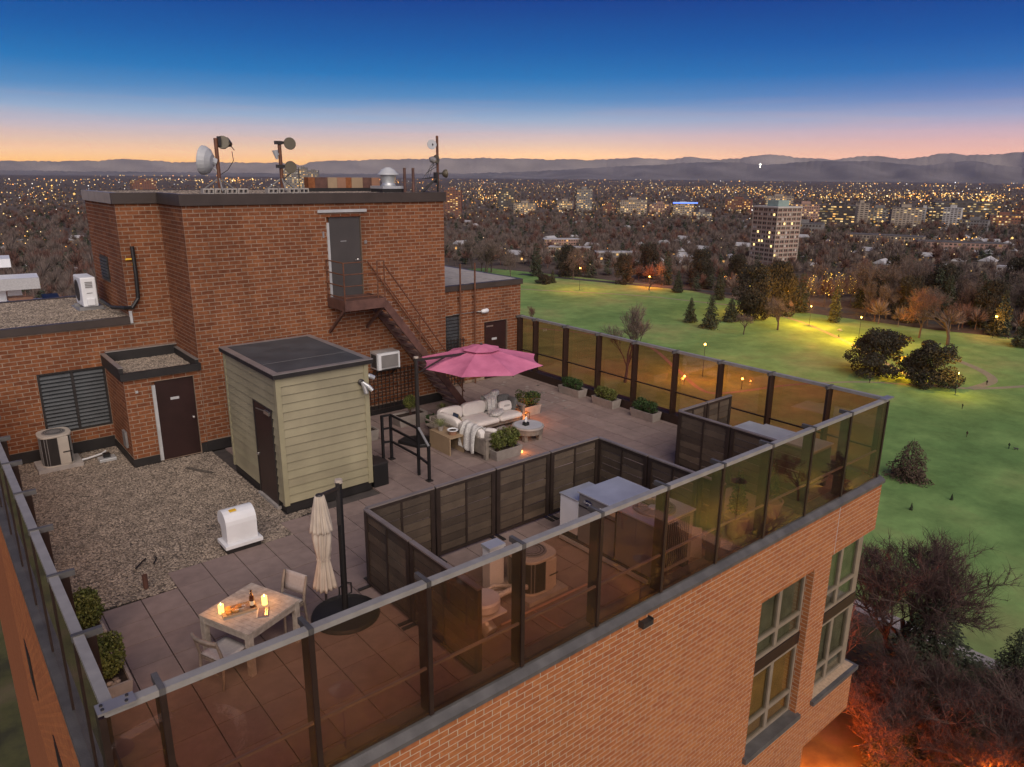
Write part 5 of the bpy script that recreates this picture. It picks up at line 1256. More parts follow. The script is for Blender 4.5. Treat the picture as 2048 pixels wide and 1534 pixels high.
MB().puff((12.05,7.8,.57),(.10,.07,.17),.9,12,8,.4).build('tissue', MT['white'], tb_, smooth=True)
ln = thing('lantern', 'small glowing lantern on the pavers behind the round table', 'lantern', (13.06, 8.98, 0))
MB().box(12.97,8.89,0,13.15,9.07,.02).build('base', MT['dark'], ln); MB().box(12.97,8.89,.26,13.15,9.07,.28).build('cap', MT['dark'], ln)
mb = MB(); [mb.box(x,y,.021,x+.014,y+.014,.259) for x in (12.972,13.134) for y in (8.892,9.054)]; mb.build('frame', MT['dark'], ln)
MB().lathe((13.06,8.98,.021), [(.04,0),(.04,.12),(.001,.13)], 12).build('candle', MT['wax'], ln)
for q, e in (((13.06,8.98,.40), 16.0), ((12.97,8.72,.16), 7.0)):
    ld = bpy.data.lights.new('lantern_light', 'POINT'); ld.energy = e; ld.color = (1,.26,.04); ld.shadow_soft_size = .05
    lo = bpy.data.objects.new('lantern_light', ld); COL.objects.link(lo); lo.location = q
l2 = thing('tea_light', 'small glowing tea light hidden behind the two shrubs', 'candle', (11.24, 7.02, 0))
MB().lathe((11.27,7.05,0), [(.03,0),(.03,.06),(.001,.065)], 10).build('cup', MT['wax'], l2)
ld = bpy.data.lights.new('lantern_light', 'POINT'); ld.energy = 4.0; ld.color = (1,.30,.05); ld.shadow_soft_size = .03
lo = bpy.data.objects.new('lantern_light', ld); COL.objects.link(lo); lo.location = (11.30,7.02,.16)
gp_ = thing('grass_pot', 'small pale pot of yellow grass behind the sofa back', 'potted plant', (10.98, 10.35, 0))
MB().lathe((10.98,10.35,0), [(.10,0),(.13,.36),(.135,.38),(.11,.37),(.001,.34)], 16, cap=False).build('pot', MT['planter'], gp_)
blades(MB(), (10.98,10.35,.36), 110, .55, .28, 9).build('leaves', MT['shrub'], gp_)
lp = thing('leafy_plant', 'low dark leafy plant on the pavers behind the pink parasol base', 'potted plant', (10.45, 10.1, 0))
MB().lathe((10.45,10.1,0), [(.08,0),(.11,.16),(.12,.17),(.001,.15)], 14, cap=False).build('pot', MT['dark'], lp)
quads_mesh('leaves', leaf_cards([(10.45,10.1,.28,.24,.22,.16)], 160, .16, 77), MT['shrub_dk'], lp)
dt = thing('dark_chair', 'black folding chair frame between the parasol base and the tan table', 'chair', (9.75, 9.4, 0))
mb = MB(); [mb.bar((x,y,0),(x,y,.62),.04) for x in (10.0,) for y in (9.15,9.55)]; mb.bar((9.85,9.15,.58),(9.85,9.6,.58),.04); mb.box(9.85,9.1,.40,10.08,9.6,.43); mb.bar((9.86,9.15,.42),(9.86,9.15,.60),.035); mb.build('frame', MT['wood_grey'], dt)
# ------------------------------------------------------------------ hatch guard rail and trellis
gd = thing('hatch_rail', 'black steel guard rail with four posts between the shed and the sofa', 'railing', (8.25, 8, 0))
GPt = [(8.07,8.83,1.24),(8.30,8.80,1.24),(8.285,7.47,1.24),(8.28,7.0,.88)]
for x, y, h in GPt: MB().box(x-.03,y-.03,0,x+.03,y+.03,h).build('post', MT['black'], gd)
for (a, b, c) in GPt[:2]+GPt[3:]: MB().box(a-.07,b-.07,0,a+.07,b+.07,.03).build('foot', MT['dark'], gd)
for i in range(3):
    a, b = GPt[i], GPt[i+1]
    for k in (0, .35, .72):
        if i == 2 and k == .35: continue
        MB().bar((a[0],a[1],a[2]-.02-k),(b[0],b[1],(b[2]-.02-k*(.6 if i == 2 else 1))),.045).build('rail', MT['black'], gd)
MB().bar((8.285,7.44,1.25),(8.28,7.0,.90),.055,.03).build('hand_rail', MT['grey_metal'], gd)
ga = thing('steel_angle', 'dark steel angle lying at the foot of the black guard rail', 'bracket', (8.0, 8.95, 0))
mb = MB(); mb.box(7.93,8.65,0,8.02,9.15,.03); mb.box(7.93,8.65,.031,7.95,9.15,.10); mb.build('angle', MT['dark'], ga)
tl = thing('trellis', 'dark square trellis leaning on the brick wall under the wall air conditioner', 'trellis', (10.3, 12.2, 0))
for k in range(15): MB().bar((9.35+k*.135,12.24,.12),(9.35+k*.135,12.24,1.42),.018,.02).build('lath', MT['screen_frame'], tl)
for k in range(10): MB().bar((9.3,12.215,.18+k*.132),(11.32,12.215,.18+k*.132),.02,.018).build('lath', MT['screen_frame'], tl)
t2_ = thing('trellis', 'dark square trellis standing before the right wing louvre', 'trellis', (13.5, 13.2, 0))
for k in range(6): MB().bar((13.2+k*.13,13.25,.1),(13.2+k*.13,13.25,1.75),.02).build('lath', MT['screen_frame'], t2_)
for k in range(12): MB().bar((13.15,13.225,.15+k*.14),(13.9,13.225,.15+k*.14),.02).build('lath', MT['screen_frame'], t2_)
cbx = thing('cable_box', 'white meter box and pipework on the brick wall behind the shed', 'box', (8.9, 12.2, 0))
mb = MB(); mb.bar((8.75,12.28,.95),(9.3,12.28,.95),.05); mb.bar((8.75,12.28,.8),(8.75,12.28,1.1),.05); mb.build('pipe', MT['white_metal'], cbx)
MB().box(9.0,12.2,.2,9.3,12.34,.7).build('box', MT['dark'], cbx)
# pale scuffs where paint was spilled on the far pavers
sc_ = random.Random(3); mb = MB()
for px, py, n_ in ((1062,772,5),(1076,780,6),(1090,786,7),(1058,792,3),(1108,801,5),(1122,812,6),(1098,808,3),(1180,832,4),(1010,768,4)):
    c = on_z(px, py, .0045)
    for _ in range(n_):
        q = (c.x+sc_.uniform(-.3,.3), c.y+sc_.uniform(-.3,.3)); k = sc_.randint(5,8); r0 = sc_.uniform(.02,.10)
        b = len(mb.v); mb.v += [(q[0]+r0*sc_.uniform(.4,1.5)*cos(2*pi*j/k), q[1]+r0*sc_.uniform(.3,1.0)*sin(2*pi*j/k), .0045) for j in range(k)]; mb.f.append(tuple(b+j for j in range(k)))
stuff(mb.build('paint_scuffs', MT['planter'], terr))
# ------------------------------------------------------------------ the land
def ground_mat(name, c1, c2, c3, scale, bump=0):
    m, t, b = newmat(name); nd = t.nodes; lk = t.links.new
    geo = nd.new('ShaderNodeNewGeometry')
    n1 = nd.new('ShaderNodeTexNoise'); n1.inputs['Scale'].default_value = scale; n1.inputs['Detail'].default_value = 7; n1.inputs['Roughness'].default_value = .62; lk(geo.outputs['Position'], n1.inputs['Vector'])
    r = nd.new('ShaderNodeValToRGB'); lk(n1.outputs[0], r.inputs[0]); e = r.color_ramp.elements; e.new(.5)
    for i, (p, c) in enumerate(zip((.36,.5,.66), (c1,c2,c3))): e[i].position = p; e[i].color = (*c, 1)
    n2 = nd.new('ShaderNodeTexNoise'); n2.inputs['Scale'].default_value = .16; n2.inputs['Detail'].default_value = 9; n2.inputs['Roughness'].default_value = .7; lk(geo.outputs['Position'], n2.inputs['Vector'])
    mr = nd.new('ShaderNodeMapRange'); mr.inputs[1].default_value = .25; mr.inputs[2].default_value = .75; mr.inputs[3].default_value = .66; mr.inputs[4].default_value = 1.28; lk(n2.outputs[0], mr.inputs[0])
    hs = nd.new('ShaderNodeHueSaturation'); lk(r.outputs[0], hs.inputs['Color']); lk(mr.outputs[0], hs.inputs['Value'])
    lk(hs.outputs[0], b.inputs['Base Color']); b.inputs['Roughness'].default_value = .95; b.inputs['Specular IOR Level'].default_value = .15
    return m
MT['lawn'] = ground_mat('lawn_grass', (.125,.230,.072), (.180,.300,.095), (.255,.300,.112), .028)
MT['city'] = ground_mat('city_floor', (.075,.058,.050), (.115,.09,.076), (.15,.12,.10), .012)
MT['litter'] = ground_mat('leaf_litter', (.105,.115,.058), (.125,.125,.065), (.14,.165,.072), .06)
MT['path'] = pm('path', (.22,.215,.15), .9, var=.12, scale=.5)
MT['asphalt'] = pm('asphalt', (.05,.05,.052), .9, var=.2, scale=.6)
MT['yard'] = ground_mat('yard', (.05,.05,.028), (.085,.085,.035), (.11,.085,.05), .12)
def flat(name, poly, z, mat):
    me = bpy.data.meshes.new(name); me.from_pydata([(p[0],p[1],z) for p in poly], [], [tuple(range(len(poly)))]); return struct(finish(me, name, mat))
def sheet(name, R, z, mat):
    mb = MB(); n = 48; rs = [0, 300, 1500, 6000, 18000, R]
    mb.v.append((0,0,z))
    for r in rs[1:]: mb.v.extend([(r*cos(2*pi*k/n), r*sin(2*pi*k/n), z) for k in range(n)])
    for k in range(n): mb.f.append((0, 1+k, 1+(k+1) % n))
    for i in range(len(rs)-2):
        for k in range(n): a = 1+i*n+k; b = 1+i*n+(k+1) % n; mb.f.append((a, a+n, b+n, b))
    return struct(mb.build(name, mat))
sheet("city_ground", 32000, GZ-.05, MT['city'])
lawn = [(106,-260),(470,-260),(430,-60),(372,60),(352,120),(345,190),(362,270),(352,330),(330,420),(106,460)]
flat('lawn', lawn, GZ, MT['lawn'])
flat('yard', [(-60,-140),(103,-140),(103,200),(-60,200)], GZ-.02, MT['yard'])
flat('street', [(-200,-98),(260,-98),(260,-84),(-200,-84)], GZ+.0, MT['asphalt'])
def ribbon(name, pts, w, z, mat):
    pts = [Vector((p[0],p[1],0)) for p in pts]; mb = MB(); n = len(pts)
    out = []
    for i in range(n-1):                       # smooth the line
        p0, p1, p2, p3 = pts[max(i-1,0)], pts[i], pts[i+1], pts[min(i+2,n-1)]
        for k in range(8):
            t = k/8; out.append(.5*((2*p1)+(p2-p0)*t+(2*p0-5*p1+4*p2-p3)*t*t+(3*p1-p0-3*p2+p3)*t**3))
    out.append(pts[-1])
    for i, p in enumerate(out):
        d = (out[min(i+1,len(out)-1)]-out[max(i-1,0)]).normalized(); s = Vector((-d.y,d.x,0))*w/2
        mb.v += [(p.x+s.x,p.y+s.y,z),(p.x-s.x,p.y-s.y,z)]
        if i: a = 2*i; mb.f.append((a-2,a-1,a+1,a))
    return struct(mb.build(name, mat))
G2 = lambda *q: [tuple(gp(*p)[:2]) for p in q]
ribbon('park_path', G2((1040,578),(1130,583),(1230,588),(1310,594),(1400,604),(1500,616),(1590,640),(1660,668),(1725,700),(1800,742),(1860,768),(1950,777),(2060,772)), 2.2, GZ+.02, MT['path'])
ribbon('park_path', G2((1060,655),(1180,668),(1290,690),(1350,735),(1400,778),(1450,786),(1560,772),(1640,766),(1730,764),(1800,768),(1880,774)), 1.6, GZ+.028, MT['path'])
ribbon('park_path', G2((1940,778),(1985,762),(1960,740),(1900,715)), 3.0, GZ+.036, MT['path'])
ribbon('pavement', [(108,-140),(107,36),(106,180)], 3.2, GZ+.03, MT['concrete'])
ribbon('park_road', G2((1040,548),(1300,572),(1480,590),(1700,625),(1990,660),(2100,668)), 7, GZ+.044, MT['asphalt'])

# ------------------------------------------------------------------ mountains
MT['mountain'] = pm('mountain', (.36,.315,.27), .95, var=.25, scale=.0006)  # pale base: part of the haze brightness is put into the colour
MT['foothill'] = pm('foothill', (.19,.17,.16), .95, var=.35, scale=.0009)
def ridge(name, prof, dist, depth, seed, noise, mat):
    r = random.Random(seed); xs = [p[0] for p in prof]; hs = [p[1] for p in prof]
    ph = [(r.uniform(0,6), r.uniform(.004,.05), r.uniform(.3,1)) for _ in range(9)]
    mb = MB(); cols = list(range(-900, 3000, 4)); rows = 9
    for px in cols:
        y = np.interp(px, xs, hs) if xs[0] <= px <= xs[-1] else (hs[0] if px < xs[0] else hs[-1]) + 6*sin(px*.011)
        d = ray_dir(px, y - noise*sum(a*sin(px*f*2+p) for p, f, a in ph)*.35 - noise*(1.3*abs(sin(px*.083+seed))+.9*abs(sin(px*.21+2*seed))+.5*sin(px*.47)-1.2)); hd = sqrt(d[0]**2+d[1]**2); dx, dy = d[0]/hd, d[1]/hd
        ztop = CAM.z + d[2]/hd*dist
        for j in range(rows):
            t = j/(rows-1); rr = dist - depth*(1-t)
            z = GZ-.5 + (ztop-GZ)*(t**1.5)*(1+.10*(1-t)*sin(px*.06+5*t+seed))
            wob = depth*.16*sin(px*.045+3*t+seed)*t*(1-t)*4
            mb.v.append((CAM.x+dx*(rr+wob), CAM.y+dy*(rr+wob), z))
        mb.v.append((CAM.x+dx*(dist+depth*.8), CAM.y+dy*(dist+depth*.8), GZ-.5))
    m = rows+1
    for i in range(len(cols)-1):
        for j in range(m-1): a = i*m+j; mb.f.append((a, a+1, a+1+m, a+m))
    return struct(mb.build(name, mat, smooth=True))
far_p = [(0,322),(60,322),(110,323),(150,321),(200,322),(225,318),(270,318),(310,322),(360,324),(440,325),(560,326),(604,330),(616,325),(640,323),(720,320),(800,318),(880,317),(960,316),(1050,318),(1100,319),(1180,320),(1230,318),(1270,315),(1310,318),(1340,319),(1370,313),(1400,316),(1430,319),(1480,316),(1515,311),(1550,309),(1585,313),(1610,317),(1660,319),(1710,315),(1750,311),(1780,315),(1800,319),(1850,313),(1880,308),(1905,306),(1930,309),(1950,310),(2000,308),(2048,303)]
near_p = [(0,341),(200,343),(400,345),(600,347),(800,348),(1000,346),(1150,338),(1300,330),(1400,325),(1480,325),(1510,329),(1560,328),(1600,324),(1640,322),(1700,322),(1740,322),(1780,326),(1850,332),(1890,326),(1920,323),(1950,322),(1990,330),(2048,336)]
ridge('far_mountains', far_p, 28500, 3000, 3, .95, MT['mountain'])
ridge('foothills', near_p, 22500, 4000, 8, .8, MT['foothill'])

# ------------------------------------------------------------------ trees
MT['bark'] = pm('bark', (.075,.055,.045), .95, var=.25, scale=1.5, objr=.15)
MT['twig'] = pm('bare_twigs', (.150,.118,.104), .95, var=.2, scale=.4, island=.35, objr=.2, base2=(.165,.125,.105))
MT['twig_dk'] = pm('dark_reddish_twigs', (.070,.040,.034), .95, var=.3, scale=.5, island=.5, objr=.25)
MT['twig_red'] = pm('reddish_twigs', (.145,.075,.058), .95, var=.25, scale=.5, island=.4, objr=.15)
MT['needle'] = pm('conifer_needles', (.040,.052,.028), .9, var=.25, scale=.5, island=.45, objr=.2)
MT['needle_dk'] = pm('dark_pine_needles', (.030,.028,.019), .9, var=.25, scale=.5, island=.5, objr=.2)
MT['needle_br'] = pm('brownish_conifer', (.070,.048,.032), .9, var=.25, scale=.5, island=.45, objr=.1)
def bare_tree(name, h, seed, mats, r0=.3, levels=4, fork=4, twigs=900, spread=.9, tl=1.0, tw=.035, upright=0.0):
    """trunk and limbs as tubes, fine twigs as thin slivers; returns an un-tagged thing at the origin"""
    r = random.Random(seed); tr_ = MB(); ends = []
    def grow(p, d, L_, rad, lv):
        q = p; pts = [p]; rs = [rad]; n = 3
        for k in range(n):
            d = (d + Vector((r.uniform(-1,1), r.uniform(-1,1), r.uniform(-.3,.6)+upright))*.16).normalized(); q = q + d*(L_/n); pts.append(q); rs.append(rad*(1-.42*(k+1)/n))
            if lv >= 1: ends.append((q, d, lv))
        tr_.tube(pts, rs, 6 if lv < 2 else 4 if lv < 3 else 3, cap=False)
        if lv >= levels: return
        for k in range(fork if lv else fork+1):
            a = r.uniform(0, 2*pi); t = r.uniform(.45, 1.0); s = pts[1+min(2,int(t*3))] if lv else pts[1].lerp(pts[3], r.uniform(.2,1))
            o = d.orthogonal().normalized(); o.rotate(Matrix.Rotation(a, 3, d))
            nd_ = (d*r.uniform(.5,.95) + o*spread*r.uniform(.5,1.0) + Vector((0,0,.15+upright))).normalized()
            grow(s, nd_, L_*r.uniform(.55,.80), rad*.55*(1 if lv else .85), lv+1)
    grow(Vector((0,0,0)), Vector((0,0,1)), h*.36, r0, 0)
    zmax = max(e[0].z for e in ends); sc = h/(zmax+tl*.6)
    t = bpy.data.objects.new(name, None); COL.objects.link(t); WL[t.name] = Vector()
    tr_.v = [(x*sc, y*sc, z*sc) for x, y, z in tr_.v]; tr_.build('trunk', mats[0], t)
    rr = np.random.RandomState(seed); P = []
    es = [e for e in ends if e[2] >= levels-1] or ends
    for k in range(twigs):
        e = es[rr.randint(len(es))]; p = np.array(e[0])*sc
        d = np.array(e[1])*.7 + rr.normal(size=3)*.75 + np.array((0,0,.25+upright)); d /= np.linalg.norm(d); L_ = tl*rr.uniform(.5,1.3)
        o = np.cross(d, rr.normal(size=3)); o /= np.linalg.norm(o)
        b = p - d*.1*L_; P.append([b-o*tw, b+o*tw, b+d*L_])
    quads_mesh('crown', np.array(P), mats[1], t); return t
def conifer(name, h, rad, seed, mats, n=1400, size=.5, base=.06, rnd_top=1.0, irr=.25, shape=1.0):
    r = np.random.RandomState(seed)
    t = bpy.data.objects.new(name, None); COL.objects.link(t); WL[t.name] = Vector()
    MB().tube([(0,0,0),(0,0,h*.5),(0,0,h*.96)], [h*.018,h*.012,.02], 7).build('trunk', mats[0], t)
    u = 1-np.sqrt(1-r.rand(n)*.985); u = base + (1-base)*u; a = r.rand(n)*2*pi
    lob = 1 + irr*np.sin(a*3+seed+u*9) + irr*.6*np.sin(a*7+u*23+seed*2)
    prof = (np.maximum(0, 1-u**rnd_top))**shape
    R = rad*prof*lob; f = r.rand(n)**.45
    tier = .5+.5*np.sin(u*h*3.2+seed)
    rr = R*f*(.82+.25*tier)
    c = np.stack([np.cos(a)*rr, np.sin(a)*rr, u*h - .18*rr*f], axis=1)
    out = np.stack([np.cos(a), np.sin(a), -.25-.3*r.rand(n)], axis=1) + r.normal(size=(n,3))*.35; out /= np.linalg.norm(out, axis=1)[:,None]
    sd_ = np.cross(out, np.array((0,0,1.))+r.normal(size=(n,3))*.5); sd_ /= np.linalg.norm(sd_, axis=1)[:,None]
    s = size*r.uniform(.6,1.4,n)[:,None]*(.55+.45*prof[:,None])
    P = np.stack([c-sd_*s*.42, c+out*s*1.0, c+sd_*s*.42], axis=1)
    quads_mesh('crown', P, mats[1], t); return t
def broad_pine(name, h, rad, seed, mats, n=3000, size=.55):
    r = random.Random(seed); t = bpy.data.objects.new(name, None); COL.objects.link(t); WL[t.name] = Vector()
    MB().tube([(0,0,0),(.2,.1,h*.3),(.3,0,h*.8)], [.35,.28,.1], 8).build('trunk', mats[0], t)
    ells = []
    for k in range(42):
        a = r.uniform(0,2*pi); q = sqrt(r.random()); z = r.uniform(.05,.92); w = rad*(1-abs(z-.38)**1.7*1.3)
        ells.append((cos(a)*q*w*.85, sin(a)*q*w*.85, z*h, rad*r.uniform(.22,.38), rad*r.uniform(.22,.38), h*r.uniform(.09,.17)))
    quads_mesh('crown', leaf_cards(ells, n, size, seed, shell=.5), mats[1], t); return t
BK = MT['bark']
T = {}
T['bare'] = bare_tree('bare_tree', 15, 1, (BK, MT['twig']), .34, 4, 4, 2600, .75, 1.3, .030)
T['bare_b'] = bare_tree('bare_tree', 15, 5, (BK, MT['twig']), .34, 4, 4, 2200, 1.0, 1.4, .032)
T['bare_red'] = bare_tree('bare_tree', 14, 9, (BK, MT['twig_red']), .3, 4, 4, 4200, .9, 1.1, .028)
T['vase'] = bare_tree('bare_tree', 12, 14, (BK, MT['twig_red']), .22, 3, 5, 1100, .35, 1.6, .018, .35)
T['elm'] = bare_tree('bare_tree', 15, 21, (BK, MT['twig']), .30, 4, 4, 5200, .55, 1.0, .020, .10)
T['grove'] = bare_tree('bare_tree', 14, 33, (BK, MT['twig_dk']), .26, 4, 5, 15000, .85, .9, .013, .03)
T['grove_b'] = bare_tree('bare_tree', 14, 37, (BK, MT['twig_dk']), .26, 4, 5, 13000, .8, 1.0, .013, .08)
T['fir'] = conifer('conifer', 12, 3.6, 17, (BK, MT['needle']), 12000, .27, .03, 1.1, .35, .9)
T['spruce'] = conifer('conifer', 12, 3.0, 2, (BK, MT['needle']), 2600, .55)
T['spruce_b'] = conifer('conifer', 12, 2.6, 6, (BK, MT['needle']), 2200, .55, irr=.4)
T['spruce_br'] = conifer('conifer', 10, 4.3, 4, (BK, MT['needle_br']), 4200, .42, .03, 1.3, .22, .8)
T['column'] = conifer('conifer', 14, 1.9, 8, (BK, MT['needle']), 1800, .5, .04, 1.8, .2, .7)
T['pine'] = broad_pine('pine', 15, 9, 3, (BK, MT['needle_dk']), 15000, .62)
T['pine_b'] = broad_pine('pine', 14, 8.5, 12, (BK, MT['needle_dk']), 14000, .62)
HT = dict(elm=15, grove=14, grove_b=14, fir=12, bare=15, bare_b=15, bare_red=14, vase=12, spruce=12, spruce_b=12, spruce_br=10, column=14, pine=15, pine_b=14)
used = set()
KIND = dict(elm='bare tree', grove='bare tree', grove_b='bare tree', fir='conifer', bare='bare tree', bare_b='bare tree', bare_red='bare tree', vase='bare tree', spruce='conifer', spruce_b='conifer', spruce_br='conifer', column='conifer', pine='pine', pine_b='pine')
def plant(kind, px, py, top, label, group='trees in the park', xy=None, h=None, wide=1.0, rz=None):
    b = Vector((xy[0], xy[1], GZ)) if xy else gp(px, py)
    if h is None:
        d = ray_dir(px, top); t = ((b.x-CAM.x)*d[0]+(b.y-CAM.y)*d[1])/(d[0]**2+d[1]**2); h = CAM.z + d[2]*t - GZ
    s = h/HT[kind]; rz = rnd.uniform(0, 6) if rz is None else rz
    if kind not in used:
        o = T[kind]; used.add(kind); o.location = b; o.rotation_euler.z = rz; o.scale = (s*wide, s*wide, s)
    else: o = copy_tree(T[kind], b, rz, None, (s*wide, s*wide, s))
    tag(o, label, KIND[kind], group); return o
# single trees one can tell apart in the park
plant('elm', 1250, 765, 598, 'tall bare elm on the lawn behind the far glass screen')
plant('vase', 1065, 652, 608, 'small bare shrub tree on the lawn beside the right wing roof', wide=1.4)
plant('spruce', 1380, 645, 588, 'leftmost of three dark spruces on the far lawn edge')
plant('spruce_b', 1420, 657, 580, 'middle of three dark spruces on the far lawn edge', wide=1.1)
plant('spruce', 1461, 643, 588, 'rightmost of three dark spruces on the far lawn edge', wide=1.35)
plant('pine', 1758, 752, 660, 'broad dark pine, left of the pair by the lit path', wide=1.12)
plant('pine_b', 1862, 772, 684, 'broad dark pine, right of the pair by the lit path', wide=1.05)
plant('spruce_br', 1816, 957, 868, 'lone brownish spruce on the lawn right of the brick tower')
plant('spruce_b', 1822, 1020, 1003, 'tiny green sapling on the lawn near the brick tower', wide=.9)
plant('spruce_b', 1903, 1000, 985, 'tiny green sapling in a darker lawn ring', wide=.9)
plant('bare', 1487, 669, 622, 'small bare tree on the lawn below the three spruces', wide=1.0)
plant('bare_b', 1555, 660, 590, 'bare weeping tree between the spruces and the lit path', wide=1.1)
plant('pine_b', 1500, 640, 528, 'dark pine in front of the pale tower, left one', wide=.62)
plant('pine', 1552, 630, 523, 'dark pine in front of the pale tower, right one', wide=.62)
plant('column', 1600, 625, 535, 'narrow dark conifer right of the pale tower', wide=1.2)
plant('column', 1438, 600, 525, 'narrow dark conifer left of the pale tower')
plant('column', 1667, 645, 560, 'tall thin dark conifer beside the gold lit trees')
plant('spruce', 1355, 585, 535, 'dark conifer on the lawn below the distant flat roofs')
plant('pine', 1085, 568, 548, 'wide low dark pine clump at the far left lawn edge', wide=1.5)
plant('spruce', 1105, 566, 535, 'dark conifer at the right end of the low pine clump')
plant('bare_red', 1298, 580, 548, 'low bare tree lit orange by the street lamp', wide=1.6)
plant('bare_red', 1895, 690, 575, 'big dark leaning bare tree beyond the right pine', wide=1.2)
plant('bare_b', 1838, 676, 560, 'tall grey bare tree behind the pair of pines', wide=.8)
plant('spruce_b', 1998, 672, 565, 'dark conifer beside the orange lamp at the right edge', wide=.9)
plant('spruce', 2046, 694, 610, 'big dark conifer at the right picture edge', wide=1.2)
plant('bare', 1790, 640, 560, 'bare tree in the leaf litter left of the tall grey tree', wide=.8)
plant('bare_b', 1960, 640, 545, 'bare tree behind the orange lamp at the right edge', wide=.9)
# dense planting at the foot of the tower
for i, (k, x, y, h, w, l) in enumerate((
    ('vase', 84, 29, 17, 1.25, 'slender vase shaped bare tree beside the tower corner'),
    ('grove', 95, 24, 23, 1.15, 'tall reddish bare tree above the pavement below the tower'),
    ('fir', 91, 20, 17, 1.5, 'dark spruce in front of the tall reddish bare tree'),
    ('grove', 80, 17, 15, 1.3, 'reddish bare tree over the orange glow below the tower'),
    ('fir', 99, 13, 13, 1.0, 'bushy brown conifer at the pavement near the frame edge'),
    ('fir', 103, 7, 15, 1.1, 'dark spruce at the pavement in the bottom right corner'),
    ('grove', 100, -2, 14, 1.4, 'reddish bare tree at the right frame edge by the pavement'),
    ('grove', 84, 4, 15, 1.5, 'reddish bare tree in the middle of the bottom right grove'),
    ('fir', 88, -6, 13, 1.3, 'brown conifer in the bottom right grove'),
    ('grove', 77, 20, 11, 1.3, 'bare tree lit from below by the orange lamp'),
    ('grove', 74, -4, 14, 1.5, 'bare tree lowest in the bottom right grove'),
    ('fir', 80, 11, 12, 1.6, 'dark spruce in the shade of the bottom right grove'),
    ('grove', 79, -12, 14, 1.5, 'bare tree under the bottom frame edge'),
    ('fir', 92, 8, 11, 1.4, 'brown conifer between the grove and the pavement'))):
    plant('grove_b' if k == 'grove' and i % 2 else k, 0, 0, 0, l, 'trees at the foot of the tower', xy=(x, y), h=h, wide=w)
gr_ = random.Random(5)
plant('grove_b', 0, 0, 0, 'tall dark bare tree just left of the dark spruce by the pavement', 'trees at the foot of the tower', xy=(92, 25.5), h=20, wide=1.2)
for i in range(22):
    x, y = gr_.uniform(76, 101), gr_.uniform(-26, 18)
    plant(gr_.choice(['grove','grove_b','grove','fir']), 0, 0, 0, 'dense small tree deep in the dark grove below the tower', 'dense grove below the tower', xy=(x, y), h=gr_.uniform(8,13), wide=gr_.uniform(1.2,1.6))
# rows of tall bare trees round the far side of the park
for i in range(64):
    if i < 44: px, py = gr_.uniform(1722, 2070), 0; py = gr_.uniform(585, 628) + (px-1640)*.085; tp = gr_.uniform(70, 112)
    else: px, py = gr_.uniform(880, 1640), 0; py = 552 + (px-1040)*.055 + gr_.uniform(-8, 6); tp = gr_.uniform(48, 78)
    k = gr_.choice(['bare','bare_b','elm','pine','spruce_b','spruce' if i < 44 else 'column'])
    plant(k, px, py, py-tp, {'bare tree':'tall bare tree in the row along the far side of the park','pine':'dark spreading pine in the row along the far side of the park','conifer':'dark conifer in the row along the far side of the park'}[KIND[k]], 'tree row along the far side of the park', wide=gr_.uniform(.7,1.0) if KIND[k] == 'bare tree' else .6 if k == 'pine' else 1.1)
# trees on the near side, seen mirrored in the front glass
for i in range(14):
    kx = rnd.choice(['bare_red','spruce','bare_b','spruce_b']); x = rnd.uniform(-20,150); y = rnd.uniform(-78,-40)
    plant(kx, 0, 0, 0, 'street tree below the near side of the tower', 'street trees mirrored in the front glass', xy=(x,y), h=rnd.uniform(9,15), wide=1.2)
plant('fir', 0, 0, 0, 'single conifer by a curved walk below the near side, mirrored in the front glass', 'street trees mirrored in the front glass', xy=(16.5,-72), h=10, wide=1.4)
ribbon('curved_walk', [(10,-78),(15,-79),(20,-77),(22,-73),(21,-69),(17,-66)], 1.6, GZ+.02, MT['concrete'])
# small cut-down trees for the town
def small_tree(kind, seed):
    r = np.random.RandomState(seed)
    if kind == 'bare':
        n = 150; d = r.normal(size=(n,3)); d[:,2] = np.abs(d[:,2])*1.0+.05; d /= np.linalg.norm(d, axis=1)[:,None]
        ell = np.array((4.6,4.6,7.5)); ba = np.array((0,0,4.0)) + d*ell*r.uniform(.15,.55,n)[:,None]; en = np.array((0,0,4.2)) + d*ell*r.uniform(.75,1.15,n)[:,None]
        o = np.cross(en-ba, r.normal(size=(n,3))); o /= np.linalg.norm(o, axis=1)[:,None]; w = r.uniform(.12,.30,n)[:,None]
        P = np.stack([ba-o*w, ba+o*w, en], axis=1)
        tk = np.array([[(-.25,0,0),(.25,0,0),(0,0,6.5)],[(0,-.25,0),(0,.25,0),(0,0,6.5)]])
        m = [MT['twig'], MT['twig_red'], MT['twig']][seed % 3]
    else:
        n = 110; u = 1-np.sqrt(1-r.rand(n)*.98); a = r.rand(n)*2*pi; R = 2.6*(1-u)*np.sqrt(r.rand(n)); c = np.stack([np.cos(a)*R, np.sin(a)*R, .8+u*11], axis=1)
        o = np.stack([np.cos(a), np.sin(a), -.4*np.ones(n)], axis=1); s = np.cross(o, (0,0,1.)); P = np.stack([c-s*.7, c+o*1.4, c+s*.7], axis=1)
        tk = np.array([[(-.2,0,0),(.2,0,0),(0,0,10)],[(0,-.2,0),(0,.2,0),(0,0,10)]]); m = MT['needle']
    P = np.concatenate([P, tk]); k = 3; n = len(P)
    me = bpy.data.meshes.new('town_tree'); me.vertices.add(n*k); me.vertices.foreach_set('co', P.reshape(-1)); me.loops.add(n*k); me.loops.foreach_set('vertex_index', np.arange(n*k)); me.polygons.add(n); me.polygons.foreach_set('loop_start', np.arange(0,n*k,k)); me.update(calc_edges=True); me.validate(); me.materials.append(m); return me
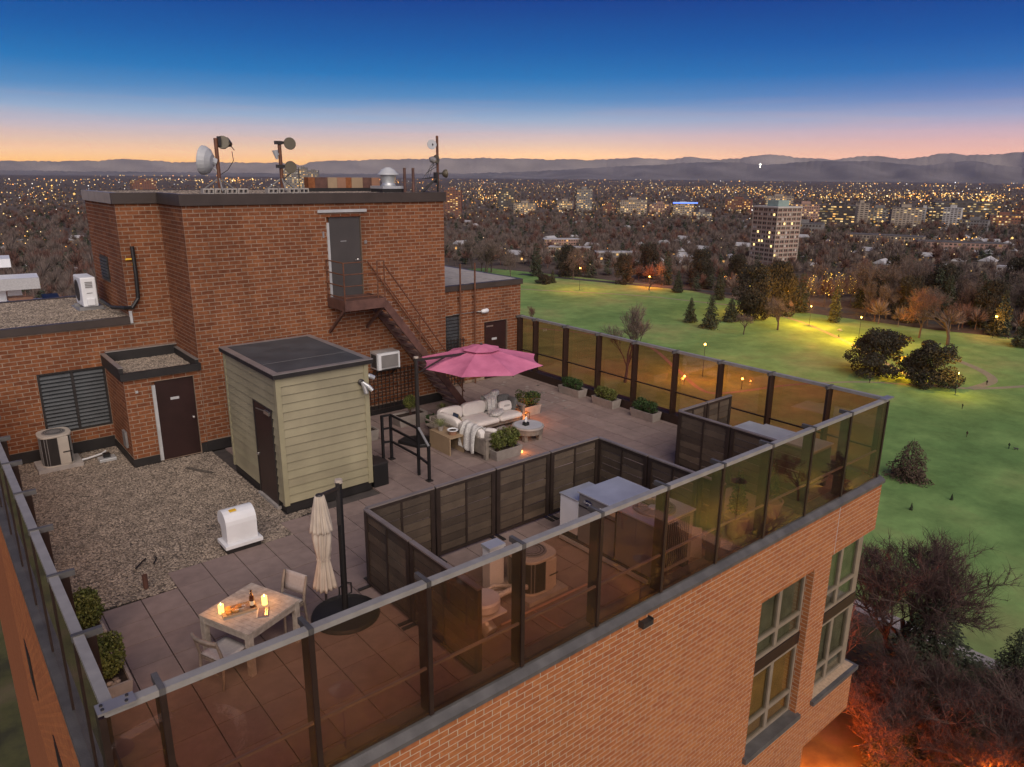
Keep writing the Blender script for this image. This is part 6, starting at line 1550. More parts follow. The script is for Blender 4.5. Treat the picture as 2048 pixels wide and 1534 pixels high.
ST = [small_tree('bare', s) for s in range(6)] + [small_tree('fir', s) for s in (20,21)]
def in_lawn(x, y): 
    return 100 < x < 350 + .02*abs(y) and -260 < y < 440 and x < np.interp(y, [-260,-60,60,120,190,270,330,420], [470,430,372,352,345,362,352,330])
r_ = np.random.RandomState(11); cand = []
while len(cand) < 9500:
    px, py = r_.uniform(-60,2110), 560 - 190*r_.rand()**.55
    if px < 330 and r_.rand() < .5: py = 420+230*r_.rand()
    b = gp(px, py); 
    if in_lawn(b.x, b.y) or b.x < 60 and b.y < 60: continue
    cand.append((b.x+r_.uniform(-6,6), b.y+r_.uniform(-6,6)))
for _ in range(240):
    px, py = r_.uniform(1000,2060), r_.uniform(545,600) + 0
    b = gp(px, py)
    if not in_lawn(b.x, b.y): cand.append((b.x, b.y))
for _ in range(90):
    px = r_.uniform(1722,2050); b = gp(px, r_.uniform(570,650) + (px-1640)*.06)
    cand.append((b.x, b.y))
cand.sort(key=lambda c: c[0]**2+c[1]**2)
cnt = 0; rest = []
for x, y in cand:
    p = proj((x,y,GZ+8))
    if p and -5 < p[0] < 2053 and cnt < 290 and not (170 < p[0] < 890 and p[1] > 420) and not (p[0] < 170 and p[1] > 620):
        k = r_.randint(0,8) if r_.rand() < .75 else r_.randint(0,6); s = r_.uniform(.75,1.2)
        o = bpy.data.objects.new('town_tree', ST[k]); COL.objects.link(o); o.location = (x,y,GZ); o.rotation_euler.z = r_.uniform(0,6); o.scale = (s*r_.uniform(.85,1.2),)*2+(s,)
        fir = k >= 6
        tag(o, 'dark conifer among the town trees beyond the park' if fir else ('reddish bare tree among the town trees beyond the park' if k % 3 == 1 else 'grey brown bare tree among the town trees beyond the park'), 'tree', 'town trees beyond the park'); cnt += 1
    else: rest.append((x,y))
tcol = bpy.data.collections.new('town_tree_shapes')
for me in ST: tcol.objects.link(bpy.data.objects.new('town_tree_shape', me))
g = bpy.data.node_groups.new('town_trees', 'GeometryNodeTree')
g.interface.new_socket('Geometry', in_out='INPUT', socket_type='NodeSocketGeometry'); g.interface.new_socket('Geometry', in_out='OUTPUT', socket_type='NodeSocketGeometry')
gi = g.nodes.new('NodeGroupInput'); go = g.nodes.new('NodeGroupOutput'); ci = g.nodes.new('GeometryNodeCollectionInfo'); ci.inputs[0].default_value = tcol; ci.inputs['Separate Children'].default_value = True; ci.inputs['Reset Children'].default_value = True
ip = g.nodes.new('GeometryNodeInstanceOnPoints'); ip.inputs['Pick Instance'].default_value = True
rv = g.nodes.new('FunctionNodeRandomValue'); rv.data_type = 'FLOAT_VECTOR'; rv.inputs[0].default_value = (0,0,0); rv.inputs[1].default_value = (0,0,6.28)
sv = g.nodes.new('FunctionNodeRandomValue'); sv.inputs[2].default_value = .7; sv.inputs[3].default_value = 1.3
mp_ = g.nodes.new('GeometryNodeMeshToPoints')
g.links.new(gi.outputs[0], mp_.inputs[0]); g.links.new(mp_.outputs[0], ip.inputs['Points']); g.links.new(ci.outputs[0], ip.inputs['Instance']); g.links.new(rv.outputs[0], ip.inputs['Rotation']); g.links.new(sv.outputs[1], ip.inputs['Scale']); g.links.new(ip.outputs[0], go.inputs[0])
me = bpy.data.meshes.new('town_woods'); me.from_pydata([(x,y,GZ) for x, y in rest], [], [])
tw_ = bpy.data.objects.new('town_woods', me); COL.objects.link(tw_); stuff(tw_); m = tw_.modifiers.new('scatter', 'NODES'); m.node_group = g
# ------------------------------------------------------------------ buildings of the town
MT['lit_win'] = emit_var('lit_windows', [(1,.62,.22),(1,.72,.34),(1,.5,.14),(1,.85,.6),(1,.58,.2)], 1.5)
MT['dark_win'] = pm('dark_window', (.075,.066,.060), .2, var=.3, island=.4)
BM = dict(tan=pm('wall_tan', (.30,.25,.20), .85, var=.08, scale=.2), brick=pm('wall_brick', (.20,.085,.055), .85, var=.1, scale=.2), pale=pm('wall_pale', (.46,.44,.41), .8, var=.08, scale=.2),
          grey=pm('wall_grey', (.20,.19,.18), .8, var=.1, scale=.2), dark=pm('wall_dark', (.06,.052,.05), .6, var=.1, scale=.2), pink=pm('wall_pinkish', (.34,.21,.17), .85, var=.1, scale=.2), roof=pm('flat_roof', (.42,.42,.43), .9, var=.15, scale=.1), roof_d=pm('dark_roof', (.10,.09,.085), .9, var=.2, scale=.1))
brng = random.Random(21)
def block(name, label, cx, cy, w, d, h, rot, mat, floors, cols, lit=.3, group=None, roof='roof_d', penth=True, band=False, single=False, cat='building', z0=GZ, depth_cols=None):
    t = thing(name, label, cat, (cx, cy, z0), group); t.rotation_euler.z = rot
    off = Vector((cx, cy, z0))
    def B(x0,y0,a,x1,y1,b): return MB().box(cx+x0, cy+y0, z0+a, cx+x1, cy+y1, z0+b)
    B(-w/2,-d/2,0,w/2,d/2,h).build('wall', BM[mat], t)
    B(-w/2-.15,-d/2-.15,h+.01,w/2+.15,d/2+.15,h+.5).build('roof', BM[roof], t)
    if penth: B(-w*.18,-d*.2,h+.51,w*.16,d*.2,h+4).build('roof_house', BM[mat], t)
    lw_, dw_ = MB(), MB(); fh = h/floors
    for face in range(2):
        L_ = w if face == 0 else d; nc = cols if face == 0 else (depth_cols or max(2, int(cols*d/w)))
        cw = L_/nc
        for f in range(floors):
            for c in range(nc):
                m = lw_ if brng.random() < lit else dw_
                a0 = -L_/2 + c*cw + cw*(.18 if not band else .02); a1 = a0 + cw*(.64 if not band else .96); za = f*fh + fh*.32; zb = za + fh*.48
                if single:
                    m = MB()
                    lit_ = brng.random() < lit
                if face == 0: m.box(cx+a0, cy-d/2-.06, z0+za, cx+a1, cy-d/2-.002, z0+zb)
                else: m.box(cx-w/2-.06, cy+a0, z0+za, cx-w/2-.002, cy+a1, z0+zb)
                if single: m.build('window', MT['lit_win'] if lit_ else MT['dark_win'], t)
    if lw_.v: stuff(lw_.build('lit_windows', MT['lit_win'], t))
    if dw_.v: stuff(dw_.build('dark_windows', MT['dark_win'], t))
    return t
def at(px0, px1, ytop, ybase, depth=.7, rot=None):
    """footprint and height of a block from its base line and top in the photograph"""
    b = gp((px0+px1)/2, ybase); dist = sqrt((b.x-CAM.x)**2+(b.y-CAM.y)**2)
    w = (px1-px0)/FPX*dist*1.0
    d = ray_dir((px0+px1)/2, ytop); t = ((b.x-CAM.x)*d[0]+(b.y-CAM.y)*d[1])/(d[0]**2+d[1]**2); h = CAM.z+d[2]*t-GZ
    az = math.atan2(b.y-CAM.y, b.x-CAM.x)
    return b, w, max(h, 4), az
# the tall tower in front of the park
tp = gp(1543, 540)
wt = 23.5
BM['tower_grid'] = pm('tower_grid', (.38,.325,.265), .85, var=.08, scale=.2)
tw1 = thing('residential_tower', 'pale concrete grid apartment tower beyond the park with a greenish roof house', 'building', (tp.x, tp.y, GZ)); tw1.rotation_euler.z = radians(-13)
WLt = Vector((tp.x, tp.y, GZ)); x0, y0 = tp.x-wt/2+6, tp.y-wt/2+6
HTW = 44.6
MB().box(x0+.3,y0+.3,GZ,x0+wt-.3,y0+wt-.3,GZ+HTW).build('wall', BM['pink'], tw1)
MB().box(x0-.4,y0-.4,GZ+HTW+.01,x0+wt+.4,y0+wt+.4,GZ+HTW+1.0).build('roof', BM['pale'], tw1)
BM['verdigris'] = pm('verdigris_roof_house', (.22,.30,.28), .7, var=.12, scale=.3)
MB().box(x0+5,y0+5,GZ+HTW+1.01,x0+wt-8,y0+wt-8,GZ+HTW+5.2).build('roof_house', BM['verdigris'], tw1)
nf, nc = 14, 5; fh = HTW/nf; cw = wt/nc
mb = MB()
for f in range(nf+1):
    z = GZ+f*fh; mb.box(x0-.05,y0-.05,z-.3,x0+wt+.05,y0+.25,z+.3); mb.box(x0-.05,y0+.25,z-.3,x0+.25,y0+wt+.05,z+.3)
mb.build('floor_bands', BM['tower_grid'], tw1)
mb = MB()
for c in range(nc+1):
    a = c*cw; mb.box(x0+a-.36,y0-.10,GZ,x0+a+.36,y0-.051,GZ+HTW); mb.box(x0-.10,y0+a-.36,GZ,x0-.051,y0+a+.36,GZ+HTW)
mb.build('columns', BM['tower_grid'], tw1)
MT['glow_win'] = emit('tower_window_lit', (1,.72,.28), 2.2)
for f in range(nf):
    for c in range(nc):
        for face in (0, 1):
            for hh in (0, 1):
                a = c*cw + cw*(.12 + .42*hh); b = a + cw*.32; z = GZ+f*fh+fh*.30; zz_ = z+fh*.5
                q = brng.random(); mt = MT['glow_win'] if q < .055 else (BM['pale'] if q < .17 else MT['dark_win'])
                m = MB()
                if face == 0: m.box(x0+a,y0+.22,z,x0+b,y0+.298,zz_)
                else: m.box(x0+.22,y0+a,z,x0+.298,y0+b,zz_)
                if f >= 2: m.build('window', mt, tw1)
mids = [ # px0, px1, ytop, ybase, material, floors, cols, lit, label
 (890,924,380,436,'brick',16,6,.30,'reddish apartment tower just right of the penthouse'),
 (994,1026,379,424,'dark',12,6,.35,'dark twin lit tower left of the long lit block'),
 (1028,1072,406,428,'tan',6,12,.62,'long brightly lit block at the edge of the woods'),
 (1150,1182,378,430,'grey',15,7,.38,'grey stepped tower with lit storeys above the woods'),
 (1206,1228,411,434,'brick',7,5,.35,'small red brick block above the woods'),
 (1236,1290,400,432,'tan',8,13,.45,'wide tan lit block left of the blue lit building'),
 (1300,1338,408,432,'pink',6,9,.45,'low pinkish lit block left of the blue lit building'),
 (1343,1384,407,434,'tan',7,9,.55,'lit block with a blue glowing roof edge'),
 (1452,1500,398,426,'brick',7,12,.45,'brick block behind the pale tower at its left'),
 (1582,1632,408,446,'pink',8,12,.30,'reddish office block right of the pale tower'),
 (1642,1704,411,458,'dark',10,13,.42,'dark wide office block with lit floors'),
 (1706,1730,406,452,'tan',11,3,.06,'tan windowless concrete slab tower'),
 (1732,1778,416,452,'grey',9,9,.40,'grey lit office block left of the beige grid tower'),
 (1780,1830,415,462,'tan',13,8,.14,'beige grid apartment tower'),
 (1836,1852,416,452,'pale',11,3,.12,'narrow white slab tower beside the beige grid tower'),
 (1854,1884,418,456,'dark',11,5,.40,'dark apartment block between two white slabs'),
 (1886,1914,416,460,'pale',12,5,.16,'white ribbed slab tower before the long dark office'),
 (1873,1972,405,442,'dark',8,24,.45,'long dark office block with rows of lit floors'),
 (2030,2060,416,446,'brick',6,6,.2,'dark brick block at the right picture edge'),
 (1846,1984,484,506,'pink',3,20,.10,'long low pinkish hall with bright wall lamps'),
 (1704,1832,470,494,'tan',3,22,.12,'long low car park building beyond the tree tops'),
 (1084,1160,478,500,'pink',4,15,.13,'low brick flats with a pale roof, upper of two among the trees'),
 (1096,1182,494,514,'tan',3,16,.16,'low brick flats with a pale roof, lower of two among the trees'),
 (1188,1280,504,528,'grey',3,14,.08,'low pale roofed flats left of the lawn lamps'),
 (2000,2065,535,572,'pale',4,7,.05,'pale roofed flats at the right picture edge'),
 (268,308,360,386,'brick',9,10,.22,'dark brick block on the skyline left of the penthouse'),
 (566,600,338,392,'grey',17,8,.62,'brightly lit skyline tower, left one behind the antennas'),
 (601,618,335,392,'grey',18,5,.45,'lit skyline tower, taller half of the right pair behind the antennas'),
 (619,640,341,392,'grey',16,6,.45,'lit skyline tower, shorter half of the right pair behind the antennas'),
 (1384,1420,424,442,'grey',5,8,.4,'small grey lit block in front of the blue lit building'),
 (1115,1146,402,424,'tan',5,9,.5,'small tan lit block left of the grey stepped tower'),
 (1530,1580,392,414,'tan',5,12,.5,'wide lit block behind the pale tower roof'),
 (1925,1968,440,462,'grey',4,10,.35,'grey lit block below the long dark office'),
 (1980,2026,430,456,'brick',5,10,.4,'brick lit block at the right below the street lights'),
 (1560,1640,446,470,'grey',3,14,.2,'low grey block right of the pale tower'),
]
for i, (a, b, yt, yb, mt, fl_, co, li, lab) in enumerate(mids):
    p, w, h, az = at(a, b, yt, yb)
    rot = az - radians(90) + radians(12 if i % 2 else -8)
    near_ = yb > 470
    bl = block('town_building', lab, p.x, p.y, w*.94, w*(.55 if not near_ else .3), h, rot, mt, fl_, co, li, 'town buildings', roof='roof' if (near_ and b-a < 100) or mt == 'pale' else 'roof_d', penth=not near_, band=(mt == 'dark' and 'office' in lab))
    if 'blue' in lab and 'roof edge' in lab:
        m = MB(); m.box(p.x-w*.5,p.y-w*.28-.3,GZ+h+.52,p.x+w*.62,p.y-w*.28+.1,GZ+h+2.4); m.build('blue_edge_light', emit('blue_light', (.12,.22,1.0), 3.0), bl)
# small houses in the woods
hm = {}
def house(label, x, y, s, k):
    t = thing('house', label, 'house', (x,y,GZ), 'houses among the town trees'); t.rotation_euler.z = k*1.57+.1*s
    w, d, h = 9*s, 7*s, 4.5
    if 'a' not in hm:
        hm['a'] = []
        for nm, mt, m in (('wall', BM['tan'], MB().box(-4.5,-3.5,0,4.5,3.5,4.5)),
                          ('roof', BM['roof'], MB().add([(-5,-4,4.5),(5,-4,4.5),(5,4,4.5),(-5,4,4.5),(-5,0,7),(5,0,7)], [(0,1,5,4),(2,3,4,5),(0,4,3),(1,2,5),(0,3,2,1)])),
                          ('window', MT['lit_win'], MB().box(-3,-3.56,1.2,-1.6,-3.5,2.6).box(-4.56,0,1.2,-4.5,1.4,2.6))):
            me = bpy.data.meshes.new(nm); me.from_pydata(m.v, [], m.f); me.materials.append(mt); hm['a'].append((nm, me))
    for nm, me in hm['a']:
        o = bpy.data.objects.new(nm, me); COL.objects.link(o); o.parent = t
    t.scale = (s, s, s*.9)
hr = np.random.RandomState(4); nh = 0
while nh < 70:
    px = hr.uniform(890,2048); py = hr.uniform(450,545); b = gp(px, py)
    if in_lawn(b.x, b.y): continue
    house('small pale roofed house half hidden in the town trees', b.x, b.y, hr.uniform(.8,1.5), nh % 4); nh += 1
for i in range(14):
    b = gp(hr.uniform(0,165), hr.uniform(440,560)); house('small pale roofed house half hidden in the town trees', b.x, b.y, hr.uniform(.7,1.1), i % 4)

# white topped neighbour at the left edge
nb_p = on_z(14, 566, -13.0); wb = thing('neighbour_tower', 'white balconied top of a neighbouring block at the left picture edge', 'building', (nb_p.x, nb_p.y, GZ))
nx_, ny_ = nb_p.x, nb_p.y
rotn = radians(8)
dst = (nb_p - CAM).length; u = dst/FPX
az = math.atan2(ny_-CAM.y, nx_-CAM.x); ex = Vector((sin(az), -cos(az), 0)); ey = Vector((cos(az), sin(az), 0))
def nbox(name, x0, x1, y0, y1, z0, z1, mat):
    P = lambda a, b, c: nb_p + ex*a*u + ey*b*u + Vector((0,0,c*u)); m = MB()
    m.add([P(x0,y0,z0),P(x1,y0,z0),P(x1,y1,z0),P(x0,y1,z0),P(x0,y0,z1),P(x1,y0,z1),P(x1,y1,z1),P(x0,y1,z1)], [(0,3,2,1),(4,5,6,7),(0,1,5,4),(1,2,6,5),(2,3,7,6),(3,0,4,7)]); m.build(name, mat, wb)
nbox('canopy', -80, 44, -30, 40, -6, 9, MT['white']); nbox('upper_canopy', -80, 10, 50, 120, 20, 34, MT['white'])
nbox('wall', -80, -4, 0, 60, -60, -7, MT['white']); nbox('lit_bay', -2, 18, 5, 40, -22, -7, MT['white']); nbox('balcony_floor', -80, 50, -40, 40, -44, -34, MT['white'])
nbox('roof_edge', -80, 44, -34, -31, -8, 10, MT['frame_lt']); nbox('tower_body', -80, 44, 0, 120, -560, -45, BM['pale']); nbox('planter', -2, 32, -6, 2, -33, -24, MT['terracotta'])
nbox('side_stair', 46, 70, 0, 60, -64, -30, MT['black'])

# ------------------------------------------------------------------ park lamps
MT['sodium'] = emit('sodium_lamp', (1,.42,.06), 24)
MT['yellow_lamp'] = emit('yellow_lamp', (1,.72,.12), 22)
def lamp(px, py, ptop, label, mat, col, power, r=.32, xy=None, h=None, light=True):
    b = Vector((*xy, GZ)) if xy else gp(px, py)
    if h is None:
        d = ray_dir(px, ptop); t = ((b.x-CAM.x)*d[0]+(b.y-CAM.y)*d[1])/(d[0]**2+d[1]**2); h = CAM.z + d[2]*t - GZ
    t = thing('street_lamp', label, 'street lamp', tuple(b), 'park street lamps')
    MB().tube([b, b+Vector((0,0,h-.3))], [.11,.07], 7).build('post', MT['dark'], t)
    MB().lathe(b+Vector((0,0,h-.35)), [(.08,0),(r*.8,.05),(r,.3),(r*.7,.55),(.02,.65)], 12).build('lantern', MT[mat], t)
    if light:
        ld = bpy.data.lights.new('lamp_light', 'POINT'); ld.energy = power; ld.color = col; ld.shadow_soft_size = r*1.2
        lo = bpy.data.objects.new('lamp_light', ld); COL.objects.link(lo); lo.location = b+Vector((0,0,h+.8))
    return t
SO, YE = (1,.36,.05), (1,.52,.045)
lamp(1405, 753, 688, 'orange street lamp on the lawn behind the far glass screen', 'sodium', SO, 26000, .34)
lamp(1159, 580, 536, 'orange street lamp at the far lawn edge beside the low pines', 'sodium', SO, 26000, .42)
lamp(1298, 574, 553, 'orange street lamp above the low red lit tree', 'sodium', (1,.24,.03), 20000, .46)
lamp(1496, 628, 572, 'yellow street lamp between the dark pines', 'yellow_lamp', (1,.42,.02), 22000, .40)
lamp(1716, 684, 634, 'yellow street lamp beside the lit path', 'yellow_lamp', (1,.42,.02), 60000, .22)
lamp(1618, 652, 612, 'yellow street lamp beside the lit path, farther left', 'yellow_lamp', (1,.42,.02), 40000, .18)
lamp(1806, 752, 716, 'yellow street lamp hidden between the pair of broad pines', 'yellow_lamp', (1,.42,.02), 26000, .3)
lamp(1985, 676, 632, 'orange street lamp near the right picture edge', 'sodium', SO, 8000, .5)
lamp(1574, 606, 582, 'small orange street lamp behind the dark pines', 'sodium', SO, 16000, .3)
lamp(1910, 790, 745, 'yellow street lamp right of the pair of broad pines', 'yellow_lamp', YE, 4000, .10)
lamp(0, 0, 0, 'orange street lamp at the foot of the tower, lighting the trees', 'sodium', (1,.15,.005), 24000, .16, xy=tuple(gp(1654, 1606)[:2]), h=3.4)
lamp(0, 0, 0, 'orange street lamp in the yard below the tower corner', 'sodium', (1,.17,.01), 5000, .3, xy=(76, 9), h=6.0)
lamp(0,0,0, 'street lamp mirrored in the front glass by the air handler', 'sodium', SO, 9000, .25, xy=(95,-72), h=9)
# unseen lamps added to warm the ground mirrored in the glass; hoods hide them
for i, (x, y) in enumerate(((8,-66),(30,-60),(55,-70),(80,-58),(118,-66),(145,-60))):
    b = Vector((x, y, GZ)); t = thing('added_hooded_lamp', 'added hooded lamp out of view, warming the ground mirrored in the front glass', 'street lamp', tuple(b), 'added lamps below the near side')
    MB().tube([b, b+Vector((0,0,8.6))], [.12,.07], 7).build('post', MT['dark'], t); MB().lathe((x,y,GZ), [(1.5,8.2),(1.45,8.3),(.2,8.95),(.05,9.0),(.001,8.95),(.15,8.85),(1.4,8.22)], 16, cap=False).build('hood', MT['dark'], t)
    ld = bpy.data.lights.new('lamp_light', 'POINT'); ld.energy = 17000; ld.color = (1,.40,.10); ld.shadow_soft_size = .15
    lo = bpy.data.objects.new('lamp_light', ld); COL.objects.link(lo); lo.location = b+Vector((0,0,8.42))
# two lanterns seen low through the far glass
lamp(1368, 770, 752, 'small yellow path light seen through the far glass, left one', 'yellow_lamp', YE, 600, .3)
lamp(1483, 778, 757, 'small yellow path light seen through the far glass, right one', 'yellow_lamp', YE, 800, .35)

# trees wrapped in gold lights
MT['fairy'] = emit_var('fairy_lights', [(1,.55,.06),(1,.7,.15),(1,.6,.1)], 5.5)
for i, (px, py, w, hgt_) in enumerate(((1618,588,18,38),(1648,590,20,44),(1672,588,22,40),(1700,584,16,30))):
    b = gp(px, py+24); hgt_ += 22; d_ = sqrt(b.x**2+b.y**2); s = d_/FPX; r = np.random.RandomState(i)
    t = thing('light_wrapped_tree', ['gold lit tree, leftmost of the row beside the pale tower','gold lit tree, second of the row beside the pale tower','gold lit tree, third of the row beside the pale tower','gold lit tree, rightmost of the row beside the pale tower'][i], 'tree', tuple(b), 'gold lit trees')
    mb = MB()
    for k in range(60):
        a = r.uniform(0,2*pi); q = r.rand()**.5; z = hgt_*s*(.35+.65*r.rand()); p = Vector((b.x+cos(a)*q*w*s*.45, b.y+sin(a)*q*w*s*.45, GZ+z)); e = r.uniform(.08,.20)
        mb.add([p+Vector((e,0,0)),p+Vector((0,e,0)),p-Vector((e,0,0)),p-Vector((0,e,0)),p+Vector((0,0,e)),p-Vector((0,0,e))], [(0,1,4),(1,2,4),(2,3,4),(3,0,4),(1,0,5),(2,1,5),(3,2,5),(0,3,5)])
    stuff(mb.build('fairy_lights', MT['fairy'], t)); MB().tube([b, b+Vector((0,0,hgt_*s*.8))], [.25,.08], 6).build('trunk', BK, t)
    c_ = bpy.data.objects.new('crown', ST[i % 3]); COL.objects.link(c_); c_.parent = t; k_ = hgt_*s/12; c_.scale = (k_*.8, k_*.8, k_)

# ------------------------------------------------------------------ town lights: tiny glowing lamps on the plain
def light_field(name, pts, mat):
    P = np.array([p[:3] for p in pts]); E = np.array([p[3] for p in pts]); n = len(P)
    O = np.array([(1,0,0),(0,1,0),(-1,0,0),(0,-1,0),(0,0,1),(0,0,-1)], float)
    V = (P[:,None,:] + O[None]*E[:,None,None]).reshape(-1,3)
    F = np.array([(0,1,4),(1,2,4),(2,3,4),(3,0,4),(1,0,5),(2,1,5),(3,2,5),(0,3,5)])
    F = (F[None] + (np.arange(n)*6)[:,None,None]).reshape(-1,3)
    me = bpy.data.meshes.new(name); me.from_pydata(V.tolist(), [], F.tolist()); return stuff(finish(me, name, mat))
lr_ = np.random.RandomState(77); warm, white = [], []
def add_light(px, py, e, bucket):
    b = gp(px, py); dist = sqrt((b.x-CAM.x)**2+(b.y-CAM.y)**2)
    if in_lawn(b.x, b.y) or dist > 20000: return
    bucket.append((b.x, b.y, GZ+5+lr_.uniform(0,8)*min(1,dist/900), e*dist/FPX))
for _ in range(2100):                     # scattered
    py = 354.5 + 5 + 92*lr_.rand()**1.55; px = lr_.uniform(-20,2070)
    if py < 354+ (px-1024)*.0085: py = 357+ (px-1024)*.0085
    add_light(px, py, lr_.uniform(.40,1.0)*(1.0 if lr_.rand() < .9 else 1.5), warm if lr_.rand() < .8 else white)
for _ in range(55):                       # strings of lamps along streets and car parks
    py = 360 + 75*lr_.rand()**1.2; px = lr_.uniform(0,2050); L_ = lr_.uniform(20,130); n = int(lr_.uniform(6,18))
    for k in range(n): add_light(px+L_*k/n+lr_.uniform(-3,3), py+lr_.uniform(-1,1)+.02*k, lr_.uniform(.5,1.15), warm)
for k in range(34):                       # street lamps along the town's grid
    along_x = k < 20; c = (-700 + k*210 if along_x else 420 + (k-20)*260) + lr_.uniform(-30,30); a0 = lr_.uniform(400,1500); a1 = a0 + lr_.uniform(900,4200)
    if not along_x: a0, a1 = c*.15 + lr_.uniform(-200,400), c*1.4
    for a in np.arange(a0, a1, 58):
        b = (a, c) if along_x else (c, a); p = proj((b[0], b[1], GZ+8))
        if not p or not (-20 < p[0] < 2070) or in_lawn(*b): continue
        q = lr_.uniform(.40,.80)*p[2]/FPX; warm.append((b[0]+lr_.uniform(-2,2), b[1]+lr_.uniform(-2,2), GZ+8.5, max(q,.16)))
for cx_, cy_, w_, h_, n in ((640,370,90,8,70),(470,362,60,7,50),(975,400,70,20,90),(1080,415,60,10,70),(1260,420,120,16,120),(1690,398,180,14,140),(1830,396,160,14,120),(1960,405,90,16,90),(1770,500,110,10,70),(1690,440,120,14,70),(1920,495,120,10,40),(1460,385,220,10,110),(330,352,200,3,60),(1470,570,60,22,50),(1600,470,50,20,20),(1980,400,60,12,60)):
    for _ in range(n): add_light(cx_+lr_.normal()*w_*.4, cy_+lr_.normal()*h_*.4, lr_.uniform(.5,1.4), warm)
for _ in range(170): add_light(lr_.uniform(890,2048), lr_.uniform(440,575), lr_.uniform(.35,.9), warm)
for _ in range(70): add_light(lr_.uniform(0,170), lr_.uniform(385,520), lr_.uniform(.4,1.0), warm)
for q in ((1640,440),(1747,458),(1762,462),(1868,502),(1902,504),(1932,508),(1965,407),(2020,500),(105,384),(150,398),(1900,498),(1370,478),(940,445)):
    add_light(q[0], q[1], 2.2, warm)
MT['town_warm'] = emit_var('town_lamps_warm', [(1,.52,.12),(1,.62,.20),(1,.46,.10),(1,.72,.36),(1,.38,.09)], 3.2)
MT['town_white'] = emit_var('town_lamps_white', [(1,.86,.68),(1,.92,.85),(.9,.93,1.0)], 3)
light_field('town_lights', warm, MT['town_warm']); light_field('town_lights', white, MT['town_white'])
# the lit cross on the foothills
q = ray_dir(1520.5, 331); hd = sqrt(q[0]**2+q[1]**2); D = 18200; cp = Vector((CAM.x+q[0]/hd*D, CAM.y+q[1]/hd*D, CAM.z+q[2]/hd*D))
ct = thing('hillside_cross', 'tiny white lit cross on the dark foothills', 'sign', tuple(cp))
MB().box(cp.x-9,cp.y-9,cp.z-48,cp.x+9,cp.y+9,cp.z+48).build('upright', emit('cross_light', (1,.95,.8), 3), ct)
sx_ = Vector((q[1],-q[0],0)).normalized(); MB().bar(cp+sx_*28+Vector((0,0,22)), cp-sx_*28+Vector((0,0,22)), 18).build('crossbar', bpy.data.materials['cross_light'], ct)

# ------------------------------------------------------------------ people on the lawn
def person(px, py, label, col, stride=.22):
    b = gp(px, py); mt = pm('dark_clothes_%d' % px, col, .9)
    V = [(0,0,.95),(0,0,1.2),(0,0,1.42),(0,0,1.52),(0,0,1.66),(-.09,0,.88),(-.11,stride,.48),(-.11,stride*.6,.06),(.09,0,.88),(.11,-stride,.48),(.11,-stride*1.3,.06),(-.19,0,1.38),(-.24,-.08,1.12),(-.22,.05,.88),(.19,0,1.38),(.24,.08,1.12),(.22,-.05,.88),(-.11,stride*.6+.14,.04),(.11,-stride*1.3+.14,.04)]
    E = [(0,1),(1,2),(2,3),(3,4),(0,5),(5,6),(6,7),(0,8),(8,9),(9,10),(2,11),(11,12),(12,13),(2,14),(14,15),(15,16),(7,17),(10,18)]
    R_ = [.15,.15,.16,.06,.11,.10,.075,.05,.10,.075,.05,.07,.05,.04,.07,.05,.04,.04,.04]
    bm_ = bmesh.new(); sl = bm_.verts.layers.skin.verify(); vs = [bm_.verts.new(v) for v in V]; [bm_.edges.new((vs[a],vs[c])) for a, c in E]
    for i, v in enumerate(vs): v[sl].radius = (R_[i], R_[i]); v[sl].use_root = (i == 0)
    me = bpy.data.meshes.new('person'); bm_.to_mesh(me); bm_.free(); me.materials.append(mt)
    o = bpy.data.objects.new('person', me); COL.objects.link(o); o.modifiers.new('skin', 'SKIN'); m = o.modifiers.new('s', 'SUBSURF'); m.levels = m.render_levels = 1
    o.location = b; o.rotation_euler.z = px % 6; tag(o, label, 'person', 'people on the park lawn'); return o
person(1933, 874, 'person in a brown coat standing on the lawn', (.06,.035,.02), .1)
person(1677, 676, 'person walking on the yellow lit path', (.02,.018,.016))
person(2017, 898, 'person in dark green walking beside a lying dog', (.02,.04,.02))
person(1924, 818, 'person in dark clothes standing alone on the open lawn', (.02,.025,.02), .05)
person(1739, 766, 'person walking on the curved path behind the glass corner', (.02,.03,.025))
person(1973, 770, 'person in black on the path crossing at the right', (.015,.015,.015))
bm_ = bmesh.new(); V = [(0,0,.45),(.35,0,.46),(.5,0,.6),(.68,0,.6),(-.3,0,.44),(-.5,0,.52),(.33,.1,.22),(.34,.1,.03),(.33,-.1,.22),(.34,-.1,.03),(-.3,.1,.24),(-.34,.1,.03),(-.3,-.1,.24),(-.34,-.1,.03)]
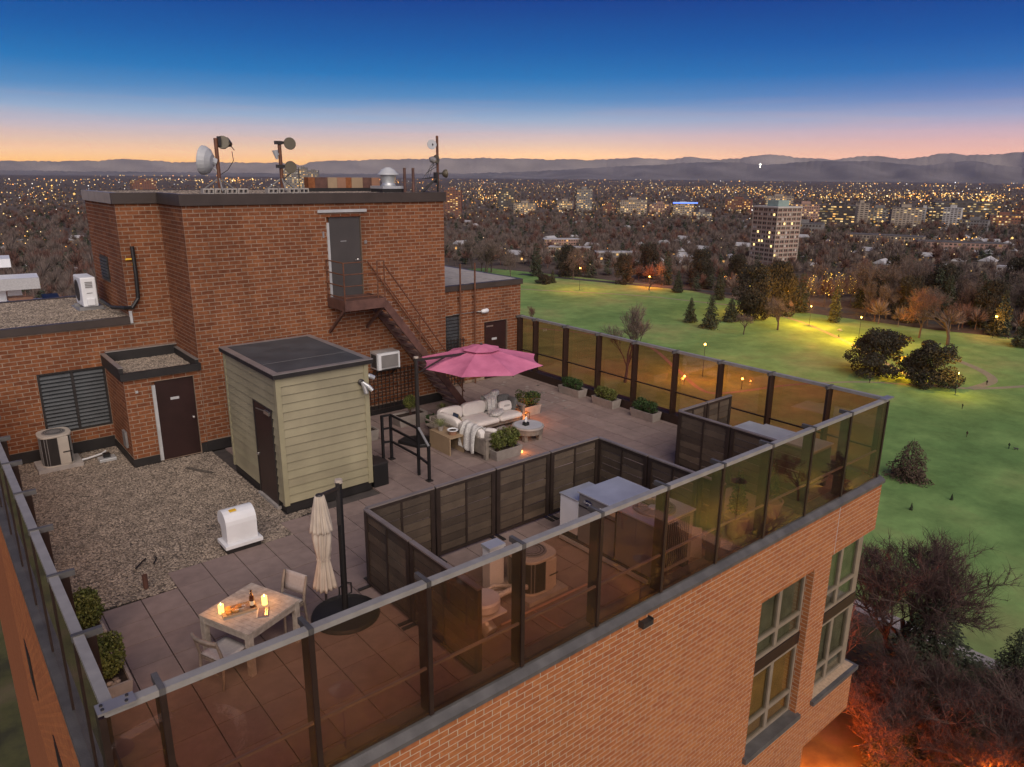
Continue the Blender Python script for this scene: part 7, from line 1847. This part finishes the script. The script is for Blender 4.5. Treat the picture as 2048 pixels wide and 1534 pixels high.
sl = bm_.verts.layers.skin.verify(); vs = [bm_.verts.new(v) for v in V]; [bm_.edges.new((vs[a],vs[c])) for a, c in [(0,1),(1,2),(2,3),(0,4),(4,5),(1,6),(6,7),(1,8),(8,9),(4,10),(10,11),(4,12),(12,13)]]
for i, (v, r) in enumerate(zip(vs, [.13,.14,.09,.06,.12,.03,.05,.03,.05,.03,.06,.03,.06,.03])): v[sl].radius = (r,r); v[sl].use_root = (i == 0)
me = bpy.data.meshes.new('dog'); bm_.to_mesh(me); bm_.free(); me.materials.append(MT['dark'])
dg = bpy.data.objects.new('dog', me); COL.objects.link(dg); dg.modifiers.new('skin', 'SKIN'); dg.location = gp(2032, 900); dg.rotation_euler.z = 2.2; tag(dg, 'dark dog on the lawn beside the person in green', 'dog')
pt = gp(1679, 662); tbp = thing('picnic_table', 'pale picnic table on the lit grass left of the broad pines', 'table', tuple(pt))
MB().box(pt.x-1,pt.y-.45,GZ+.72,pt.x+1,pt.y+.45,GZ+.78).build('top', BM['pale'], tbp)
for s in (-1,1): MB().box(pt.x-1,pt.y+s*.75-.15,GZ+.42,pt.x+1,pt.y+s*.75+.15,GZ+.47).build('bench', BM['pale'], tbp)
mb = MB(); [mb.bar((pt.x+a,pt.y-.8,GZ),(pt.x+a,pt.y+.1,GZ+.72),.08) for a in (-.8,.8)]; [mb.bar((pt.x+a,pt.y+.8,GZ),(pt.x+a,pt.y-.1,GZ+.72),.08) for a in (-.8,.8)]; mb.build('legs', BM['pale'], tbp)

# ------------------------------------------------------------------ the evening haze
hm_ = bpy.data.materials.new('haze'); hm_.use_nodes = True; t = hm_.node_tree; t.nodes.clear()
pv = t.nodes.new('ShaderNodeVolumePrincipled'); pv.inputs['Color'].default_value = (.95,.91,.87,1); pv.inputs['Density'].default_value = HAZE; pv.inputs['Anisotropy'].default_value = .75
o_ = t.nodes.new('ShaderNodeOutputMaterial'); t.links.new(pv.outputs[0], o_.inputs['Volume'])
hz_o = stuff(MB().box(-33000,-33000,GZ-1.2,33000,33000,880).build('haze', hm_))
